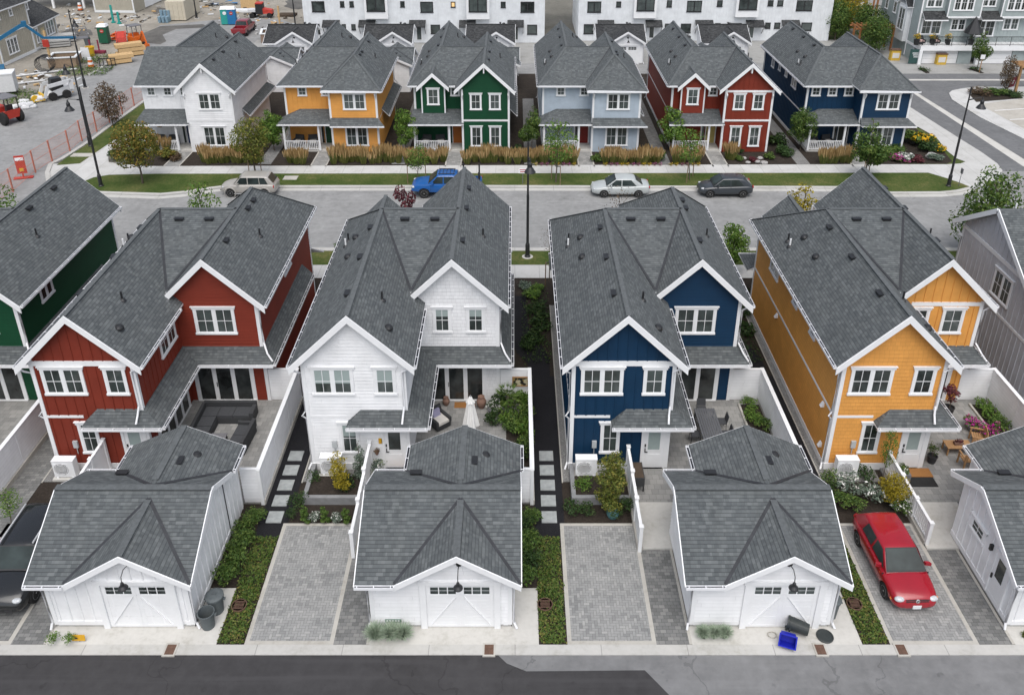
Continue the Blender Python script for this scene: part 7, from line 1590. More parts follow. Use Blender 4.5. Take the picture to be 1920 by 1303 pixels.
# things on and below the balcony
for i, (a, lf, l) in enumerate(((880, 'gold', 'yellow flowers at the left end of the sage townhouse balcony'), (1040, 'gold', 'yellow flowers on the balcony beside the glass doors'), (1195, 'gold', 'yellow flowers on the middle of the balcony'), (1430, None, 'green bush in a black pot on the balcony'))):
    x = WS(Z3(a, 0)[0], 70)[0]; shrub(l, (x, Y0 + .6, zd + .8), .9, .8, 'green', lf, 150, .07, name='balcony_plant', cat='plant', nfl=.7)
    mb = MB(); mb.mat(M_BLACK); mb.lathe((x, Y0 + .6, zd + .25), [(.25, 0), (.35, .6), (.3, .6), (0, .5)], 12); tag(mb.build('balcony_pot'), 'black pot under the %s' % l, 'pot')
x = WS(Z3(1455, 0)[0], 60)[0]; mb = MB(); mb.mat(M_BLACK); mb.lathe((x, Y0 + .9, zd + .25), [(.3, 0), (.05, .1), (.05, 1.1), (1.0, 1.3), (.08, 3.1), (0, 3.2)], 10); tag(mb.build('folded_parasol'), 'large black folded parasol on the sage townhouse balcony', 'parasol')
for a, l in ((930, 'pink'), (1080, 'second pink')):
    lounge('%s cushioned seat behind the balcony railing of the sage townhouses' % l, (WS(Z3(a, 0)[0], 72)[0], Y0 + .9, zd + .26), 0, mottled('pink_cushion', (.5, .36, .34), .1, 5, .9))
M_YEL = mottled('yellow_stand', (.55, .36, .05), .12, 5, .6)
for u, v, l in ((1676, 113, 'yellow brochure stand at the corner of the sage townhouses'), (1762, 121, 'yellow brochure stand in front of the sage townhouse garage')):
    p = G(u, v); rr = thing('display_stand', l, 'stand', p); mb = MB(); mb.mat(M_YEL); mb.box(-.55, .55, -.3, .3, 0, 1.2); mb.mat(M_CREAM); mb.box(-.4, .4, -.32, -.3, .3, .9); mb.build('body', rr); mb = MB(); mb.mat(M_RUST); mb.box(-.6, .6, -.35, .35, 1.2, 1.3); mb.build('top', rr)
p = G(1714, 121); rr = thing('sign_board', 'dark green sign board with white lettering by the sage townhouse corner', 'sign', p); mb = MB(); mb.mat(mottled('board_green', (.03, .075, .07), .1, 4, .6)); mb.box(-.75, .75, -.05, .0, .1, 1.75); mb.build('board', rr); mb = MB(); mb.mat(M_WHITE)
for i, (a, b) in enumerate(((-.45, .45), (-.35, .35), (-.25, .25))):
    k = a
    while k < b: mb.box(k, k + .09, -.06, -.05, 1.25 - i * .22, 1.37 - i * .22); k += .14
mb.build('lettering', rr)
# planter strips by the garages
for a, b in ((855, 980), (1350, 1525), (1880, 2060)):
    q = [Z3(a, 690), Z3(a + 60, 680), Z3(b, 735), Z3(b - 40, 738)]; sheet('planting_bed', q, .02, M_MULCH); u, v = Z3((a + b) / 2, 708); shrub('low dark shrub in the bed %s the sage townhouse garages' % {855: 'left of', 1350: 'between', 1880: 'at the right of'}[a], G(u, v), 1.6, .5, 'dark', None, 200, .07)
for u, v in ((1836, 136),): p = G(u, v); mb = MB(); mb.mat(M_WOOD); mb.tube([p, p + Vector((0, 0, 1.6))], .05, 6); mb.mat(M_WHITE); mb.box(p.x - .25, p.x + .25, p.y - .05, p.y - .03, 1.5, 2.0); tag(mb.build('stake_sign'), 'small white notice on a wooden stake by the street tree', 'sign')
# curved white fence, pergolas and lounge beyond the blue house
mb = MB(); mb.mat(M_WHITE); pts = [G(u, v) for u, v in ((1632, -8), (1618, 8), (1611, 22), (1612, 36), (1622, 50), (1640, 62), (1660, 70))]
for a, b in zip(pts, pts[1:]): mb.beam(a + Vector((0, 0, .55)), b + Vector((0, 0, .55)), .08, 1.1); mb.beam(a + Vector((0, 0, 1.14)), b + Vector((0, 0, 1.14)), .16, .08)
tag(mb.build('curved_fence'), 'curved white fence round the terrace at the top right', 'fence')
sheet('terrace', [(1634, -8), (1621, 8), (1614, 22), (1615, 36), (1625, 49), (1642, 61), (1672, 50), (1672, -8)], .02, M_PATIO)
M_CEDAR = mottled('cedar', (.3, .13, .05), .2, 8, .7)
rr = thing('pergola', 'row of brown timber posts on the curved terrace', 'pergola', (0, 0, 0))
for u, v in ((1621, 18), (1635, 26), (1644, 14), (1656, 40), (1640, 38)):
    p = G(u, v); mb = MB(); mb.mat(M_CEDAR); mb.beam(p, p + Vector((0, 0, 3.4)), .2, .2, (0, 1, 0)); mb.build('post', rr)
rr = thing('outdoor_sofa', 'curved white outdoor sofa with brown seats on the terrace', 'sofa', G(1645, 32)); mb = MB(); mb.mat(M_WHITE)
for k in range(8):
    a = 2.2 + k * .28; b = a + .28; mb.beam((2.2 * math.cos(a), 2.2 * math.sin(a), .4), (2.2 * math.cos(b), 2.2 * math.sin(b), .4), .3, .8)
mb.build('back', rr); mb = MB(); mb.mat(M_RUST)
for k in range(8):
    a = 2.2 + k * .28; b = a + .28; mb.beam((1.8 * math.cos(a), 1.8 * math.sin(a), .25), (1.8 * math.cos(b), 1.8 * math.sin(b), .25), .55, .4)
mb.build('seat', rr)
rr = thing('pergola', 'small brown timber pergola behind the roof of the navy corner house', 'pergola', G(1632, 92)); 
for x, y in ((-2, -1), (2, -1), (2, 1), (-2, 1)): mb = MB(); mb.mat(M_CEDAR); mb.box(x - .1, x + .1, y - .1, y + .1, 0, 2.6); mb.build('post', rr)
mb = MB(); mb.mat(M_CEDAR); mb.box(-2.6, 2.6, -1.08, -.94, 2.6, 2.8); mb.box(-2.6, 2.6, .94, 1.08, 2.6, 2.8)
for i in range(9): mb.box(-2.3 + i * .57, -2.2 + i * .57, -1.5, 1.5, 2.8, 2.92)
mb.build('beams', rr)
rr = thing('pergola', 'light timber pergola at the right edge of the plaza', 'pergola', G(1903, 174)); mb = MB(); mb.mat(M_WOOD); mb.beam((0, 0, 0), (0, 0, 2.9), .22, .22, (0, 1, 0)); mb.build('post', rr); mb = MB(); mb.mat(M_WOOD)
for i in range(5): mb.beam((-.6, -1 + i * .5, 3.0), (4, -1 + i * .5, 3.0), .1, .2)
mb.beam((0, -1.3, 2.85), (0, 1.3, 2.85), .15, .2); mb.build('beams', rr)
rr = thing('banner', 'small maroon banner on a stake in the plaza bed', 'banner', G(1888, 172)); mb = MB(); mb.mat(M_CEDAR); mb.tube([(0, 0, 0), (.1, 0, 1.7)], .03, 6); mb.build('pole', rr); mb = MB(); mb.mat(mottled('maroon', (.22, .03, .06), .1, 5, .7)); mb.hexa([(.05, -.02, .4), (.55, -.02, .55), (.55, 0, .55), (.05, 0, .4), (.25, -.02, 1.5), (.75, -.02, 1.65), (.75, 0, 1.65), (.25, 0, 1.5)]); mb.mat(M_WHITE); mb.hexa([(.28, -.03, .8), (.42, -.03, .84), (.42, -.02, .84), (.28, -.02, .8), (.35, -.03, 1.2), (.5, -.03, 1.24), (.5, -.02, 1.24), (.35, -.02, 1.2)]); mb.build('cloth', rr)

# ------------------------------------------------------------------ the building site
def site_house(name, label, pa, pb, depth, H, wins, roof_over=.5, lowlen=None, door=None):
    a, b = G(*pa), G(*pb); d = b - a; L = d.length; ang = math.atan2(d.y, d.x); r = thing(name, label, 'house', (a.x, a.y, 0), ang)
    s = siding('beige', 'batten'); mb = MB(); mb.mat(s); pr = [(0, 0), (depth, 0), (depth, H), (depth / 2, H + depth * .3), (0, H)]
    wall(mb, [(0, 0), (L, 0), (L, H), (0, H)], (0, 0), (1, 0), (0, -1), 'batten'); wall(mb, pr, (0, 0), (0, 1), (-1, 0), 'batten'); wall(mb, pr, (L, 0), (0, 1), (1, 0), 'batten'); mb.build('wall', r)
    mb = MB(); mb.mat(M_ROOFD); o = roof_over; mb.slab([(-o, -o, H - .25), (L + o, -o, H - .25), (L + o, depth / 2, H + depth * .3 + .1), (-o, depth / 2, H + depth * .3 + .1)], .15, M_WHITE); mb.slab([(-o, depth / 2, H + depth * .3 + .1), (L + o, depth / 2, H + depth * .3 + .1), (L + o, depth + o, H - .25), (-o, depth + o, H - .25)], .15, M_WHITE); mb.build('roof', r)
    mb = MB(); mb.mat(M_TRIMG); mb.box(0, L, -.05, 0, H * .5 if H > 4 else .0, (H * .5 if H > 4 else 0) + .18); mb.box(-.05, .15, -.06, 0, 0, H - .2); mb.box(L - .15, L + .05, -.06, 0, 0, H - .2); mb.box(0, L, -.05, 0, 0, .35); mb.build('trim', r)
    for x0, x1, z0, z1, n in wins: window(r, None, ((0, 0), (1, 0), (0, -1)), x0, x1, z0, z1, n, trim=.12)
    return r, L
r, L = site_house('beige_house', 'two storey beige batten house under construction at the left edge', (7, 125), (68, 97), 9, 6.4, [(1.5, 3.6, .9, 2.7, 3), (.9, 1.5, 5.0, 5.9, 1), (3.3, 4.0, 5.0, 5.9, 1), (6.7, 7.3, 5.0, 5.9, 1)])
r, L = site_house('beige_house', 'single storey beige wing with a low dark roof behind the boom lift', (68, 97), (111, 73), 8, 3.3, [(.8, 1.5, .8, 2.6, 1), (3.6, 5.9, 1.0, 2.8, 3)])
mb = MB(); mb.mat(mottled('pale_door', (.5, .42, .25), .1, 4, .6)); mb.box(2.2, 3.1, -.04, 0, .2, 2.3); mb.build('door', r)
r, L = site_house('beige_house', 'beige batten house with a white side garage door at the top left', (179, 24), (253, 25), 16, 7.5, [(3.6, 4.6, 2.2, 3.4, 1)]); mb = MB(); mb.mat(M_WHITE)
for j in range(5): mb.box(L, L + .05, 3.4, 10, .1 + j * .7, .78 + j * .7)
mb.build('garage_door', r)
r = thing('porch_roof', 'low grey porch roof on white posts at the top left corner', 'porch', G(112, 12)); mb = MB(); mb.mat(M_ROOFD); mb.slab([(-6, -2, 3.0), (7, -2, 3.0), (7, 4, 5.5), (-6, 4, 5.5)], .3, M_WHITE); mb.build('roof', r)
for x in (-5.5, 0, 4.5): mb = MB(); mb.mat(M_WHITE); mb.box(x - .15, x + .15, -1.8, -1.5, 0, 2.8); mb.build('post', r)
C_BLUE = mottled('lift_blue', (.015, .12, .24), .15, 6, .5); C_OR = mottled('machine_orange', (.6, .13, .02), .15, 6, .5); C_RED = mottled('machine_red', (.45, .045, .03), .15, 6, .5); C_WH = mottled('machine_white', (.6, .61, .62), .08, 6, .5); C_YEL = mottled('machine_yellow', (.65, .4, .03), .12, 6, .5); C_TEAL = mottled('toilet_teal', (.03, .32, .28), .1, 4, .5); C_TBL = mottled('toilet_blue', (.02, .16, .36), .1, 4, .5); C_TGR = mottled('toilet_green', (.015, .1, .055), .1, 4, .5); C_LUM = mottled('lumber', (.56, .38, .19), .18, 8, .8); C_PLY = mottled('plywood', (.3, .22, .15), .2, 5, .85)
def wheelset(root, pts, r_, w_, rim):
    for x, y in pts:
        sg = 1 if y > 0 else -1; mb = MB(); mb.mat(M_RUBBER); mb.lathe((x, y, r_), [(r_ * .5, 0), (r_ * .95, 0), (r_, .05), (r_, w_ - .05), (r_ * .9, w_), (r_ * .5, w_)], 16, (0, sg, 0)); wo = mb.build('wheel', root); mb = MB(); mb.mat(rim); mb.lathe((x, y, r_), [(r_ * .5, w_ * .9), (0, w_ * .92)], 14, (0, sg, 0)); mb.build('rim', wo)
# boom lift
r = thing('boom_lift', 'blue boom lift reaching in from the left edge in front of the beige house', 'boom lift', G(-18, 150), .5); mb = MB(); mb.mat(C_BLUE); mb.box(-1.6, 1.6, -1.1, 1.1, .5, 1.3); mb.build('chassis', r); wheelset(r, [(-1.2, 1.0), (1.2, 1.0), (-1.2, -1.0), (1.2, -1.0)], .5, .35, C_WH)
mb = MB(); mb.mat(C_BLUE); mb.beam((0, 0, 1.3), (.5, 0, 3.6), .3, .4); mb.beam((.5, 0, 3.6), (4.4, 0, 5.6), .26, .34); mb.beam((4.4, 0, 5.6), (6.0, 0, 3.9), .24, .28); mb.beam((6, 0, 3.9), (9.2, 0, 3.6), .2, .25); mb.box(4.2, 4.7, -.2, .2, 5.3, 5.9); mb.build('boom', r)
mb = MB(); mb.mat(M_GREYPOT)
for z in (3.5, 4.0, 4.6):
    for a, b in (((9.2, -.6), (10.4, -.6)), ((10.4, -.6), (10.4, .6)), ((10.4, .6), (9.2, .6)), ((9.2, .6), (9.2, -.6))): mb.beam((*a, z), (*b, z), .05, .05)
for x, y in ((9.2, -.6), (10.4, -.6), (10.4, .6), (9.2, .6)): mb.beam((x, y, 3.5), (x, y, 4.6), .05, .05)
mb.box(9.2, 10.4, -.6, .6, 3.45, 3.52); mb.build('basket', r)
# skid steer
r = thing('skid_steer', 'white skid steer loader with red rims and a yellow fork on the side street', 'loader', G(108, 184), -2.35); mb = MB(); mb.mat(C_WH); mb.hexa([(-1.3, -.55, .35), (.9, -.55, .35), (.9, .55, .35), (-1.3, .55, .35), (-1.4, -.55, 1.3), (.4, -.55, .9), (.4, .55, .9), (-1.4, .55, 1.3)]); mb.build('body', r)
mb = MB(); mb.mat(M_BLACK); mb.hexa([(-.7, -.45, 1.1), (.5, -.45, .9), (.5, .45, .9), (-.7, .45, 1.1), (-.6, -.42, 2.1), (.35, -.42, 2.1), (.35, .42, 2.1), (-.6, .42, 2.1)]); mb.build('cab', r)
for y in (-.7, .7): mb = MB(); mb.mat(C_WH); mb.beam((-1.4, y, 1.7), (.9, y, 1.5), .14, .35); mb.beam((.9, y, 1.5), (1.4, y, .4), .14, .28); mb.beam((-1.3, y, .8), (-1.4, y, 1.75), .14, .4); mb.build('lift_arm', r)
mb = MB(); mb.mat(C_YEL); mb.box(1.35, 1.5, -.7, .7, .2, .8); mb.box(1.5, 2.6, -.5, -.38, .15, .22); mb.box(1.5, 2.6, .38, .5, .15, .22); mb.lathe((2.1, 0, .4), [(.35, 0), (.35, .25)], 14, (0, 1, 0)); mb.build('fork', r); wheelset(r, [(-.75, .55), (.6, .55), (-.75, -.55), (.6, -.55)], .42, .3, C_RED)
# tractor left edge
r = thing('tractor', 'orange red tractor with a canopy cut off by the left edge', 'tractor', G(14, 228), 2.6); mb = MB(); mb.mat(C_RED); mb.box(.2, 1.9, -.4, .4, .8, 1.4); mb.hexa([(-1.4, -.5, .6), (.3, -.5, .6), (.3, .5, .6), (-1.4, .5, .6), (-1.5, -.7, 1.4), (-.3, -.5, 1.1), (-.3, .5, 1.1), (-1.5, .7, 1.4)]); mb.build('body', r); mb = MB(); mb.mat(M_BLACK); mb.lathe((-.7, 0, 1.2), [(.3, 0), (.3, .15), (.0, .15)], 12); mb.box(-1.0, -.9, -.3, .3, 1.2, 1.8); mb.build('seat', r); mb = MB(); mb.mat(M_GREYPOT); mb.box(-1.5, .4, -.7, .7, 2.5, 2.58); mb.build('canopy', r)
for x, y in ((-1.4, -.6), (-1.4, .6), (.3, -.6), (.3, .6)): mb = MB(); mb.mat(M_BLACK); mb.beam((x, y, 1.0), (x, y, 2.5), .07, .07, (0, 1, 0)); mb.build('canopy_post', r)
wheelset(r, [(-.9, .6), (-.9, -.6), (1.4, .5), (1.4, -.5)], .62, .35, C_RED); mb = MB(); mb.mat(C_RED); mb.beam((1.9, -.5, .9), (2.9, -.5, .5), .12, .2); mb.beam((1.9, .5, .9), (2.9, .5, .5), .12, .2); mb.box(2.8, 3.2, -.9, .9, .1, .7); mb.build('loader', r)
# two small diggers
r = thing('mini_excavator', 'orange mini excavator with a canopy at the cul-de-sac', 'excavator', G(258, 86), -.7); mb = MB(); mb.mat(M_BLACK); [mb.box(-.9, .9, y - .18, y + .18, 0, .42) for y in (-.6, .6)]; mb.build('tracks', r); mb = MB(); mb.mat(C_OR); mb.box(-.9, .6, -.7, .7, .5, 1.2); mb.box(-.9, -.3, -.6, .6, 1.2, 1.5); mb.build('body', r)
for x, y in ((-.8, -.6), (-.8, .6), (.5, -.6), (.5, .6)): mb = MB(); mb.mat(M_GREYPOT); mb.beam((x, y, 1.2), (x, y, 2.5), .07, .07, (0, 1, 0)); mb.build('canopy_post', r)
mb = MB(); mb.mat(M_GREYPOT); mb.box(-.9, .6, -.7, .7, 2.5, 2.58); mb.build('canopy', r); mb = MB(); mb.mat(C_OR); mb.beam((.6, 0, .8), (1.8, 0, 2.0), .16, .25); mb.beam((1.8, 0, 2.0), (2.4, 0, .6), .14, .2); mb.box(2.2, 2.6, -.25, .25, .2, .6); mb.build('boom', r)
r = thing('mini_loader', 'small orange red loader beside the mini excavator', 'loader', G(230, 86), -1.2); mb = MB(); mb.mat(M_BLACK); [mb.box(-.8, .8, y - .16, y + .16, 0, .4) for y in (-.5, .5)]; mb.build('tracks', r); mb = MB(); mb.mat(C_RED); mb.hexa([(-.9, -.45, .4), (.7, -.45, .4), (.7, .45, .4), (-.9, .45, .4), (-.9, -.45, 1.6), (.5, -.45, 1.1), (.5, .45, 1.1), (-.9, .45, 1.6)]); mb.build('body', r); mb = MB(); mb.mat(M_BLACK); mb.box(.9, 1.4, -.7, .7, .05, .6); mb.build('bucket', r)
for y in (-.55, .55): mb = MB(); mb.mat(C_RED); mb.beam((-.9, y, 1.6), (1.0, y, .6), .1, .2); mb.build('lift_arm', r)
r = thing('utility_vehicle', 'red and black utility buggy with an open bed near the top', 'utility vehicle', G(492, 33), .05); mb = MB(); mb.mat(C_RED); mb.hexa([(.3, -.65, .6), (1.6, -.6, .6), (1.6, .6, .6), (.3, .65, .6), (.3, -.65, 1.3), (1.5, -.55, 1.05), (1.5, .55, 1.05), (.3, .65, 1.3)]); mb.box(-.7, .3, -.6, .6, 1.95, 2.1); mb.build('body', r); mb = MB(); mb.mat(M_BLACK); mb.box(-.7, .3, -.62, .62, .5, 1.9); mb.build('cab', r); mb = MB(); mb.mat(C_WH); mb.box(-1.8, -.75, -.65, .65, .85, 1.2); mb.build('bed', r); wheelset(r, [(-1.3, .5), (1.15, .5), (-1.3, -.5), (1.15, -.5)], .36, .28, M_PLASTIC)
# portable toilets
def loo(label, u, v, m, rot=0):
    r = thing('portable_toilet', label, 'portable toilet', G(u, v), rot); mb = MB(); mb.mat(m); mb.box(-.55, .55, -.55, .55, .1, 2.1); [mb.box(-.5 + i * .33, -.46 + i * .33, -.57, -.55, .2, 2.0) for i in range(4)]; mb.build('body', r); mb = MB(); mb.mat(M_WHITE); mb.hexa([(-.6, -.6, 2.1), (.6, -.6, 2.1), (.6, .6, 2.1), (-.6, .6, 2.1), (-.45, -.45, 2.4), (.45, -.45, 2.4), (.45, .45, 2.4), (-.45, .45, 2.4)]); mb.build('roof', r); mb = MB(); mb.mat(C_RED if m is not C_TEAL else M_WHITE); mb.lathe((0, -.57, 1.6), [(.24, 0), (0, .01)], 14, (0, -1, 0)); mb.mat(M_WHITE); mb.box(-.14, .14, -.59, -.58, 1.57, 1.62); mb.build('badge', r)
loo('dark green portable toilet with a white roof beside the small loader', 198, 81, C_TGR, .1); loo('teal portable toilet, left of a pair above the white corner house', 424, 46, C_TEAL, .25); loo('blue portable toilet, right of a pair above the white corner house', 437, 46, C_TBL, .15)
# container, pallets, lumber and boxes
r = thing('shipping_container', 'cream shipping container with its doors facing the cul-de-sac', 'container', G(332, 40), 0); mb = MB(); mb.mat(mottled('cream_steel', (.55, .5, .4), .08, 4, .6)); mb.box(-1.3, 1.3, 0, 6.0, .1, 2.7)
for x in (-.9, -.35, .35, .9): mb.box(x - .04, x + .04, -.06, 0, .15, 2.6)
for z in (.6, 1.4, 2.1): mb.box(-1.25, 1.25, -.03, 0, z, z + .05)
mb.build('body', r)
for i in range(9):
    x, y, z = (i % 3) * .5, ((i // 3) % 3) * .5, 0; p = G(308, 43); mb = MB(); mb.mat(mottled('bucket_blue', (.2, .3, .37), .15, 5, .6)); h = .8 if i < 6 else 1.5; mb.lathe((p.x + x - .6, p.y + y, 0), [(.2, 0), (.23, h), (0, h)], 10); tag(mb.build('drum'), 'pale blue drum in the stack left of the cream container', 'drum', 'pale blue drums left of the container')
def lumber(label, u, v, n, L_, rot):
    r = thing('lumber_stack', label, 'lumber', G(u, v), rot)
    for k in range(n):
        mb = MB(); mb.mat(C_LUM); z = .12 + k * .5
        for i in range(8): mb.box(-L_ / 2 + (k % 2) * .3, L_ / 2 + (k % 2) * .3, -.6 + i * .15, -.47 + i * .15, z, z + .42)
        mb.build('bundle', r)
lumber('stack of pale lumber bundles by the cul-de-sac, nearer one', 224, 119, 2, 2.6, .55); lumber('taller stack of pale lumber bundles by the cul-de-sac, farther one', 244, 105, 3, 3.0, .55)
r = thing('pallet_fork', 'black fork attachment lying by the lumber', 'fork attachment', G(203, 125), .2); mb = MB(); mb.mat(M_BLACK)
for i in range(5): mb.box(-.9 + i * .42, -.82 + i * .42, -.03, .03, 0, .9)
mb.box(-.95, .9, -.04, .04, .85, .95); mb.box(-.95, .9, -.04, .04, .1, .18); [mb.box(x, x + .1, -1.3, 0, .02, .08) for x in (-.6, .5)]; mb.build('frame', r)
def crate(label, u, v, w_, d_, h_, rot, m):
    r = thing('timber_bed' if m is C_PLY else 'brick_bed', label, 'planter', G(u, v), rot); mb = MB(); mb.mat(m)
    for a in ((-w_, w_, -d_, -d_ + .12), (-w_, w_, d_ - .12, d_), (-w_, -w_ + .12, -d_ + .12, d_ - .12), (w_ - .12, w_, -d_ + .12, d_ - .12)): mb.box(*a, 0, h_)
    mb.build('side', r); mb = MB(); mb.mat(M_TRIMG)
    for a in ((-w_ - .1, w_ + .1, -d_ - .1, -d_ + .2), (-w_ - .1, w_ + .1, d_ - .2, d_ + .1), (-w_ - .1, -w_ + .2, -d_ + .2, d_ - .2), (w_ - .2, w_ + .1, -d_ + .2, d_ - .2)): mb.box(*a, h_, h_ + .1)
    mb.build('rim', r)
crate('square timber planter on the building site by the pallets', 124, 122, 1.5, 1.3, 1.1, .2, C_PLY); crate('square brick planter beside the dark soil near the white townhouses', 520, 75, 1.9, 1.4, 1.1, .2, mottled('brick_brown', (.24, .17, .13), .2, 5, .85))
sheet('soil_patch', [(495, 98), (580, 100), (582, 78), (540, 68), (545, 80), (500, 90)], .004, M_DIRTD)
bin_('yellow bin on the building site next to the white board', G(171, 105), 1.1, .5, C_YEL); bin_('grey bin behind the yellow one on the building site', G(165, 84), .9, .4, M_BIN); bin_('black bin against the brown planter near the townhouses', G(505, 82), .9, .35, M_BIND)
for u, v, l in ((171, 126, 'orange and white traffic drum beside the verge of the building site'), (151, 20, 'orange and white traffic drum near the top left corner')):
    r = thing('traffic_drum', l, 'traffic drum', G(u, v)); 
    for k in range(4): mb = MB(); mb.mat(C_OR if k % 2 == 0 else M_WHITE); mb.lathe((0, 0, .05 + k * .26), [(.32 - k * .03, 0), (.3 - k * .03, .26)], 16); mb.build('band', r)
    mb = MB(); mb.mat(M_BLACK); mb.lathe((0, 0, 0), [(.45, 0), (.42, .06), (0, .06)], 16); mb.build('base', r)
for u, v, w_, l in ((60, 192, 1.5, 'pile of white wrapped bags at the side street'), (42, 203, 1.1, 'second pile of white bags, nearer the tractor')):
    r = thing('bag_pile', l, 'bags', G(u, v), .5); rg_ = random.Random(u)
    for k in range(7):
        mb = MB(); mb.mat(C_WH); x, y, z = rg_.uniform(-w_, w_), rg_.uniform(-.5, .5), .15 + .25 * (k > 4); mb.smooth = True; mb.lathe((x - .4, y, z), [(.1, 0), (.24, .15), (.26, .5), (.22, .75), (.05, .85)], 8, (1, rg_.uniform(-.3, .3), 0)); mb.build('bag', r)
r = thing('site_trailer', 'white trailer box cut off by the left edge above the tractor', 'trailer', G(-6, 178), .35); mb = MB(); mb.mat(C_WH); mb.box(-2, 2, -.9, .9, .4, 2.2); mb.build('body', r); mb = MB(); mb.mat(M_TRIMG); mb.box(-2.05, 2.05, -.95, .95, 2.2, 2.32); mb.build('roof', r)
mb = MB(); mb.mat(mottled('tarp_orange', (.7, .14, .03), .1, 4, .8)); rg_ = random.Random(4); p = G(208, 76)
for k in range(14): a = Vector((p.x + rg_.uniform(-1, 1.3), p.y + rg_.uniform(-.7, .7), rg_.uniform(.1, .8))); mb.face([a, a + Vector((.9, .1, rg_.uniform(-.3, .3))), a + Vector((.7, .7, rg_.uniform(-.3, .3)))])
tag(mb.build('tarpaulin'), 'crumpled orange tarpaulin right of the dark green toilet', 'tarpaulin')
mb = MB(); mb.mat(C_TBL); p = G(410, 10)
for k in range(12): a = Vector((p.x + rg_.uniform(-2, 2), p.y + rg_.uniform(-.8, .8), rg_.uniform(.05, .4))); mb.face([a, a + Vector((1.1, .1, rg_.uniform(-.2, .2))), a + Vector((.8, .9, rg_.uniform(-.2, .2)))])
tag(mb.build('tarpaulin'), 'bright blue tarpaulin lying near the top of the building site', 'tarpaulin')
for u, v, l in ((213, 43, 'taller turquoise standpipe'), (224, 45, 'shorter turquoise standpipe')):
    p = G(u, v); mb = MB(); mb.mat(C_TEAL); mb.tube([p, p + Vector((0, 0, 2.4 if u < 220 else 1.6))], .16, 8); mb.lathe(p, [(.3, 0), (.3, .15), (0, .15)], 10); tag(mb.build('standpipe'), l + ' in front of the beige house at the top left', 'pipe')
for u, v, m, l in ((470, 14, C_LUM, 'plywood crate near the top beside the buggy'), (455, 22, M_TRIMG, 'flat pale pallet near the top of the site'), (540, 30, M_DIRTD, 'dark pipe bundle by the distant lamp')):
    p = G(u, v); mb = MB(); mb.mat(m); [mb.box(p.x - 1.2, p.x + 1.2, p.y - .8 + i * .4, p.y - .5 + i * .4, 0, 1.3 if m is C_LUM else .3) for i in range(4)]; tag(mb.build('site_stack'), l, 'building materials')
for u, v, h, l in ((98, 127, 4.2, 'timber power pole with a red box on the building site'), (526, 57, 3.2, 'short timber post beside the brown planter')):
    p = G(u, v); r = thing('timber_post', l, 'post', p); mb = MB(); mb.mat(C_LUM); mb.box(-.1, .1, -.1, .1, 0, h); mb.build('post', r)
    if h > 4: mb = MB(); mb.mat(C_RED); mb.box(-.35, .35, -.25, -.1, 2.4, 3.2); mb.build('box', r)
for u, v, w_, l in ((100, 88, 2.0, 'stack of grey concrete slabs in front of the beige wing'), (118, 78, 1.6, 'grey concrete slab pile farther back by the beige wing')):
    p = G(u, v); r = thing('slab_stack', l, 'slabs', p, .4)
    for k in range(3): mb = MB(); mb.mat(M_FOUND); mb.box(-w_, w_, -.8, .8, .1 + k * .3, .3 + k * .3); mb.build('slab', r)
cover('verge_weeds', *[G(190, 110).x - 4.5, G(190, 110).x + 1, G(190, 120).y, G(190, 105).y], 900, 'green', .1, .35); cover('verge_weeds', G(140, 140).x - 2, G(140, 140).x + 3.5, G(140, 143).y, G(140, 128).y, 900, 'green', .1, .35); cover('verge_weeds', G(45, 190).x - 3, G(60, 180).x + 2, G(45, 196).y, G(60, 172).y, 1100, 'green', .1, .35)
sheet('site_kerb', [(165, 141), (168, 143), (262, 88), (256, 87)], .1, M_KERB, thick=.12)
# orange mesh fence along the side street
M_OMESH = mottled('orange_mesh', (.55, .2, .14), .12, 5, .7)
fp = [(-14, 388), (25.3, 360), (67, 324), (98.4, 303.8), (131.8, 284), (154, 264.8), (182, 247.5), (206, 230.6), (230, 215), (252, 199.7), (272, 187)]
FPp = [G(*q) for q in fp]; WL = ['ninth', 'eighth', 'seventh', 'sixth', 'fifth', 'fourth', 'third', 'second', 'farthest', 'last']
for i, (a, b) in enumerate(zip(FPp, FPp[1:])):
    d = b - a; L = d.length; r = thing('mesh_fence_panel', 'orange mesh fence panel along the side street', 'fence', a, math.atan2(d.y, d.x), 'orange mesh fence panels along the side street'); mb = MB(); mb.mat(M_OMESH)
    for z in (.15, .95, 1.85): mb.beam((0, 0, z), (L, 0, z), .022, .022)
    for x in (.04, L - .04): mb.beam((x, 0, 0), (x, 0, 1.9), .06, .06, (0, 1, 0))
    mb.build('frame', r); mb = MB(); mb.mat(M_OMESH); k = int(L / .13)
    for j in range(1, k): mb.beam((j * .13, 0, .15), (j * .13, 0, 1.85), .005, .005, (0, 1, 0))
    for j in range(1, 13): mb.beam((0, 0, .15 + j * .13), (L, 0, .15 + j * .13), .005, .005)
    mb.build('mesh', r)
r = thing('site_sign', 'red sign stand with a white header at the orange mesh fence', 'sign', G(45, 334), .3); mb = MB(); mb.mat(C_RED); mb.box(-.35, .35, -.05, 0, .4, 1.9); mb.box(-.7, .7, -.25, .2, .02, .08); mb.box(-.05, .05, -.03, .03, 0, .4); mb.build('board', r); mb = MB(); mb.mat(M_WHITE); mb.box(-.3, .3, -.07, -.05, 1.5, 1.75); mb.build('header', r); mb = MB(); mb.mat(C_YEL); mb.box(-.15, .15, -.07, -.05, .6, .85); mb.build('label', r)

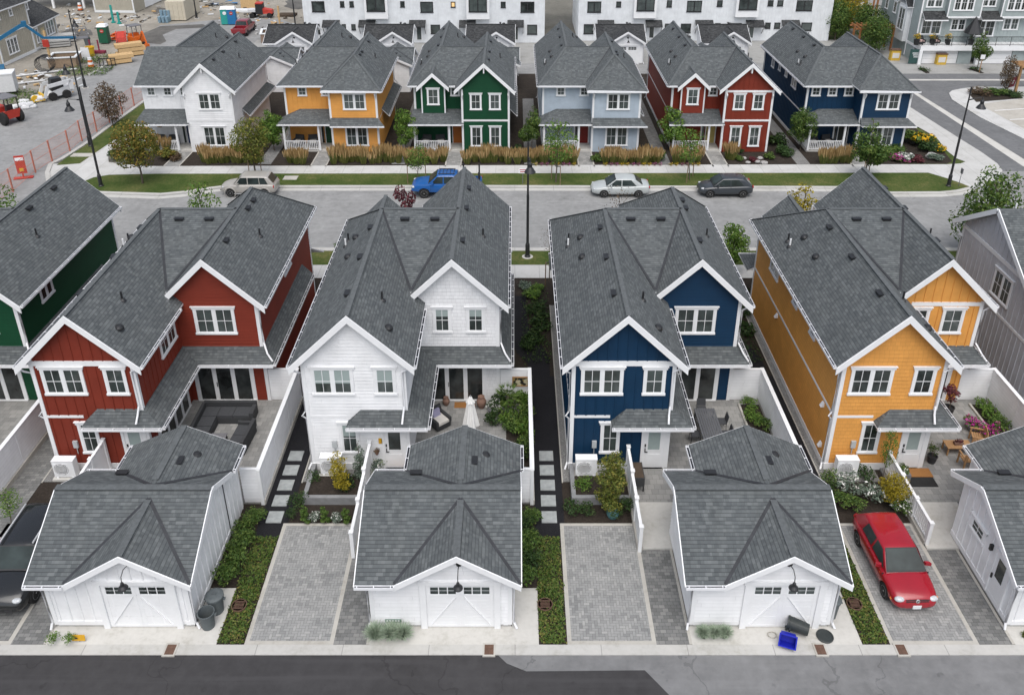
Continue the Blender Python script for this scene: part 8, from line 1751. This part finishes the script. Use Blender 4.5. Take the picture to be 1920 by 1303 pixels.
# rubble, boards and pipes scattered on the building site
rg_ = random.Random(12); mb = MB()
for k in range(420):
    u, v = rg_.choice(((130, 60), (60, 150), (330, 15), (430, 25), (250, 40), (150, 30), (520, 50), (110, 160), (470, 30), (380, 8))); p = G(u + rg_.gauss(0, 22), v + rg_.gauss(0, 9)); s = rg_.uniform(.05, .22)
    mb.mat(rg_.choice((M_FOUND, M_DIRTD, C_LUM, M_TRIMG, M_WET))); a = rg_.uniform(0, 3.1); mb.obox((p.x, p.y, s * .4), (math.cos(a) * s * rg_.uniform(.6, 2.5), math.sin(a) * s * 2, 0), (-math.sin(a) * s * .6, math.cos(a) * s * .6, 0), (0, 0, s * .4))
tag(mb.build('rubble'), kind='stuff')
for i, (u, v, r0) in enumerate(((146, 62, 3.0), (90, 108, 1.8), (310, 22, 2.5), (560, 8, 3.0))):
    sheet('gravel_patch', [(u + r0 * 9 * math.cos(k * .52) * (1 + .25 * math.sin(k * 2.3 + i)), v + r0 * 3 * math.sin(k * .52) * (1 + .2 * math.cos(k * 1.7))) for k in range(12)], -.004, M_WET)
for u, v, w_, l in ((75, 140, 3.2, 'long white pipe on the ground in front of the beige house'), (30, 160, 2.4, 'second white pipe beside the beige house corner')):
    p = G(u, v); mb = MB(); mb.mat(C_WH); mb.tube([p + Vector((-w_, -w_ * .55, .12)), p + Vector((w_, w_ * .6, .12))], .1, 6); tag(mb.build('pipe'), l, 'pipe')
mb = MB(); mb.mat(M_BLACK); p = G(88, 136)
for k in range(5): mb.tube([p + Vector((.9 * math.cos(t * .35 + k), .25 * k - .5, 1.0 + .9 * math.sin(t * .35 + k))) for t in range(18)], .04, 5)
tag(mb.build('hose_reel'), 'big coil of black hose beside the timber planter', 'hose')
r = thing('metal_frame', 'pair of maroon frames beside the yellow bin', 'frame', G(184, 100)); mb = MB(); mb.mat(mottled('maroon', (.22, .03, .06), .1, 5, .7)); mb.box(-.9, -.75, 0, .1, 0, 1.6); mb.box(.1, .25, 0, .1, 0, 1.6); mb.box(-.9, .9, -.3, .3, 0, .3); mb.build('frame', r)
p = G(163, 112); mb = MB(); mb.mat(C_WH); mb.hexa([(p.x - .6, p.y - .3, 0), (p.x + .6, p.y - .3, 0), (p.x + .6, p.y - .25, 0), (p.x - .6, p.y - .25, 0), (p.x - .5, p.y, 1.4), (p.x + .4, p.y, 1.4), (p.x + .4, p.y + .05, 1.4), (p.x - .5, p.y + .05, 1.4)]); tag(mb.build('sandwich_board'), 'white leaning board beside the yellow bin', 'board')
